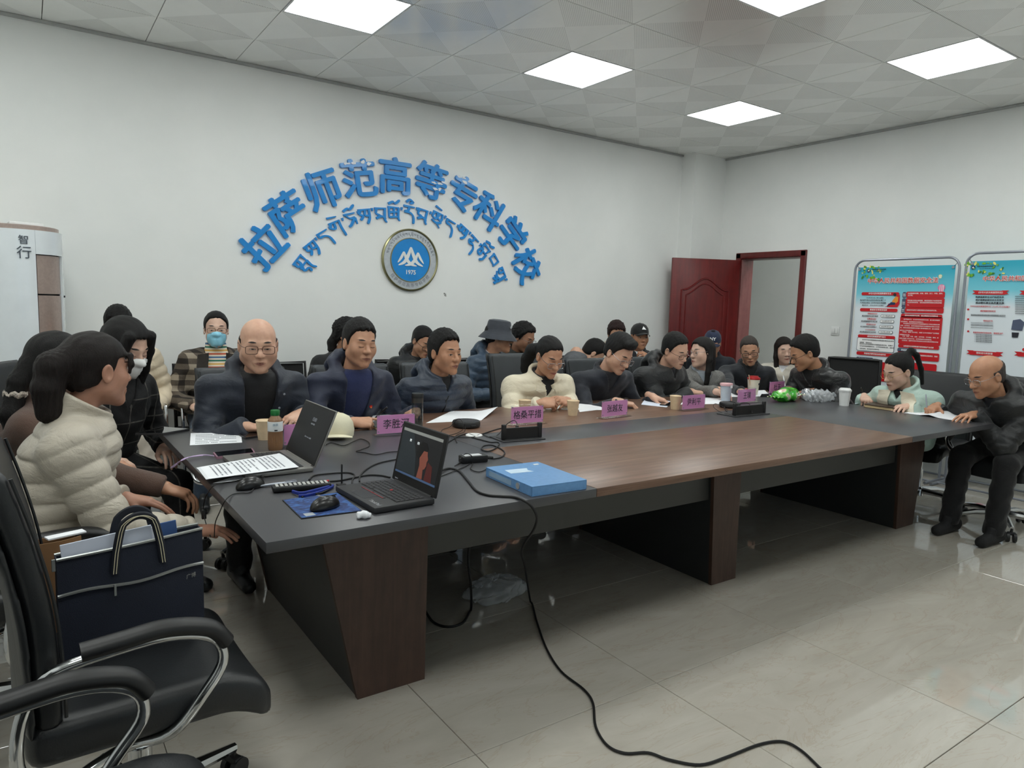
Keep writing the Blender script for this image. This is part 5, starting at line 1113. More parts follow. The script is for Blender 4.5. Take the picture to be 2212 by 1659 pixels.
# ------------------------------------------------------------------ navy bag on the foreground chair
NVY = M('navy_canvas', (24, 30, 46), .75, vary=.08, bump=.4, bscale=500); ZIPM = M('silver_zip', (150, 152, 150), .35, .7, .05)
bg = thing('document_bag', 'navy canvas document bag full of papers standing on the front chair', 'bag', (.20, 1.97, .487), .07)
BW, BHT, BD = .33, .275, .07
def side(u, v, s): b = .5+.5*math.sin(PI*u); return (-BW/2+BW*u, s*(BD/2*(.35+.65*b*(1-.35*v))), BHT*v+.02*u*v)
MB().surf(lambda u, v: side(u, v, -1), 16, 10, .004).build('front_panel', NVY, bg); MB().surf(lambda u, v: side(1-u, v, 1), 16, 10, .004).build('back_panel', NVY, bg)
for e_ in (0, 1): MB().surf(lambda u, v: tuple(Vector(side(e_, v, -1)).lerp(Vector(side(e_, v, 1)), u if e_ else 1-u)), 4, 8, .003).build('end_gusset', NVY, bg)
MB().surf(lambda u, v: tuple(Vector(side(u, 0, -1)).lerp(Vector(side(u, 0, 1)), v)), 8, 2, .003).build('bottom', NVY, bg)
MB().tube([Vector(side(u, 1, -1))+Vector((0, -.002, .002)) for u in np.linspace(0, 1, 14)], .004, 6).build('top_zip', ZIPM, bg); MB().tube([Vector(side(u, 1, 1))+Vector((0, .002, .002)) for u in np.linspace(0, 1, 14)], .004, 6).build('top_zip', ZIPM, bg)
MB().tube([Vector(side(u, .68+.05*math.sin(u*9)*.3, -1))+Vector((0, -.004, 0)) for u in np.linspace(.0, 1, 16)], .0042, 6).build('pocket_zip', ZIPM, bg)
MB().rbox(Vector(side(.36, .64, -1))+Vector((0, -.008, 0)), (.006, .003, .03), .001, 1).build('zip_pull', ZIPM, bg); MB().rbox(Vector(side(0, 1, -1))+Vector((-.006, 0, -.01)), (.008, .004, .03), .001, 1).build('zip_pull', ZIPM, bg)
text('广博', .014, ZIPM, bg, frame(Vector(side(.90, .60, -1))+Vector((0, -.007, 0)), (1, .35, 0), (0, 0, 1)), 'brand_mark', .0004)
STRAPW = M('cream_stitch', (206, 196, 168), .7)
for s_ in (-1, 1):
    def hp(t_): u = .36+.34*t_; return Vector(side(u, 1, s_))+Vector((0, s_*.006, -.06*(1-min(1, 6*min(t_, 1-t_)))+.075*math.sin(PI*t_)**.45))
    pts = [hp(t_) for t_ in np.linspace(0, 1, 22)]; h_ = MB().tube(pts, .010, 8, flat=.45).build('handle', M('navy_webbing', (20, 24, 36), .7), bg)
    for dx in (-.003, .003): MB().tube([q+Vector((dx, s_*.0062, 0)) for q in pts], .0011, 5).build('stitching', STRAPW, h_)
pp = thing('paper_bundle', 'bundle of blue and white papers sticking out of the navy bag', 'papers', (.18, 1.975, .50), .07)
for k, (m_, dx, h_) in enumerate(((PAPER2, -.02, .305), (PAPER, -.015, .297), (PAPER2, 0, .290), (M('blue_folder_card', (60, 90, 140), .6), .045, .300), (PAPER, .0, .285))): MB().rbox((dx-.005, -.018+k*.009, h_/2+.002), (.20, .004, h_-.004), .0008, 1, R=Matrix.Rotation(-.08, 3, 'Y')).build('paper_leaf', m_, pp, 0)
kb_ = thing('kraft_bag', 'small brown kraft paper bag with a white edge behind the navy bag', 'paper bag', (.045, 2.14, .487), .3)
MB().surf(lambda u, v: (-.05+.1*u, -.02-.01*math.sin(PI*u), .27*v), 6, 6, .002).surf(lambda u, v: (.05-.1*u, .02+.01*math.sin(PI*u), .27*v), 6, 6, .002).build('kraft_wall', M('kraft_brown', (140, 104, 70), .8), kb_); MB().box((.02, .0, .275), (.09, .03, .004)).build('white_rim', PAPER, kb_, 0)
# clear plastic on the floor under the table
crumple('crumpled clear plastic bag lying on the dark floor under the table', 'plastic_bag', 'plastic bag', at(1070, 1290, 0), (.16, .09, .05), PLB, 11, .008, 1.5, 0, 40)
# ================================================================== PEOPLE
def skin_mat(name, rgb):
    if name in MATS: return MATS[name]
    t = NT(name); v = t.coord(); f = t.noise(v, 18, 5, .6); c = lin(rgb)
    t.l(t.ramp(f, [(.3, tuple((c[0]*.86, c[1]*.80, c[2]*.78))+(1,)), (.7, tuple(min(1, x*1.08) for x in c[:3])+(1,))]), t.b.inputs['Base Color'])
    t.b.inputs['Roughness'].default_value = .48; t.b.inputs['Subsurface Weight'].default_value = .12; t.b.inputs['Subsurface Radius'].default_value = (.01, .004, .002); t.b.inputs['Subsurface Scale'].default_value = .6
    t.bump(t.noise(v, 220, 3), .10, .002); MATS[name] = t.m; return t.m
def hair_mat(name, rgb, stretch=(70, 70, 9)):
    if name in MATS: return MATS[name]
    t = NT(name); v = t.coord('Object', stretch); f = t.noise(v, 6, 4, .6); c = lin(rgb)
    t.l(t.ramp(f, [(.3, tuple(x*.5 for x in c[:3])+(1,)), (.75, tuple(x*1.5+.002 for x in c[:3])+(1,))]), t.b.inputs['Base Color'])
    t.b.inputs['Roughness'].default_value = .5; t.b.inputs['Specular IOR Level'].default_value = .28; t.bump(f, .8, .006); MATS[name] = t.m; return t.m
def cloth(name, rgb, rough=.75, bump=.25, bscale=400, fold=.35, vary=.12, sheen=.15, coat=0):
    if name in MATS: return MATS[name]
    t = NT(name); v = t.coord(); f = t.noise(v, 7, 4, .6); c = lin(rgb)
    t.l(t.ramp(f, [(.3, tuple(x*(1-vary) for x in c[:3])+(1,)), (.7, tuple(min(1, x*(1+vary)) for x in c[:3])+(1,))]), t.b.inputs['Base Color'])
    t.b.inputs['Roughness'].default_value = rough; t.b.inputs['Sheen Weight'].default_value = sheen; t.b.inputs['Coat Weight'].default_value = coat
    h = t.math('ADD', t.math('MULTIPLY', t.noise(v, bscale, 2), .12*bump), t.math('MULTIPLY', t.noise(t.coord('Object', (1, 1, 1.6)), 7, 4, .55, .7), fold))
    t.bump(h, .9, .03); MATS[name] = t.m; return t.m
def plaid(name, a, b, c_, scale=.075, rough=.85):
    t = NT(name); tc = t.new('TexCoord'); sp = t.new('SeparateXYZ'); t.l(tc.outputs['Object'], sp.inputs[0])
    u = t.math('ADD', sp.outputs[0], t.math('MULTIPLY', sp.outputs[1], .6))
    def st(x): return t.math('GREATER_THAN', t.math('SINE', t.math('MULTIPLY', x, 2*PI/scale)), .0)
    s1, s2 = st(u), st(sp.outputs[2]); k = t.math('MULTIPLY', t.math('ADD', s1, s2), .5)
    f = t.math('ADD', k, t.math('MULTIPLY', t.math('SUBTRACT', t.noise(t.coord(), 300, 2), .5), .5))
    t.l(t.ramp(f, [(.1, lin(a)), (.5, lin(b)), (.95, lin(c_))]), t.b.inputs['Base Color']); t.b.inputs['Roughness'].default_value = rough
    t.bump(t.noise(t.coord(), 200, 3), .3, .004); MATS[name] = t.m; return t.m
def windowpane(name, a, line, scale=.11):
    t = NT(name); tc = t.new('TexCoord'); sp = t.new('SeparateXYZ'); t.l(tc.outputs['Object'], sp.inputs[0])
    u = t.math('ADD', sp.outputs[0], t.math('MULTIPLY', sp.outputs[1], .5))
    st = lambda x: t.math('GREATER_THAN', t.math('SINE', t.math('MULTIPLY', x, 2*PI/scale)), .985)
    k = t.math('MULTIPLY', t.math('MAXIMUM', st(u), st(sp.outputs[2])), t.noise(t.coord(), 60, 2))
    t.l(t.mix(k, lin(a), lin(line)), t.b.inputs['Base Color']); t.b.inputs['Roughness'].default_value = .9; t.bump(t.noise(t.coord(), 14, 4), .4, .02); MATS[name] = t.m; return t.m
def stripes(name, cols, scale):
    t = NT(name); tc = t.new('TexCoord'); sp = t.new('SeparateXYZ'); t.l(tc.outputs['Object'], sp.inputs[0])
    f = t.math('FRACT', t.math('DIVIDE', sp.outputs[2], scale))
    t.l(t.ramp(f, [(i/len(cols), lin(c)) for i, c in enumerate(cols)], 'CONSTANT'), t.b.inputs['Base Color']); t.b.inputs['Roughness'].default_value = .85; MATS[name] = t.m; return t.m
def herring(name, a, b):
    t = NT(name); v = t.coord('Object', (1, 1, 1)); f = t.noise(v, 260, 4, .7); t.l(t.ramp(f, [(.35, lin(a)), (.65, lin(b))]), t.b.inputs['Base Color'])
    t.b.inputs['Roughness'].default_value = .9; t.bump(t.noise(v, 12, 4), .35, .02); MATS[name] = t.m; return t.m

EYEW = M('eye_white', (214, 206, 198), .25, vary=0); IRIS = M('dark_iris', (26, 16, 12), .12, vary=0); LASH = M('lash_line', (28, 20, 18), .6, vary=0)
LIPM = M('lips_rose', (158, 88, 78), .42, vary=.08, nscale=60); LIPD = M('lips_brown', (132, 80, 68), .45, vary=.08, nscale=60); MOUTHL = M('mouth_line', (74, 36, 32), .6, vary=0)
BROWM = M('eyebrow_hair', (30, 24, 22), .7, vary=.2, nscale=300); LENS = Glass('spectacle_lens', (250, 251, 252), .0, .02)
HB = 'black_hair'; hair_mat(HB, (15, 13, 13)); hair_mat('soft_black_hair', (20, 17, 16)); hair_mat('reddish_hair', (40, 20, 18)); hair_mat('dark_brown_hair', (24, 16, 14)); hair_mat('grey_stubble', (62, 54, 50))

def head_fn(p, pr):
    q = p.copy(); q[:, 0] = np.abs(p[:, 0])/pr['wx']
    jw, full = pr['jaw'], pr['full']
    d = ell(q, (0, -.013, .035), (.074, .097, .083))
    d = smin(d, ell(q, (0, .02, -.028), (.062+.004*full, .068, .082)), .03)
    d = smin(d, rcone(q, (.046*jw, .004, -.055), (.006, .066, -.098), .026+.004*full, .020), .03)
    d = smin(d, ell(q, (.038, .050, -.026), (.030+.004*full, .030, .034)), .022)
    d = smin(d, rcone(q, (.004, .080, .019), (.036, .073, .021), .0125, .011), .014)
    d = smax(d, -ell(q, (.032, .104, -.002), (.021, .017, .013)), .014)
    d = smin(d, ell(q, (.0315, .0725, -.003), (.0165, .0135, .0115)), .006)
    d = smin(d, rcone(q, (0, .083, .008), (0, .106, -.030), .0075, .0125), .010)
    d = smin(d, sph(q, (.0125, .096, -.033), .0095), .007)
    d = smin(d, ell(q, (0, .083, -.067), (.026, .013, .017)), .014)
    d = smin(d, rcone(q, (0, .0945, -.0605), (.019, .084, -.0635), .0062, .0035), .006)
    d = smin(d, rcone(q, (0, .0935, -.0715), (.016, .084, -.0695), .0072, .0040), .006)
    d = smax(d, -rcone(q, (0, .104, -.0665), (.024, .090, -.0665), .0024, .0016), .004)
    d = smin(d, sph(q, (0, .076, -.100), .0165), .018)
    e = ell(q-np.array([0, 0, 0], np.float32), (.079, -.010, -.006), (.0085, .019, .031))
    e = smax(e, -ell(q, (.0875, -.008, -.004), (.0075, .011, .020)), .006)
    d = smin(d, e, .007)
    n = pr['neck']      # neck base in head space
    nn = np.array([p[:, 0], p[:, 1], p[:, 2]]).T
    d = smin(d, rcone(nn, (0, -.026, -.06), n, .050*pr['nk'], .056*pr['nk']), .022)
    return d
def trace_y(fn, xz, y0=.2, steps=28):
    pts = np.zeros((len(xz), 3), np.float32); pts[:, 0] = xz[:, 0]; pts[:, 2] = xz[:, 1]; pts[:, 1] = y0
    for _ in range(steps): pts[:, 1] -= np.clip(fn(pts), -.01, .05)*.9
    return pts
def face_patch(mb, fn, poly, off=.0008, rings=3, X=None, mi=0, bulge=0):
    poly = np.asarray(poly, np.float32); c = poly.mean(0); n = len(poly)
    xz = np.concatenate([[c]]+[c+(poly-c)*(k/rings) for k in range(1, rings+1)]); P_ = trace_y(fn, xz)
    P_[:, 1] += off
    if bulge: P_[:1+n*(rings-1), 1] += bulge
    fs = [(0, 1+(k+1) % n, 1+k) for k in range(n)]
    for r in range(rings-1):
        a, b = 1+r*n, 1+(r+1)*n
        fs += [(a+k, a+(k+1) % n, b+(k+1) % n, b+k) for k in range(n)]
    mb.add([Vector(map(float, q)) for q in P_], fs, mi, X)
def arc(cx, cz, w, h0, h1, n=10, slope=0):
    """lens-shaped outline from x=cx-w..cx+w between lower curve -h0 and upper curve +h1"""
    u = np.linspace(-1, 1, n); top = [(cx+w*t, cz+h1*(1-t*t)+slope*t) for t in u]; bot = [(cx+w*t, cz-h0*(1-t*t)+slope*t) for t in u[::-1][1:-1]]
    return top+bot
HX, HZ = [-.13, -.07, -.03, -.005, .012, .03, .052, .075, .11], [-.078, -.068, -.048, -.012, -.018, .034, .062, .074, .078]
def hair_fn(p, style, pr):
    q = p.copy(); q[:, 0] = p[:, 0]/pr['wx']; x, y, z = q[:, 0], q[:, 1], q[:, 2]; ax = np.abs(x)
    th = {'short': .013, 'crop': .007, 'buzz': .0035, 'sides': .005, 'swept': .017, 'pony': .006, 'long': .012, 'bun': .009, 'curly': .018, 'bob': .013, 'spiky': .016}[style['s']]
    cr = ell(q, (0, -.014, .036), (.0755+th*(.5 if style['s'] in ('short', 'spiky', 'swept', 'crop') else 1), .0985+th, .0845+th*(1.5 if style['s'] in ('short', 'swept', 'spiky') else 1.1)))
    cr = smin(cr, ell(q, (0, -.045, -.022), (.062+th*.6, .056+th*.6, .055)), .02)
    lift = style.get('lift', 0)+(.007 if style['s'] in ('short', 'spiky', 'swept', 'crop', 'curly') else .006 if style['s'] in ('pony', 'bun') else 0); hz = np.interp(y, HX, HZ)+lift*np.clip((y-.0)/.08, 0, 1)
    if style['s'] in ('crop', 'buzz'): hz = hz+.012*np.clip((-.01-y)/.05, 0, 1)
    hz = hz+.028*np.clip((ax-.038)/.03, 0, 1)*np.clip((y-.035)/.03, 0, 1)*(-1 if style['s'] in ('pony', 'bun', 'long') else .35)+.0035*np.sin(x*170+1.3*np.sin(x*60))+.002*np.sin(x*410)
    m = (hz-z)*.85
    d = smax(cr, m, .007 if style['s'] in ('long', 'sides', 'buzz') else .018)
    d = smax(d, -(ell(q, (0, .045, -.03), (.0655, .07, .105))), .004) if style['s'] in ('pony', 'bun') else d
    if style['s'] == 'sides': d = smax(d, np.maximum(z-.030-.35*np.clip(-y-.03, 0, 1), (y-.012))*.9, .004)
    A = {'short': .0026, 'swept': .0009, 'curly': .006, 'spiky': .0045, 'crop': .0012}.get(style['s'], .0012)
    if style['s'] == 'swept':      # combed over, higher on one side
        s_ = style.get('side', 1); d = smin(d, rcone(q, (-.035*s_, .062, .104), (.045*s_, .05, .112), .020, .016), .02); d = smin(d, ell(q, (0, .01, .105), (.06, .075, .028)), .02)
        d = d+A*np.sin(y*260+x*90*s_+2*np.sin(z*70))
    elif style['s'] in ('spiky', 'short'): d = d+A*np.sin(x*330+3*np.sin(y*90))*np.sin(y*250+2*np.sin(x*120)+z*120)*np.clip(z*12, .35, 1)
    elif style['s'] == 'curly': d = d+A*np.sin(x*150+2*np.sin(z*120))*np.sin(y*140+2*np.sin(x*90))*np.sin(z*150)*1.5
    else: d = d+A*np.sin(x*240+1.5*np.sin(y*60))*np.cos(y*40)
    if 'bangs' in style:
        b = style['bangs']; d = smin(d, smax(ell(q, (0, -.008, .03), (.081, .106, .088)), np.maximum((.045-.0-z+.35*ax*0)*.8, (.02-y)*.9), .006), .008)
    for ch in style.get('strands', []):    # free locks: list of (points, r0, r1)
        pts, r0, r1 = ch
        for i in range(len(pts)-1):
            a = r0+(r1-r0)*i/(len(pts)-1); b = r0+(r1-r0)*(i+1)/(len(pts)-1)
            sd = rcone(q, pts[i], pts[i+1], a, b)+.0016*np.sin(x*330+2*np.sin(z*40))*np.sin(y*310)
            d = smin(d, sd, .014)
    return d
# ---- hands: right hand, wrist at the origin, fingers along +x, thumb towards +y, back of the hand up
def hand_mesh(pose, vox=.0044):
    P = {'flat': ((.20, .25, .15), .55, .10), 'relax': ((.45, .55, .35), .6, .05), 'curl': ((.85, .95, .55), .75, .0), 'fist': ((1.25, 1.45, .9), .9, -.05), 'pen': ((.95, .85, .45), 1.0, .0), 'point': ((1.0, 1.2, .7), .8, 0)}[pose]
    base = [(.088, .029, .001), (.092, .0095, .004), (.087, -.0105, .002), (.078, -.029, -.002)]
    ln = [(.042, .026, .020), (.046, .029, .021), (.042, .026, .020), (.033, .021, .018)]; sp = [.10, .03, -.05, -.14]
    segs = []
    for i in range(4):
        cu = list(P[0])
        if pose == 'pen' and i == 0: cu = [.75, .55, .2]
        if pose == 'pen' and i > 0: cu = [.95+.12*i, 1.05, .6]
        if pose == 'point' and i == 0: cu = [.15, .12, .08]
        cu[0] += .06*i
        p = np.array(base[i]); a = 0
        for k in range(3):
            a += cu[k]; dr = np.array([math.cos(a)*math.cos(sp[i]), math.cos(a)*math.sin(sp[i]), -math.sin(a)])
            e = p+dr*ln[i][k]; r = .0089-.0009*k-(.001 if i == 3 else 0); segs.append((p, e, r, r-.0008)); p = e
    th = np.array([.022, .028, -.006]); a1 = P[1]
    d1 = np.array([math.cos(a1), math.sin(a1)*.95, -.35]); d1 /= np.linalg.norm(d1); d2 = np.array([math.cos(a1-.55), math.sin(a1-.55), -.35]); d2 /= np.linalg.norm(d2); d3 = np.array([math.cos(a1-.8), math.sin(a1-.8), -.25]); d3 /= np.linalg.norm(d3)
    tp = [th, th+d1*.040, th+d1*.040+d2*.032, th+d1*.040+d2*.032+d3*.026]
    def f(p):
        d = ell(p, (.046, -.001, -.004), (.052, .040, .0155))
        for i in range(4): d = smin(d, rcone(p, (.012, base[i][1]*.5, 0), base[i], .015, .0115), .010)
        d = smin(d, rcone(p, (-.028, 0, 0), (.005, 0, 0), .025, .0235), .02)
        d = smin(d, ell(p, (.030, .024, -.010), (.028, .017, .015)), .012)
        t = np.minimum(np.minimum(rcone(p, tp[0], tp[1], .0135, .0112), rcone(p, tp[1], tp[2], .0110, .0098)), rcone(p, tp[2], tp[3], .0098, .0080))
        d = smin(d, t, .009)
        for i in range(4):
            g = 1e3
            for k in range(3): a, b, r0, r1 = segs[i*3+k]; g = np.minimum(g, rcone(p, a, b, r0, r1))
            d = np.minimum(d, smin(d, g, .004))
        return d
    return nets(f, (-.065, -.07, -.10), (.215, .105, .045), vox)
HANDS = {}
def hand(pose, side, W, fdir, up):
    if pose not in HANDS: HANDS[pose] = hand_mesh(pose)
    V, Q = HANDS[pose]; f = np.asarray(fdir, float); f /= np.linalg.norm(f); u = np.asarray(up, float); u = u-f*(u @ f); u /= np.linalg.norm(u); l = np.cross(u, f)
    if side == 'L': Vv = V*np.array([1, -1, 1], np.float32); Q = Q[:, ::-1]
    else: Vv = V
    return (np.asarray(W)+Vv[:, :1]*f+Vv[:, 1:2]*l+Vv[:, 2:3]*u).astype(np.float32), Q
def nrm(v): v = np.asarray(v, float); return v/(np.linalg.norm(v)+1e-12)

def person(label, H, yaw, pitch=8, roll=0, byaw=None, lean=.18, side=0., sex='m', skin=(176, 132, 106), hair=None, hairm=HB, hs=1.0, wx=1.0, jaw=1.0, full=0., eyes='open', gaze=0,
           coat=None, shirt=None, legs=None, wr=(None, None), hp=(('relax', None, None), ('relax', None, None)), glasses=None, sw=None, nk=(.045, .072), th=.0, elb=(.5, .5), feet=True, pz=.56, extra=None, brow=1, headup=0, voxk=1.0, kneeout=0, footfwd=.0):
    byaw = yaw if byaw is None else byaw; H = np.asarray(H, float); male = sex == 'm'
    dist = float(np.linalg.norm(H-CAM)); ya, pi_, ro = map(math.radians, (yaw, pitch, roll)); by = math.radians(byaw)
    F = np.array([math.sin(ya)*math.cos(pi_), -math.cos(ya)*math.cos(pi_), -math.sin(pi_)]); R0 = np.array([-math.cos(ya), -math.sin(ya), 0]); U0 = np.cross(R0, F)
    R_ = R0*math.cos(ro)-U0*math.sin(ro); U_ = R0*math.sin(ro)+U0*math.cos(ro)
    bf = np.array([math.sin(by), -math.cos(by), 0]); br = np.array([-math.cos(by), -math.sin(by), 0])
    piv = H-U_*.075*hs-F*.02*hs
    N = piv-bf*nk[0]-np.array([0, 0, nk[1]])
    Pv = np.array([N[0], N[1], 0])-bf*lean+br*side; Pv[2] = pz
    org = np.array([Pv[0], Pv[1], 0.])
    Ls = float(N[2]-Pv[2]); B = np.stack([br, bf, np.array([0, 0, 1.])], 1).astype(np.float32); o2 = (N-Pv)*np.array([1, 1, 0])
    def bend(z): u = np.clip(z/Ls, -.4, 1.15); return 1.5*u-.5*u*u       # curve of the back
    def tloc(p):
        z = p[:, 2]-Pv[2]; q = p-(Pv-org).astype(np.float32)-bend(z)[:, None].astype(np.float32)*o2.astype(np.float32); return np.stack([q @ B[:, 0], q @ B[:, 1], z], 1).astype(np.float32)
    def floc(q): q = np.asarray(q, float); return (Pv-org)+br*q[0]+bf*q[1]+np.array([0, 0, q[2]])+o2*float(bend(np.array(q[2])))
    zn = nrm(piv-N); xn = nrm(br-zn*(br @ zn)); Bn = np.stack([xn, np.cross(zn, xn), zn], 1).astype(np.float32); No = (N-org).astype(np.float32)
    HB_ = np.stack([R_, F, U_], 1)*hs
    HM = Matrix(((HB_[0, 0], HB_[0, 1], HB_[0, 2], H[0]-org[0]), (HB_[1, 0], HB_[1, 1], HB_[1, 2], H[1]-org[1]), (HB_[2, 0], HB_[2, 1], HB_[2, 2], H[2]-org[2]), (0, 0, 0, 1)))
    toW = lambda V: (V @ HB_.T.astype(np.float32)+(H-org).astype(np.float32)).astype(np.float32)
    neck_l = ((N+np.array([0, 0, -.02])-H) @ (HB_/hs**2))
    pr = dict(wx=wx*(1 if male else .955), jaw=jaw*(1 if male else .9), full=full, neck=neck_l, nk=1.0 if male else .84)
    hf = lambda p: head_fn(p, pr)
    vh = max(.0033, .00122*dist)*voxk
    lo = np.minimum([-.105, -.13, -.135], neck_l-.065); hi = np.maximum([.105, .135, .135], neck_l+.065)
    hv, hq = nets(hf, lo, hi, vh); parts = [(toW(hv), hq)]
    # skeleton
    sw = sw or (.185 if male else .165); Lw = Pv-org
    loc2w = lambda p: floc(p)+org
    S = [loc2w((s*sw, -.005, Ls-.075)) for s in (1, -1)]      # right, left
    ua, fa = .285, .25; E, W = [], []
    for i in range(2):
        s = 1 if i == 0 else -1
        w = wr[i]
        if w is None: w = Pv+br*s*.16+bf*.30+np.array([0, 0, .10])
        w = np.asarray(w, float); d = w-S[i]; L = np.linalg.norm(d); k = max(1., L/((ua+fa)*.985)); a_, b_ = ua*k, fa*k
        x = (a_*a_-b_*b_+L*L)/(2*L); h = math.sqrt(max(0, a_*a_-x*x)); dn = d/L
        hint = br*s*elb[i]+np.array([0, 0, -1.])-bf*.25; hint = nrm(hint-dn*(hint @ dn))
        E.append(S[i]+dn*x+hint*h); W.append(w)
    for i in range(2):
        pose, fd, up = hp[i]
        if pose is None: continue
        fd = nrm(W[i]-E[i])*.8+bf*.3 if fd is None else np.asarray(fd, float); up = (0, 0, 1) if up is None else up
        v, q = hand(pose, 'RL'[i], W[i]-org, fd, up); parts.append((v, q))
    hips = [Pv+br*s*.09 for s in (1, -1)]
    kn = [h_+bf*.42+br*s*(.04+kneeout)+np.array([0, 0, .50-pz]) for h_, s in zip(hips, (1, -1))]; an = [np.array([k_[0], k_[1], .0])+bf*(.03+footfwd)+np.array([0, 0, .09]) for k_ in kn]
    def core(p):
        d = rcone(p, Pv-org, N-org, .10, .055)
        for i in range(2):
            d = smin(d, rcone(p, N-org-[0, 0, .05], S[i]-org, .05, .05), .03); d = np.minimum(d, rcone(p, S[i]-org, E[i]-org, .04, .034)); d = np.minimum(d, rcone(p, E[i]-org, W[i]-org, .034, .024))
            d = np.minimum(d, rcone(p, hips[i]-org, kn[i]-org, .065, .048)); d = np.minimum(d, rcone(p, kn[i]-org, an[i]-org, .048, .034))
        return d
    allp = np.array(S+E+W+kn+an+[Pv, N])-org
    parts.append(nets(core, allp.min(0)-.12, allp.max(0)+.1, .02))
    V = []; Q = []; k = 0
    for v, q in parts: V.append(v); Q.append(q+k); k += len(v)
    sk = skin_mat('skin_%d_%d_%d' % skin, skin)
    me = np_mesh('person', np.concatenate(V), np.concatenate(Q), sk)
    root = tag(link('person', me, None, tuple(org)), label, 'person')
    # ---- face
    fm = MB(); X = HM
    for s in (1, -1):
        if eyes == 'none': break
        b = MB(); face_patch(b, hf, [(s*(.0325*1.0)+(x-.0325)*1, z) for x, z in arc(.0325, .0275, .0180, .0022, .0050)], .0022, 2, X); b.build('eyebrow', BROWM, root, 60) if brow else None
        if eyes == 'open' or eyes == 'narrow':
            op = .0046 if eyes == 'open' else .0030
            b = MB(); face_patch(b, hf, arc(s*.0315, -.003, .0132, op*.6, op, slope=.001*s), .0006, 2, X); ew = b.build('eye', EYEW, root, 60)
            b = MB(); face_patch(b, hf, [(s*.0315+gaze+.0052*math.cos(t), -.0028+min(op*.95, max(-op*.6, .0052*math.sin(t)))) for t in np.linspace(0, 2*PI, 13)[:-1]], .0012, 2, X); b.build('iris', IRIS, ew, 60)
            b = MB(); face_patch(b, hf, [(s*.0315+.0142*t, -.003+op*(1-t*t)+.001*s*t+.0009) for t in np.linspace(-1, 1, 9)]+[(s*.0315+.0142*t, -.003+op*(1-t*t)+.001*s*t-.0006) for t in np.linspace(1, -1, 9)], .0014, 1, X); b.build('lashes', LASH, ew, 60)
        else:
            b = MB(); face_patch(b, hf, [(s*.0315+.0142*t, -.0058-.0022*(1-t*t)+.0009) for t in np.linspace(-1, 1, 9)]+[(s*.0315+.0142*t, -.0058-.0026*(1-t*t)-.0008) for t in np.linspace(1, -1, 9)], .0010, 1, X); b.build('lashes', LASH, root, 60)
    if eyes != 'none':
        b = MB(); face_patch(b, hf, arc(0, -.0668, .0260, .0078, .0062, 12), .0005, 3, X); lp = b.build('lips', LIPM if not male else LIPD, root, 60)
        b = MB(); face_patch(b, hf, arc(0, -.0667, .0245, .0009, .0008, 9), .0011, 1, X); b.build('mouth_line', MOUTHL, lp, 60)
    # ---- hair
    if hair:
        st = hair if isinstance(hair, dict) else dict(s=hair)
        pts = [np.array([[-.12, -.14, -.12], [.12, .13, .16]])]+[np.array(c[0], float)-c[1] for c in st.get('strands', [])]+[np.array(c[0], float)+c[1] for c in st.get('strands', [])]
        pts = np.concatenate(pts); v, q = nets(lambda p: hair_fn(p, st, pr), pts.min(0)-.03, pts.max(0)+.03, vh*1.12)
        link('hair', np_mesh('hair', toW(v), q, MATS[hairm]), root)
    # ---- spectacles
    if glasses:
        gm, gw, gh, gr = glasses['m'], glasses.get('w', .0265), glasses.get('h', .0185), glasses.get('r', .0015); rnd = glasses.get('round', 0); drop = glasses.get('drop', 0); gy = .1005+glasses.get('out', 0)
        fr = MB()
        for s in (1, -1):
            n_ = 18; loop = []
            for k in range(n_):
                t = 2*PI*k/n_; e_ = 2/(2+2.2*(1-rnd)); cx_, sx_ = math.cos(t), math.sin(t)
                loop.append((s*.0345*pr['wx']+gw*math.copysign(abs(cx_)**e_, cx_), gy-.004*abs(cx_)-.05*((s*.0345+gw*cx_)**2)*12*.2, -.004-drop+gh*math.copysign(abs(sx_)**e_, sx_)))
            g_ = MB().tube(loop, gr, 6, True, X=X).build('spectacle_rim', gm, root)
            lb = MB(); c0 = len(lb.v); lb.add([sum((Vector(q_) for q_ in loop), Vector((0, 0, 0)))/n_]+[Vector(q_) for q_ in loop], [(0, 1+k, 1+(k+1) % n_) for k in range(n_)], 0, X); lb.build('lens', LENS, g_)
            MB().tube(spline([(s*(.0345*pr['wx']+gw), gy-.006, .006-drop), (s*.076*pr['wx'], .05, .006-drop*.6), (s*.083*pr['wx'], -.004, .012), (s*.082*pr['wx'], -.022, -.004)], 4), gr*.95, 6, X=X).build('temple', gm, g_)
        MB().tube(spline([(-.0345*pr['wx']+gw*.96, gy-.002, .001-drop), (0, gy+.005, .004-drop), (.0345*pr['wx']-gw*.96, gy-.002, .001-drop)], 4), gr, 6, X=X).build('spectacle_bridge', gm, root)
    # ---- clothes
    vj = (.0026+.00145*dist)*voxk
    c = dict(m=None, t=.018, arm=(.062, .052, .042), quilt=0, qa=0, open=None, collar=None, hood=None, long=-.10, wr_=.006, bot=.05); c.update(coat or {})
    So, Eo, Wo = [s_-org for s_ in S], [s_-org for s_ in E], [s_-org for s_ in W]
    w0 = np.array([.168, .178, .166, .174, .188, .165, .10, .062])*(sw/.185)*(1+th); d0 = np.array([.12, .125, .115, .118, .112, .095, .07, .058])*(1+th*1.3)
    zz = np.array([-.14, -.02, .22, .50, .76, .90, 1.0, 1.06])
    if not male: d0[3:5] += .012
    def torso(pl, t):
        f = pl[:, 2]/Ls; wz = np.interp(f, zz, w0)+t; dz = np.interp(f, zz, d0)+t
        r = np.sqrt((pl[:, 0]/wz)**2+((pl[:, 1]-.01)/dz)**2)+1e-6
        d = (r-1)*np.minimum(wz, dz)*.9
        return smax(d, pl[:, 2]-Ls*1.02, .03)
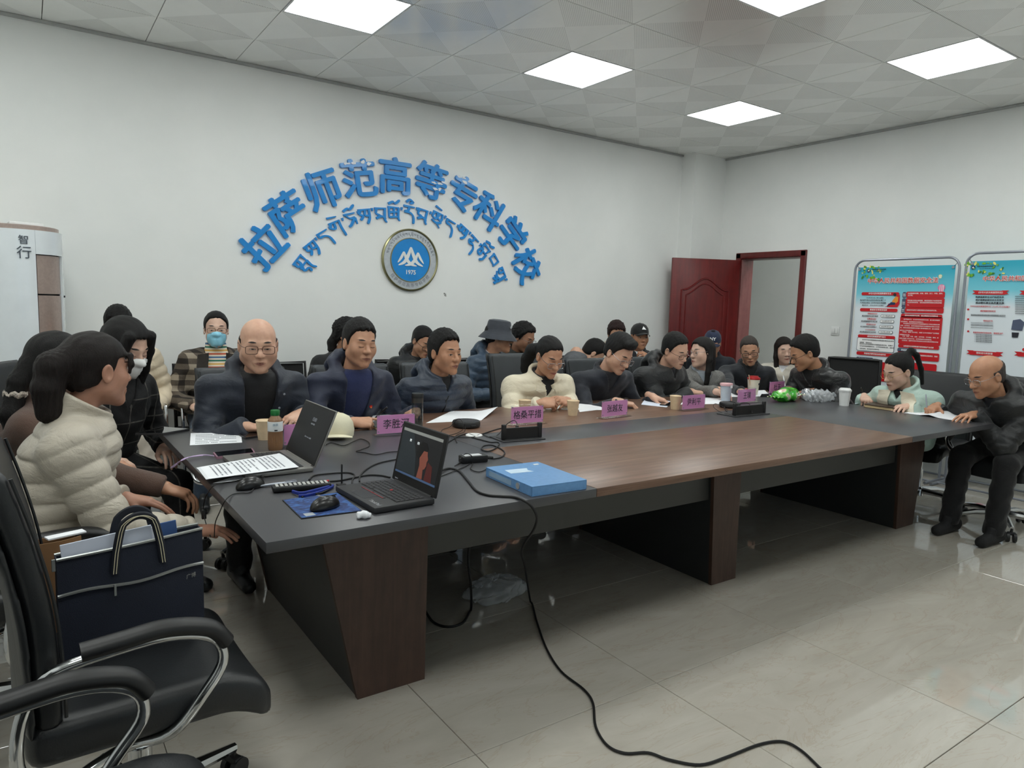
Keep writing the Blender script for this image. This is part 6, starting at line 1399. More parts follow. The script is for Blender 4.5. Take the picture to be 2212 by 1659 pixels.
    def q_(s_, pitch, A): return A*(np.abs(np.sin(PI*s_/pitch))**.55-.5)
    def jacket(p):
        pl = tloc(p); t = c['t']; d = torso(pl, t)
        if c['quilt']: d = d-q_(pl[:, 2]+.12*np.abs(pl[:, 0])*c.get('slant', 0), c['quilt'], c['qa'])
        for i in range(2):
            s = 1 if i == 0 else -1
            sh = rcone(pl, (s*.06, -.01, Ls-.045), (s*(sw-.005), -.005, Ls-.075), c['arm'][0]*.85, c['arm'][0]*1.05)
            d = smin(d, sh, .035)
            def limb(a, b, ra, rb, k0):
                ab = b-a; L = np.linalg.norm(ab); u = (p-a.astype(np.float32)) @ (ab/L).astype(np.float32)
                dd = rcone(p, a, b, ra, rb)
                if c['quilt']: dd = dd-q_(u+k0, c['quilt'], c['qa']*.9)
                else: dd = dd-c['wr_']*np.sin(u*70+3*np.sin(p[:, 2]*40+p[:, 0]*25))*np.clip(1-np.abs(u-L*(.9 if k0 == 0 else .1))/.14, .25, 1)
                return dd
            a1 = limb(So[i], Eo[i], c['arm'][0], c['arm'][1], 0); a2 = limb(Eo[i], Wo[i], c['arm'][1], c['arm'][2], .03)
            fd = nrm(Wo[i]-Eo[i]); cut = (p-(Wo[i]+fd*.004).astype(np.float32)) @ fd.astype(np.float32)
            a2 = smax(a2, cut, .012)
            d = smin(d, smin(a1, a2, .025), .028)
        # wrinkles
        if not c['quilt']: d = d-c['wr_']*.6*np.sin(pl[:, 2]*48+4*np.sin(pl[:, 0]*16+2)+2*np.sin(pl[:, 1]*20))
        nd = rcone(p, N-org-np.array([0, 0, .03]), (piv-org), .057, .066); d = smax(d, -nd, .008)
        if c['open']:
            z_, x_ = c['open']; wv = np.interp(pl[:, 2]/Ls, z_, x_); wd = np.maximum((np.abs(pl[:, 0])-wv)*.9, -(pl[:, 1]-.0)); d = smax(d, -wd, .008)
        pn = (p-No) @ Bn; gap = np.maximum(np.abs(pn[:, 0])-.034-.25*np.clip(.03-pn[:, 2], 0, 1)*0, -pn[:, 1])
        if c['hood']:
            hr = c['hood']; hp_ = [(-.085, .078, -.045), (-.108, .02, -.005), (-.10, -.05, .018), (-.05, -.095, .028), (0, -.105, .030), (.05, -.095, .028), (.10, -.05, .018), (.108, .02, -.005), (.085, .078, -.045)]
            hh = 1e3; n_ = len(hp_)-1
            for k_, (a, b) in enumerate(zip(hp_, hp_[1:])):
                ra, rb = [hr*(.55+.45*math.sin(PI*min(max(j/n_, .0), 1))) for j in (k_, k_+1)]; hh = np.minimum(hh, rcone(pn, a, b, ra, rb))
            hh = smin(hh, ell(pn, (0, -.115, -.05), (.11, .05, .09)), .04)
            hh = smax(hh, -rcone(p, N-org-np.array([0, 0, .03]), (piv-org), .062, .074), .008)
            d = smin(d, hh-.003*np.sin(pn[:, 0]*90+3*np.sin(pn[:, 2]*50)), .02)
        if c['collar']:
            ch, cr, ct = c['collar']; rr = np.sqrt(pn[:, 0]**2+(pn[:, 1]+.004)**2)-(cr-.008+.10*pn[:, 2]); ct = max(ct, vj*1.05)
            cl = smax(np.abs(rr)-ct, np.abs(pn[:, 2]-(ch/2-.022))-ch/2, .008)
            if c['open']: cl = smax(cl, -gap, .008)
            d = smin(d, cl, .014)
        return smax(d, -(pl[:, 2]-c['long']), .02)
    bb = np.array(So+Eo+Wo+[Lw, N-org]); ext = .30
    blo = np.minimum(bb.min(0)-.12, Lw-np.array([.26, .26, .16])); bhi = np.maximum(bb.max(0)+.14, Lw+np.array([.26, .26, .2]))
    if c['m'] is not None: root['_c'] = 1; jo = sdf_obj(c.get('name', 'jacket'), jacket, blo, bhi, vj, c['m'], root); del root['_c']
    if shirt:
        s_ = dict(t=.006, collar=None, name='shirt'); s_.update(shirt)
        def shf(p):
            pl = tloc(p); d = torso(pl, s_['t'])
            pn = (p-No) @ Bn
            d = smax(d, -rcone(p, N-org+np.array([0, 0, .015]), (piv-org), .050, .066), .006)
            if s_['collar']:
                ch, cr, ct = s_['collar']; rr = np.sqrt(pn[:, 0]**2+(pn[:, 1]+.004)**2)-(cr+.03*pn[:, 2]); ct = max(ct, vj*1.3)
                d = smin(d, smax(np.abs(rr)-ct, np.abs(pn[:, 2]-(ch/2-.02))-ch/2, .006), .010)
            d = smax(d, .30*Ls-pl[:, 2], .01)
            if s_.get('vee'):
                z_, x_ = s_['vee']; wv = np.interp(pl[:, 2]/Ls, z_, x_); d = smax(d, -np.maximum((np.abs(pl[:, 0])-wv)*.9, -(pl[:, 1]-.0)), .006)
            return d
        sdf_obj(s_['name'], shf, np.minimum(N-org, Lw)-np.array([.28, .28, .05]), np.maximum(N-org, Lw)+np.array([.28, .28, .12]), vj*1.5, s_['m'], root)
    lm = (legs or {}).get('m', MATS.get('black_trousers') or cloth('black_trousers', (16, 16, 18)))
    if feet:
        kO, aO, hO = [k_-org for k_ in kn], [k_-org for k_ in an], [k_-org for k_ in hips]
        def tro(p):
            d = ell(p, Lw+np.array([0, 0, -.02]), (.17, .15, .11))
            for i in range(2):
                d = smin(d, rcone(p, hO[i], kO[i], .088, .066), .05); l_ = rcone(p, kO[i], aO[i]-[0, 0, .02], .066, .058)+.004*np.sin(p[:, 2]*60+3*np.sin(p[:, 0]*30)); d = smin(d, l_, .03)
            return smax(d, -(p[:, 2]-.06), .01)
        al = np.array(kO+aO+hO); sdf_obj('trousers', tro, al.min(0)-.12, al.max(0)+.14, .012 if dist < 2.6 or 'shoe' in (legs or {}) else .018, lm, root)
        for i in range(2):
            s0 = aO[i]-bf*.06; s1 = aO[i]+bf*.15
            def shoe(p):
                d = rcone(p, [s0[0], s0[1], .045], [s1[0], s1[1], .032], .042, .034); d = smin(d, rcone(p, [s0[0], s0[1], .06], aO[i]+bf*.02, .04, .04), .03)
                return smax(d, -(p[:, 2]-.002), .006)
            sdf_obj('shoe', shoe, np.minimum(s0, s1)-[.07, .07, .1], np.maximum(s0, s1)+[.07, .07, .07], .010 if 'shoe' in (legs or {}) else .015, (legs or {}).get('shoe', LEATHER), root)
    ctx = dict(root=root, hf=hf, HM=HM, jacket=jacket, Lw=Lw, B=B, Ls=Ls, org=org, pr=pr, toW=toW, loc=floc, W=Wo, E=Eo, H=H-org, hs=hs, vh=vh)
    for fn in (extra or []): fn(ctx)
    return ctx
# ---- extras
def on_front(cx, x, z):     # point on the front of the jacket, in body frame
    y = .32
    for _ in range(30):
        p = np.asarray([cx['loc']((x, y, z))], np.float32); d = float(cx['jacket'](p)[0])
        if abs(d) < 5e-4: break
        y -= d*.8
    return (x, y, z)
def zipper(mat, z0=0, z1=.95, x=0, r=.004):
    def f(cx):
        pts = [cx['loc'](on_front(cx, x, t*cx['Ls'])) for t in np.linspace(z0, z1, 9)]
        MB().tube(pts, r, 6).build('zipper', mat, cx['root'])
    return f
def pin(x, z, s=.014):
    def f(cx):
        q = on_front(cx, x, z*cx['Ls']); c_ = cx['loc']((q[0], q[1]+.003, q[2])); Bx = cx['B']
        Xm = frame(c_, Bx[:, 0]*-1, Bx[:, 2], Bx[:, 1]); 
        o = MB().prism([(-s*.5, s*.6), (-s*.6, -.1*s), (0, -s*.7), (s*.6, -.1*s), (s*.5, s*.6)][::-1], -.002, .003, X=Xm).build('badge', M('badge_red', (190, 30, 28), .3, vary=0), cx['root'], 0)
        MB().lathe([(0, .004), (s*.28, .004), (s*.28, .002)], 10, X=Xm @ Matrix.Translation((0, -s*.15, 0))).build('badge_emblem', M('badge_gold', (220, 180, 90), .3, .6, 0), o)
    return f
def snaps(pts, mat, r=.006):
    def f(cx):
        for x, z in pts:
            q = on_front(cx, x, z*cx['Ls']); c_ = cx['loc'](q); Bx = cx['B']
            MB().lathe([(r, -.002), (r, .003), (r*.6, .004), (0, .004)], 10, X=frame(c_, Bx[:, 0]*-1, Bx[:, 2], Bx[:, 1])).build('snap', mat, cx['root'])
    return f
def flap(poly, mat, name='collar_flap', off=.008, th=.006):
    """piece of cloth lying on the jacket front: four corners in (x, z/Ls)"""
    def f(cx):
        A, B_, C_, D_ = [np.array(q) for q in poly]; n = 7; g = np.zeros((n+1, n+1, 3))
        for i in range(n+1):
            for j in range(n+1):
                u, v = i/n, j/n; q = (A*(1-u)+B_*u)*(1-v)+(D_*(1-u)+C_*u)*v; x, y, z = on_front(cx, q[0], q[1]*cx['Ls']); g[i, j] = (x, y, z)
        g[..., 1] = np.maximum(g[..., 1], np.median(g[..., 1])-.03)
        for _ in range(2):
            h = g.copy(); h[1:-1, 1:-1, 1] = (g[:-2, 1:-1, 1]+g[2:, 1:-1, 1]+g[1:-1, :-2, 1]+g[1:-1, 2:, 1])/4; g[..., 1] = np.maximum(g[..., 1], h[..., 1])
        P_ = lambda u, v, o=0: tuple(cx['loc']((*g[int(round(u*n)), int(round(v*n))][:1], g[int(round(u*n)), int(round(v*n))][1]+off, g[int(round(u*n)), int(round(v*n))][2])))
        mb = MB(); mb.surf(lambda u, v: P_(u, v), n, n, 0)
        vs = mb.v[:]; k = len(vs); bk = [tuple(np.array(q)-cx['B'][:, 1]*th) for q in vs]; fs = mb.f[:]; W_ = n+1
        rim = [i*W_ for i in range(n+1)]+[n*W_+j for j in range(1, n+1)]+[i*W_+n for i in range(n-1, -1, -1)]+[j for j in range(n-1, 0, -1)]
        m2 = MB(); m2.add(vs+bk, fs+[tuple(k+i for i in reversed(q)) for q in fs]+[(rim[(i+1) % len(rim)], rim[i], k+rim[i], k+rim[(i+1) % len(rim)]) for i in range(len(rim))])
        m2.build(name, mat, cx['root'], 50)
    return f
def scrunchie(c, r, mat):
    def f(cx):
        X = cx['HM']; pts = [(c[0]+r*math.cos(t)*(1+.12*math.sin(9*t)), c[1]+r*.8*math.sin(t), c[2]+.006*math.sin(7*t)) for t in np.linspace(0, 2*PI, 40)[:-1]]
        MB().tube(pts, .010, 8, True, X=X).build('hair_tie', mat, cx['root'])
    return f
def facemask(mat, loop=True):
    def f(cx):
        n = 10; poly = [(-.060, -.030), (-.045, -.022), (-.02, -.012), (0, -.008), (.02, -.012), (.045, -.022), (.060, -.030), (.062, -.06), (.055, -.09), (.035, -.115), (0, -.122), (-.035, -.115), (-.055, -.09), (-.062, -.06)]
        b = MB(); hfn = cx['hf']; g = lambda p: hfn(p)-.004; face_patch(b, g, poly, .004, 5, cx['HM'], 0, .006); o = b.build('face_mask', mat, cx['root'], 70)
        for s in (-1, 1): MB().tube(spline([(s*.060, .052, -.035), (s*.078, .015, -.012), (s*.083, -.018, .012), (s*.080, -.02, -.035), (s*.060, .045, -.085)], 4), .0012, 5, X=cx['HM']).build('ear_loop', WHITEP, o)
    return f
def bucket_hat(mat):
    def f(cx):
        wx = cx['pr']['wx']; X = cx['HM'] @ Matrix.Translation((0, -.008, .030)) @ Matrix.Rotation(-.02, 4, 'X')
        o = MB().lathe([(0, .108), (.045, .106), (.074, .098), (.080, .085), (.088, .035), (.092, .012), (.112, -.012), (.135, -.042), (.137, -.046), (.133, -.044), (.110, -.018), (.090, .006), (.080, .07), (0, .09)], 32, sx=wx*.98, sy=1.14, X=X).build('bucket_hat', mat, cx['root'], 40)
        MB().lathe([(.0905, .012), (.0925, .010), (.0905, .008)], 32, sx=wx*.98, sy=1.14, X=X).build('seam', mat, o)
        MB().prism([(.016*math.cos(t), .010*math.sin(t)) for t in np.linspace(0, 2*PI, 14)[:-1]], 0, .002, X=X @ frame((.03, .094, .055), (-.95, .35, 0), (0, -.12, .99))).build('logo_patch', SIL, o, 0)
    return f
def cap(mat, mark=None, tilt=0, markcol=None):
    def f(cx):
        wx = cx['pr']['wx']; X = cx['HM'] @ Matrix.Translation((0, -.012, .040)) @ Matrix.Rotation(tilt, 4, 'X')
        o = MB().lathe([(.0, .086), (.03, .084), (.058, .068), (.078, .036), (.084, .0), (.083, -.022), (.079, -.022), (.079, 0), (.05, .06), (0, .078)], 28, sx=wx, sy=1.25, X=X).build('cap_crown', mat, cx['root'], 50)
        MB().surf(lambda u, v: ((-.075+.15*u)*(1-.25*v*v), .075+.03*math.sin(PI*u)+.075*v*math.sin(PI*(.12+.76*u)), -.006-.012*v-.10*(u-.5)**2), 10, 5, .003, X=X).build('cap_visor', mat, cx['root'], 60)
        MB().lathe([(.007, .086), (.007, .089), (0, .090)], 10, X=X).build('cap_button', mat, o)
        if mark: text(mark, .042, markcol or WINK, o, X @ frame((0, .0985, .036), (-1, 0, 0), (0, -.5, .87)), 'cap_emblem', .0015, .02)
    return f
def pen_in_hand(i, mat, dirv=(-.25, .35, .9), L=.14, off=(.095, .018, -.035)):
    def f(cx):
        pass
    return f
# ------------------------------------------------------------------ the individuals
NAVY = cloth('navy_parka_fabric', (34, 41, 54), .55); NAVY2 = cloth('navy_jacket_fabric', (26, 34, 58), .6); NAVYQ = cloth('navy_quilted_nylon', (32, 44, 62), .42, fold=.5); BLK = cloth('black_wool', (18, 18, 20), .85)
BLKQ = cloth('black_quilted_nylon', (20, 22, 24), .45, fold=.5); BEIGE = cloth('beige_puffer_nylon', (186, 177, 162), .42, fold=.55, vary=.05); CREAM = cloth('cream_quilted_cotton', (224, 214, 190), .6, fold=.5, vary=.04)
CREAM2 = cloth('cream_puffer', (222, 206, 180), .5, fold=.5, vary=.05); BLUEP = cloth('steel_blue_puffer', (58, 76, 96), .45, fold=.5); BLAZER = cloth('dark_navy_wool', (24, 29, 40), .75); BLUEK = cloth('blue_knit', (38, 48, 92), .85, bump=.8)
BROWNS = cloth('brown_knit', (92, 70, 60), .9, bump=1.2); MINT = cloth('mint_nylon', (172, 196, 186), .5, fold=.5, vary=.05); OFFW = cloth('off_white_nylon', (226, 218, 196), .55, fold=.4, vary=.04); FLEECE = cloth('white_fleece', (228, 222, 208), .95, bump=2.)
LJACK = cloth('black_leather_jacket', (24, 24, 26), .28, fold=.7, coat=.15); PLAID = plaid('brown_check_wool', (42, 36, 32), (92, 82, 72), (160, 148, 132)); WPANE = windowpane('black_windowpane_wool', (20, 20, 22), (112, 108, 102)); TWEED = herring('grey_tweed', (70, 70, 70), (146, 144, 140)); HERR = herring('grey_herringbone', (60, 62, 66), (112, 114, 118))
STRIPE = stripes('rainbow_stripe_knit', [(226, 214, 196), (190, 90, 60), (226, 214, 196), (216, 170, 90), (226, 214, 196), (40, 110, 90), (226, 214, 196), (70, 110, 150)], .09); DARKC = cloth('dark_grey_coat', (28, 31, 38), .8); BSH = cloth('black_shirt_cotton', (14, 15, 19), .8); WSH = cloth('white_shirt_cotton', (220, 222, 226), .8, vary=.03); TURT = cloth('black_knit', (20, 20, 22), .9)
SHERPA = cloth('dark_brown_sherpa', (52, 44, 38), .95, bump=3.)
GBR = M('bronze_frame', (92, 66, 54), .3, .6, 0); GSI = M('silver_frame', (170, 172, 176), .2, .9, 0); GBK = M('black_frame', (18, 18, 20), .3, 0, 0); GGO = M('gold_frame', (176, 150, 96), .25, .9, 0)
SK1, SK2, SK3, SK4, SK5 = (210, 168, 144), (194, 148, 120), (218, 182, 162), (168, 124, 98), (186, 138, 108)
VOPEN = ([0, .3, .7, 1.05], [.035, .05, .075, .085]); VSM = ([0, .6, .8, 1.05], [-.02, -.01, .03, .075]); VZIP = ([0, .72, .9, 1.05], [-.02, -.01, .02, .06])
PUF = dict(quilt=.066, qa=.014, t=.022, arm=(.070, .060, .048))
TSH = dict(m=BSH, collar=(.05, .068, .010))
down = (0, 0, 1)
# --- along the far side of the table
person('bald man in glasses and open navy parka behind the silver laptop', ony(558, 745, 3.56), -10, 8, 0, byaw=2, lean=.30, skin=SK1, hair='sides', hairm=HB, full=1.2, wx=1.05, hs=1.07, eyes='narrow',
       coat=dict(m=NAVY, hood=.042, open=VOPEN, t=.028, arm=(.075, .066, .052)), shirt=TSH, wr=(onz(532, 922, .785), onz(652, 893, .83)), hp=(('curl', (1, -.1, -.1), down), ('relax', (-.8, -.55, -.25), (.1, -.3, 1))), glasses=dict(m=GBR), sw=.20, extra=[pin(-.09, .42), snaps([(-.115, .78), (-.10, .62)], STEEL)])
person('man in navy jacket and blue jumper holding a pen, eyes lowered', ony(777, 742, 3.58), 4, 5, -3, byaw=4, lean=.30, skin=SK2, hair=dict(s='short', lift=-.004), hs=1.03, eyes='down', full=.4,
       coat=dict(m=NAVY2, hood=.036, open=([0, .3, .7, 1.05], [.05, .055, .07, .08]), collar=(.05, .085, .012)), shirt=dict(m=BLUEK), wr=(onz(762, 912, .79), onz(897, 890, .79)), hp=(('point', (1, -.15, -.05), (0, -.5, 1)), ('curl', (-.6, -.7, 0), down)), sw=.195, extra=[pin(-.09, .55)])
person('man in navy quilted down jacket with spiky hair, arms lowered', ony(962, 762, 3.64), 12, 2, 0, byaw=6, lean=.24, skin=SK5, hair=dict(s='spiky', lift=.004), hs=1.03, eyes='open', gaze=.003,
       coat=dict(m=NAVYQ, open=VZIP, collar=(.075, .088, .014), hood=.030, **PUF), shirt=dict(m=TURT, collar=(.06, .064, .010)), extra=[zipper(GBK, .05, .74)])
person('woman in cream quilted jacket with clasped hands and lowered head', ony(1187, 770, 3.60), -6, 24, 0, byaw=-8, lean=.30, sex='f', skin=SK2, hair=dict(s='pony', strands=[([(.0, -.10, .0), (.035, -.155, -.04), (.05, -.165, -.11), (.05, -.15, -.17)], .045, .038)]), hs=1.04, eyes='down', full=.6,
       coat=dict(m=CREAM, open=VSM, collar=(.06, .09, .012), quilt=.085, qa=.012, t=.030, arm=(.075, .066, .052)), shirt=dict(m=TURT, collar=(.05, .06, .010)), wr=(onz(1166, 872, .80), onz(1226, 866, .80)), hp=(('curl', (.9, -.35, .1), (-.2, -.6, .8)), ('curl', (-.9, -.35, .1), (.2, -.6, .8))), glasses=dict(m=GSI, drop=.01), sw=.185, extra=[flap([(.02, .86), (.085, .97), (.10, .78), (.045, .70)], CREAM), flap([(-.02, .86), (-.085, .97), (-.10, .78), (-.045, .70)], CREAM), pin(-.05, .5)])
person('man in dark navy blazer and glasses bending over a sheet of paper', ony(1337, 764, 3.56), 2, 30, -4, byaw=-4, lean=.36, skin=SK1, hair=dict(s='swept', side=-1), hs=1.04, eyes='down', full=.7,
       coat=dict(m=BLAZER, open=VSM, collar=(.035, .085, .011)), shirt=dict(m=DARKC, collar=(.05, .066, .010)), wr=(onz(1338, 868, .79), onz(1408, 856, .79)), hp=(('relax', (.95, -.5, -.2), down), ('flat', (.5, -.8, -.25), down)), glasses=dict(m=GSI, drop=.006), sw=.20, nk=(.07, .07))
person('man in black puffer jacket and glasses writing with bent head', ony(1459, 757, 3.66), 4, 22, 6, byaw=6, lean=.30, skin=SK1, hair=dict(s='short', lift=.012), hs=1.02, eyes='down', full=.8,
       coat=dict(m=BLKQ, hood=.042, open=VZIP, quilt=.09, qa=.012, t=.03, arm=(.078, .066, .052)), shirt=dict(m=DARKC), wr=(onz(1492, 846, .79), onz(1552, 842, .79)), hp=(('pen', (.95, -.35, -.1), down), ('curl', (-.7, -.6, .15), (.3, .2, 1))), glasses=dict(m=GBK), sw=.2, nk=(.06, .072))
person('woman in grey tweed coat and round glasses turning to her neighbour', ony(1516, 762, 3.84), -98, 0, 4, byaw=-25, lean=.18, sex='f', skin=SK3, hair=dict(s='long', strands=[([(.062, -.03, .04), (.078, -.01, -.06), (.075, .01, -.16), (.07, .015, -.25)], .028, .02), ([(-.062, -.03, .04), (-.078, -.015, -.06), (-.08, .0, -.16), (-.075, .01, -.25)], .028, .02), ([(0, -.09, .02), (0, -.095, -.08), (0, -.085, -.2)], .045, .035)]), hairm='soft_black_hair', eyes='open',
       coat=dict(m=TWEED, open=VSM, collar=(.03, .088, .011)), shirt=dict(m=cloth('grey_blouse', (150, 158, 166)), collar=(.05, .062, .010)), wr=(onz(1546, 846, .80), None), hp=(('relax', (-.2, -1, .1), (.2, 0, 1)), ('relax', None, None)), glasses=dict(m=GSI, round=1, w=.024, h=.022, r=.0012), extra=[pin(-.07, .45)])
person('man in dark wool coat and glasses looking down, in front of the door opening', ony(1619, 757, 3.88), -50, 18, 8, byaw=-40, lean=.22, skin=SK2, hair='crop', hairm='grey_stubble', hs=1.0, wx=.98, eyes='down',
       coat=dict(m=DARKC, open=VSM, collar=(.05, .088, .012)), shirt=dict(m=TURT, collar=(.06, .066, .010)), wr=(onz(1600, 846, .78), None), glasses=dict(m=GBK, r=.0022))
# --- at the right end
person('man in black leather jacket leaning over the table to write', onx(1737, 762, 5.02), -126, 28, -4, byaw=-96, lean=.34, skin=SK5, hair=dict(s='short', lift=.012), hs=1.06, eyes='down', full=.4,
       coat=dict(m=LJACK, open=VSM, collar=(.04, .092, .013)), shirt=dict(m=TURT, collar=(.05, .066, .010)), wr=(onz(1702, 842, .79), onz(1752, 846, .80)), hp=(('pen', (-1, -.1, -.1), down), ('curl', (-.95, .15, -.1), down)), glasses=dict(m=GBK), sw=.2, nk=(.08, .062), extra=[flap([(-.02, .9), (-.09, .99), (-.11, .82), (-.05, .76)], LJACK)])
person('woman in mint and cream jacket with ponytail and glasses writing', onx(1940, 801, 5.02), -112, 22, -6, byaw=-88, lean=.28, sex='f', skin=SK3, hair=dict(s='pony', strands=[([(0, -.085, .085), (0, -.125, .10), (0, -.165, .05), (.005, -.185, -.06), (.01, -.18, -.17)], .024, .014)]), hs=1.02, eyes='down',
       coat=dict(m=MINT, open=VZIP, collar=(.085, .092, .014), quilt=.10, qa=.011, t=.03, arm=(.078, .066, .052)), shirt=dict(m=TURT), wr=(onz(1868, 858, .80), onz(1965, 876, .79)), hp=(('pen', (-.75, -.6, -.2), down), ('relax', (-1, .2, -.1), down)), glasses=dict(m=GGO, round=1, w=.024, h=.022, r=.0012), extra=[flap([(.035, 1.0), (.125, .97), (.15, .60), (.06, .52)], OFFW, 'cape_flap', .014), flap([(-.035, 1.0), (-.125, .97), (-.15, .60), (-.06, .52)], OFFW, 'cape_flap', .014)])
person('balding man in black parka and glasses writing at the right table corner', onx(2130, 812, 4.98), -116, 22, 0, byaw=-92, lean=.34, skin=SK5, hair='sides', hairm='grey_stubble', hs=1.06, full=.2, wx=.98, eyes='down',
       coat=dict(m=BLKQ, hood=.042, open=VZIP, t=.03, arm=(.078, .066, .052), collar=(.06, .092, .013)), shirt=dict(m=DARKC), wr=(onz(2022, 878, .80), onz(2104, 896, .79)), hp=(('pen', (-1, .0, -.2), down), ('flat', (-1, .1, -.05), down)), glasses=dict(m=GSI, round=.4, r=.0013), sw=.205, nk=(.075, .065), legs=dict(m=cloth('black_cotton_trousers', (14, 14, 16), .9), shoe=M('black_trainer_mesh', (22, 22, 24), .8, bump=.4, bscale=300)), footfwd=.05)
# --- left end of the table
person('woman in beige quilted puffer jacket with a loose ponytail, seen from behind', dep(208, 800, 2.34), 118, 2, 0, byaw=88, lean=.16, sex='f', skin=(180, 134, 112), hair=dict(s='pony', bangs=1, strands=[([(0, -.095, .03), (.0, -.135, .015), (.0, -.15, -.05), (.0, -.145, -.12)], .050, .040), ([(.05, .085, .05), (.058, .082, .02), (.06, .075, -.005)], .009, .005)]), hairm='dark_brown_hair', hs=1.03, full=.3,
       coat=dict(m=BEIGE, open=VZIP, collar=(.085, .092, .013), quilt=.064, qa=.011, t=.022, arm=(.074, .064, .046)), shirt=dict(m=TURT), wr=(onz(408, 1146, .60), None), hp=(('flat', (1, .1, -.15), down), ('flat', (1, -.3, -.2), down)), sw=.175, voxk=.75)
person('woman in brown sweater with long wavy tied hair at the left edge', dep(126, 786, 2.80), 118, 0, 4, byaw=80, lean=.12, sex='f', skin=SK2, hair=dict(s='pony', strands=[([(0, -.095, .0), (.0, -.14, -.06), (.0, -.15, -.10)], .045, .026), ([(0, -.15, -.10), (.015, -.175, -.17), (.03, -.17, -.25), (.03, -.18, -.33)], .036, .028)]), hs=1.05,
       coat=dict(m=BROWNS, name='sweater', t=.016, arm=(.062, .054, .044), collar=(.05, .075, .011), wr_=.003), wr=(dep(352, 1052, 2.72), None), hp=(('relax', (1, -.2, -.4), (0, 0, 1)), ('relax', None, None)), extra=[scrunchie((0, -.152, -.10), .034, M('patterned_scrunchie', (170, 160, 150), .5, vary=.5, nscale=90))])
person('woman in black checked coat and white mask with long loose black hair', dep(272, 748, 3.26), 36, 24, 0, byaw=30, lean=.16, sex='f', skin=SK3, hair=dict(s='long', strands=[([(.06, .06, .075), (.078, .065, .0), (.08, .07, -.09), (.075, .075, -.19)], .026, .018), ([(-.06, .055, .075), (-.078, .055, .0), (-.085, .06, -.09), (-.08, .06, -.19)], .026, .018), ([(0, -.085, .02), (0, -.10, -.1), (0, -.09, -.24)], .055, .04)]), hs=1.04, eyes='down',
       coat=dict(m=WPANE, open=VSM, collar=(.03, .09, .012), t=.018, arm=(.064, .056, .048), long=-.16), shirt=dict(m=TURT), legs=dict(m=WPANE), extra=[facemask(WHITEP)])
# --- back row along the wall
G = 'seated'
person('person in cream puffer jacket by the wall, face hidden behind black hair', ony(256, 706, 5.15), -4, 16, 0, byaw=0, lean=.14, skin=SK1, hair='spiky', eyes='down', coat=dict(m=CREAM2, open=VZIP, collar=(.07, .088, .014), **PUF), shirt=dict(m=TURT), legs=dict(m=cloth('cream_trousers', (206, 196, 184)), shoe=M('grey_trainer', (120, 122, 124), .7)), extra=[pin(-.07, .7, .018)])
person('woman in blue face mask, brown checked coat and striped turtleneck', ony(467, 712, 5.15), -10, 0, 0, byaw=-6, lean=.12, sex='f', skin=SK3, hair=dict(s='bun', lift=.006), eyes='narrow', hs=1.0, coat=dict(m=PLAID, open=([0, .3, .7, 1.05], [.05, .055, .065, .075]), t=.03, arm=(.076, .068, .056)), shirt=dict(m=STRIPE, collar=(.08, .056, .010)), glasses=dict(m=GBR, round=.4, r=.0014), legs=dict(m=cloth('blue_denim', (50, 66, 86))), extra=[facemask(M('surgical_mask_blue', (150, 214, 238), .8, vary=.04, bump=.4, bscale=90)), flap([(-.055, .98), (-.125, .95), (-.15, .45), (-.06, .38)], SHERPA, 'sherpa_lapel', .012), flap([(.055, .98), (.125, .95), (.15, .45), (.06, .38)], SHERPA, 'sherpa_lapel', .012)])
person('woman in black with curly dark hair, mostly hidden behind the man in the navy jacket', ony(752, 724, 5.12), 46, 10, 0, byaw=10, lean=.12, sex='f', skin=SK2, hair=dict(s='curly', strands=[([(0, -.09, -.02), (.02, -.11, -.08), (.03, -.10, -.13)], .04, .03)]), coat=dict(m=BLK, collar=(.04, .08, .012)))
person('woman in glasses and black quilted jacket reading by the wall', ony(913, 738, 5.15), 8, 26, -4, byaw=-6, lean=.16, sex='f', skin=SK2, hair=dict(s='bun', lift=.002), eyes='down', coat=dict(m=BLKQ, hood=.034, open=VZIP, collar=(.05, .088, .013), quilt=.08, qa=.010, t=.026, arm=(.072, .062, .05)), shirt=dict(m=TURT, collar=(.05, .06, .010)), glasses=dict(m=GBK, round=.3, r=.0018, drop=.006))
person('man in charcoal bucket hat and steel blue puffer jacket, in profile', ony(1078, 728, 4.98), 52, 4, 0, byaw=20, lean=.16, skin=SK2, hair='crop', hs=1.08, eyes='open', coat=dict(m=BLUEP, hood=.042, open=VZIP, **PUF), shirt=dict(m=WSH, collar=(.05, .064, .010)), sw=.2, extra=[bucket_hat(cloth('charcoal_hat_cotton', (58, 62, 70), .8))])
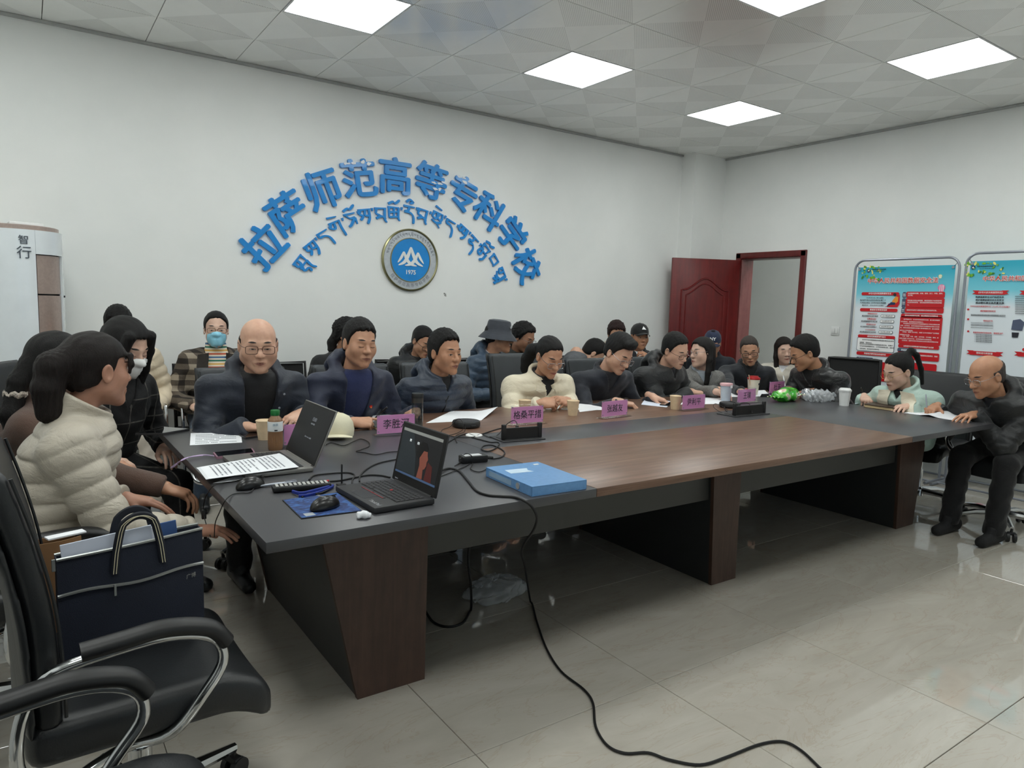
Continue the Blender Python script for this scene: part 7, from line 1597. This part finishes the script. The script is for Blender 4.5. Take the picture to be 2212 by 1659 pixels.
person('man in glasses and dark jacket behind the bucket hat, head bent', ony(1131, 729, 5.18), 22, 24, 0, byaw=-10, lean=.16, skin=SK4, hair=dict(s='curly', lift=.006), hs=1.05, eyes='down', coat=dict(m=cloth('dark_olive_jacket', (34, 36, 32)), collar=(.07, .085, .014), open=VZIP), shirt=dict(m=TURT), glasses=dict(m=GSI))
person('man in grey herringbone jacket bowing his head low', ony(1282, 764, 4.9), 56, 46, 0, byaw=50, lean=.18, skin=SK1, hair='short', hs=1.02, eyes='down', coat=dict(m=HERR, open=VSM), shirt=dict(m=TURT), nk=(.09, -.045))
person('person with reddish brown hair and white fleece, mostly hidden by the blazer', ony(1331, 722, 5.15), -30, 20, 0, byaw=-10, lean=.14, sex='f', skin=SK2, hair='bob' if 0 else 'curly', hairm='reddish_hair', eyes='down', coat=dict(m=FLEECE, collar=(.05, .085, .014)))
person('man in black peaked cap resting his hand near his chin', ony(1382, 727, 5.13), -22, 4, 0, byaw=-25, lean=.14, skin=SK5, hair='crop', hs=1.06, eyes='open', gaze=-.002, coat=dict(m=DARKC, open=VZIP, collar=(.06, .085, .013)), shirt=dict(m=WSH, collar=(.05, .064, .010)), wr=(None, ony(1404, 772, 4.90)), hp=(('relax', None, None), ('curl', (-.9, .1, .35), (0, -.6, .7))), extra=[cap(cloth('black_cap_cotton', (18, 19, 20), .8), '▲', .12)])
person('man in navy baseball cap with head bowed, in front of the open door', dep(1539, 741, 7.35), -50, 14, 0, byaw=-52, lean=.16, skin=SK2, hair='crop', hs=1.05, eyes='none', coat=dict(m=BLAZER, collar=(.04, .085, .013)), nk=(.09, .07), extra=[cap(cloth('navy_cap_cotton', (34, 44, 72), .8), 'NY', -.1)])
person('woman in white fleece with long dark hair behind the leather jacket', onx(1694, 757, 6.0), -40, 6, 6, byaw=-60, lean=.12, sex='f', skin=SK3, hair=dict(s='long', strands=[([(.062, -.02, .05), (.08, .0, -.06), (.08, .01, -.16), (.07, .01, -.26)], .03, .02), ([(-.062, -.02, .05), (-.08, -.01, -.06), (-.08, .0, -.16), (-.07, .01, -.24)], .028, .02), ([(0, -.09, .02), (0, -.095, -.1), (0, -.085, -.22)], .05, .035)]), hairm='dark_brown_hair', eyes='down', coat=dict(m=FLEECE, open=VZIP, t=.03, arm=(.075, .066, .054)), shirt=dict(m=WSH))
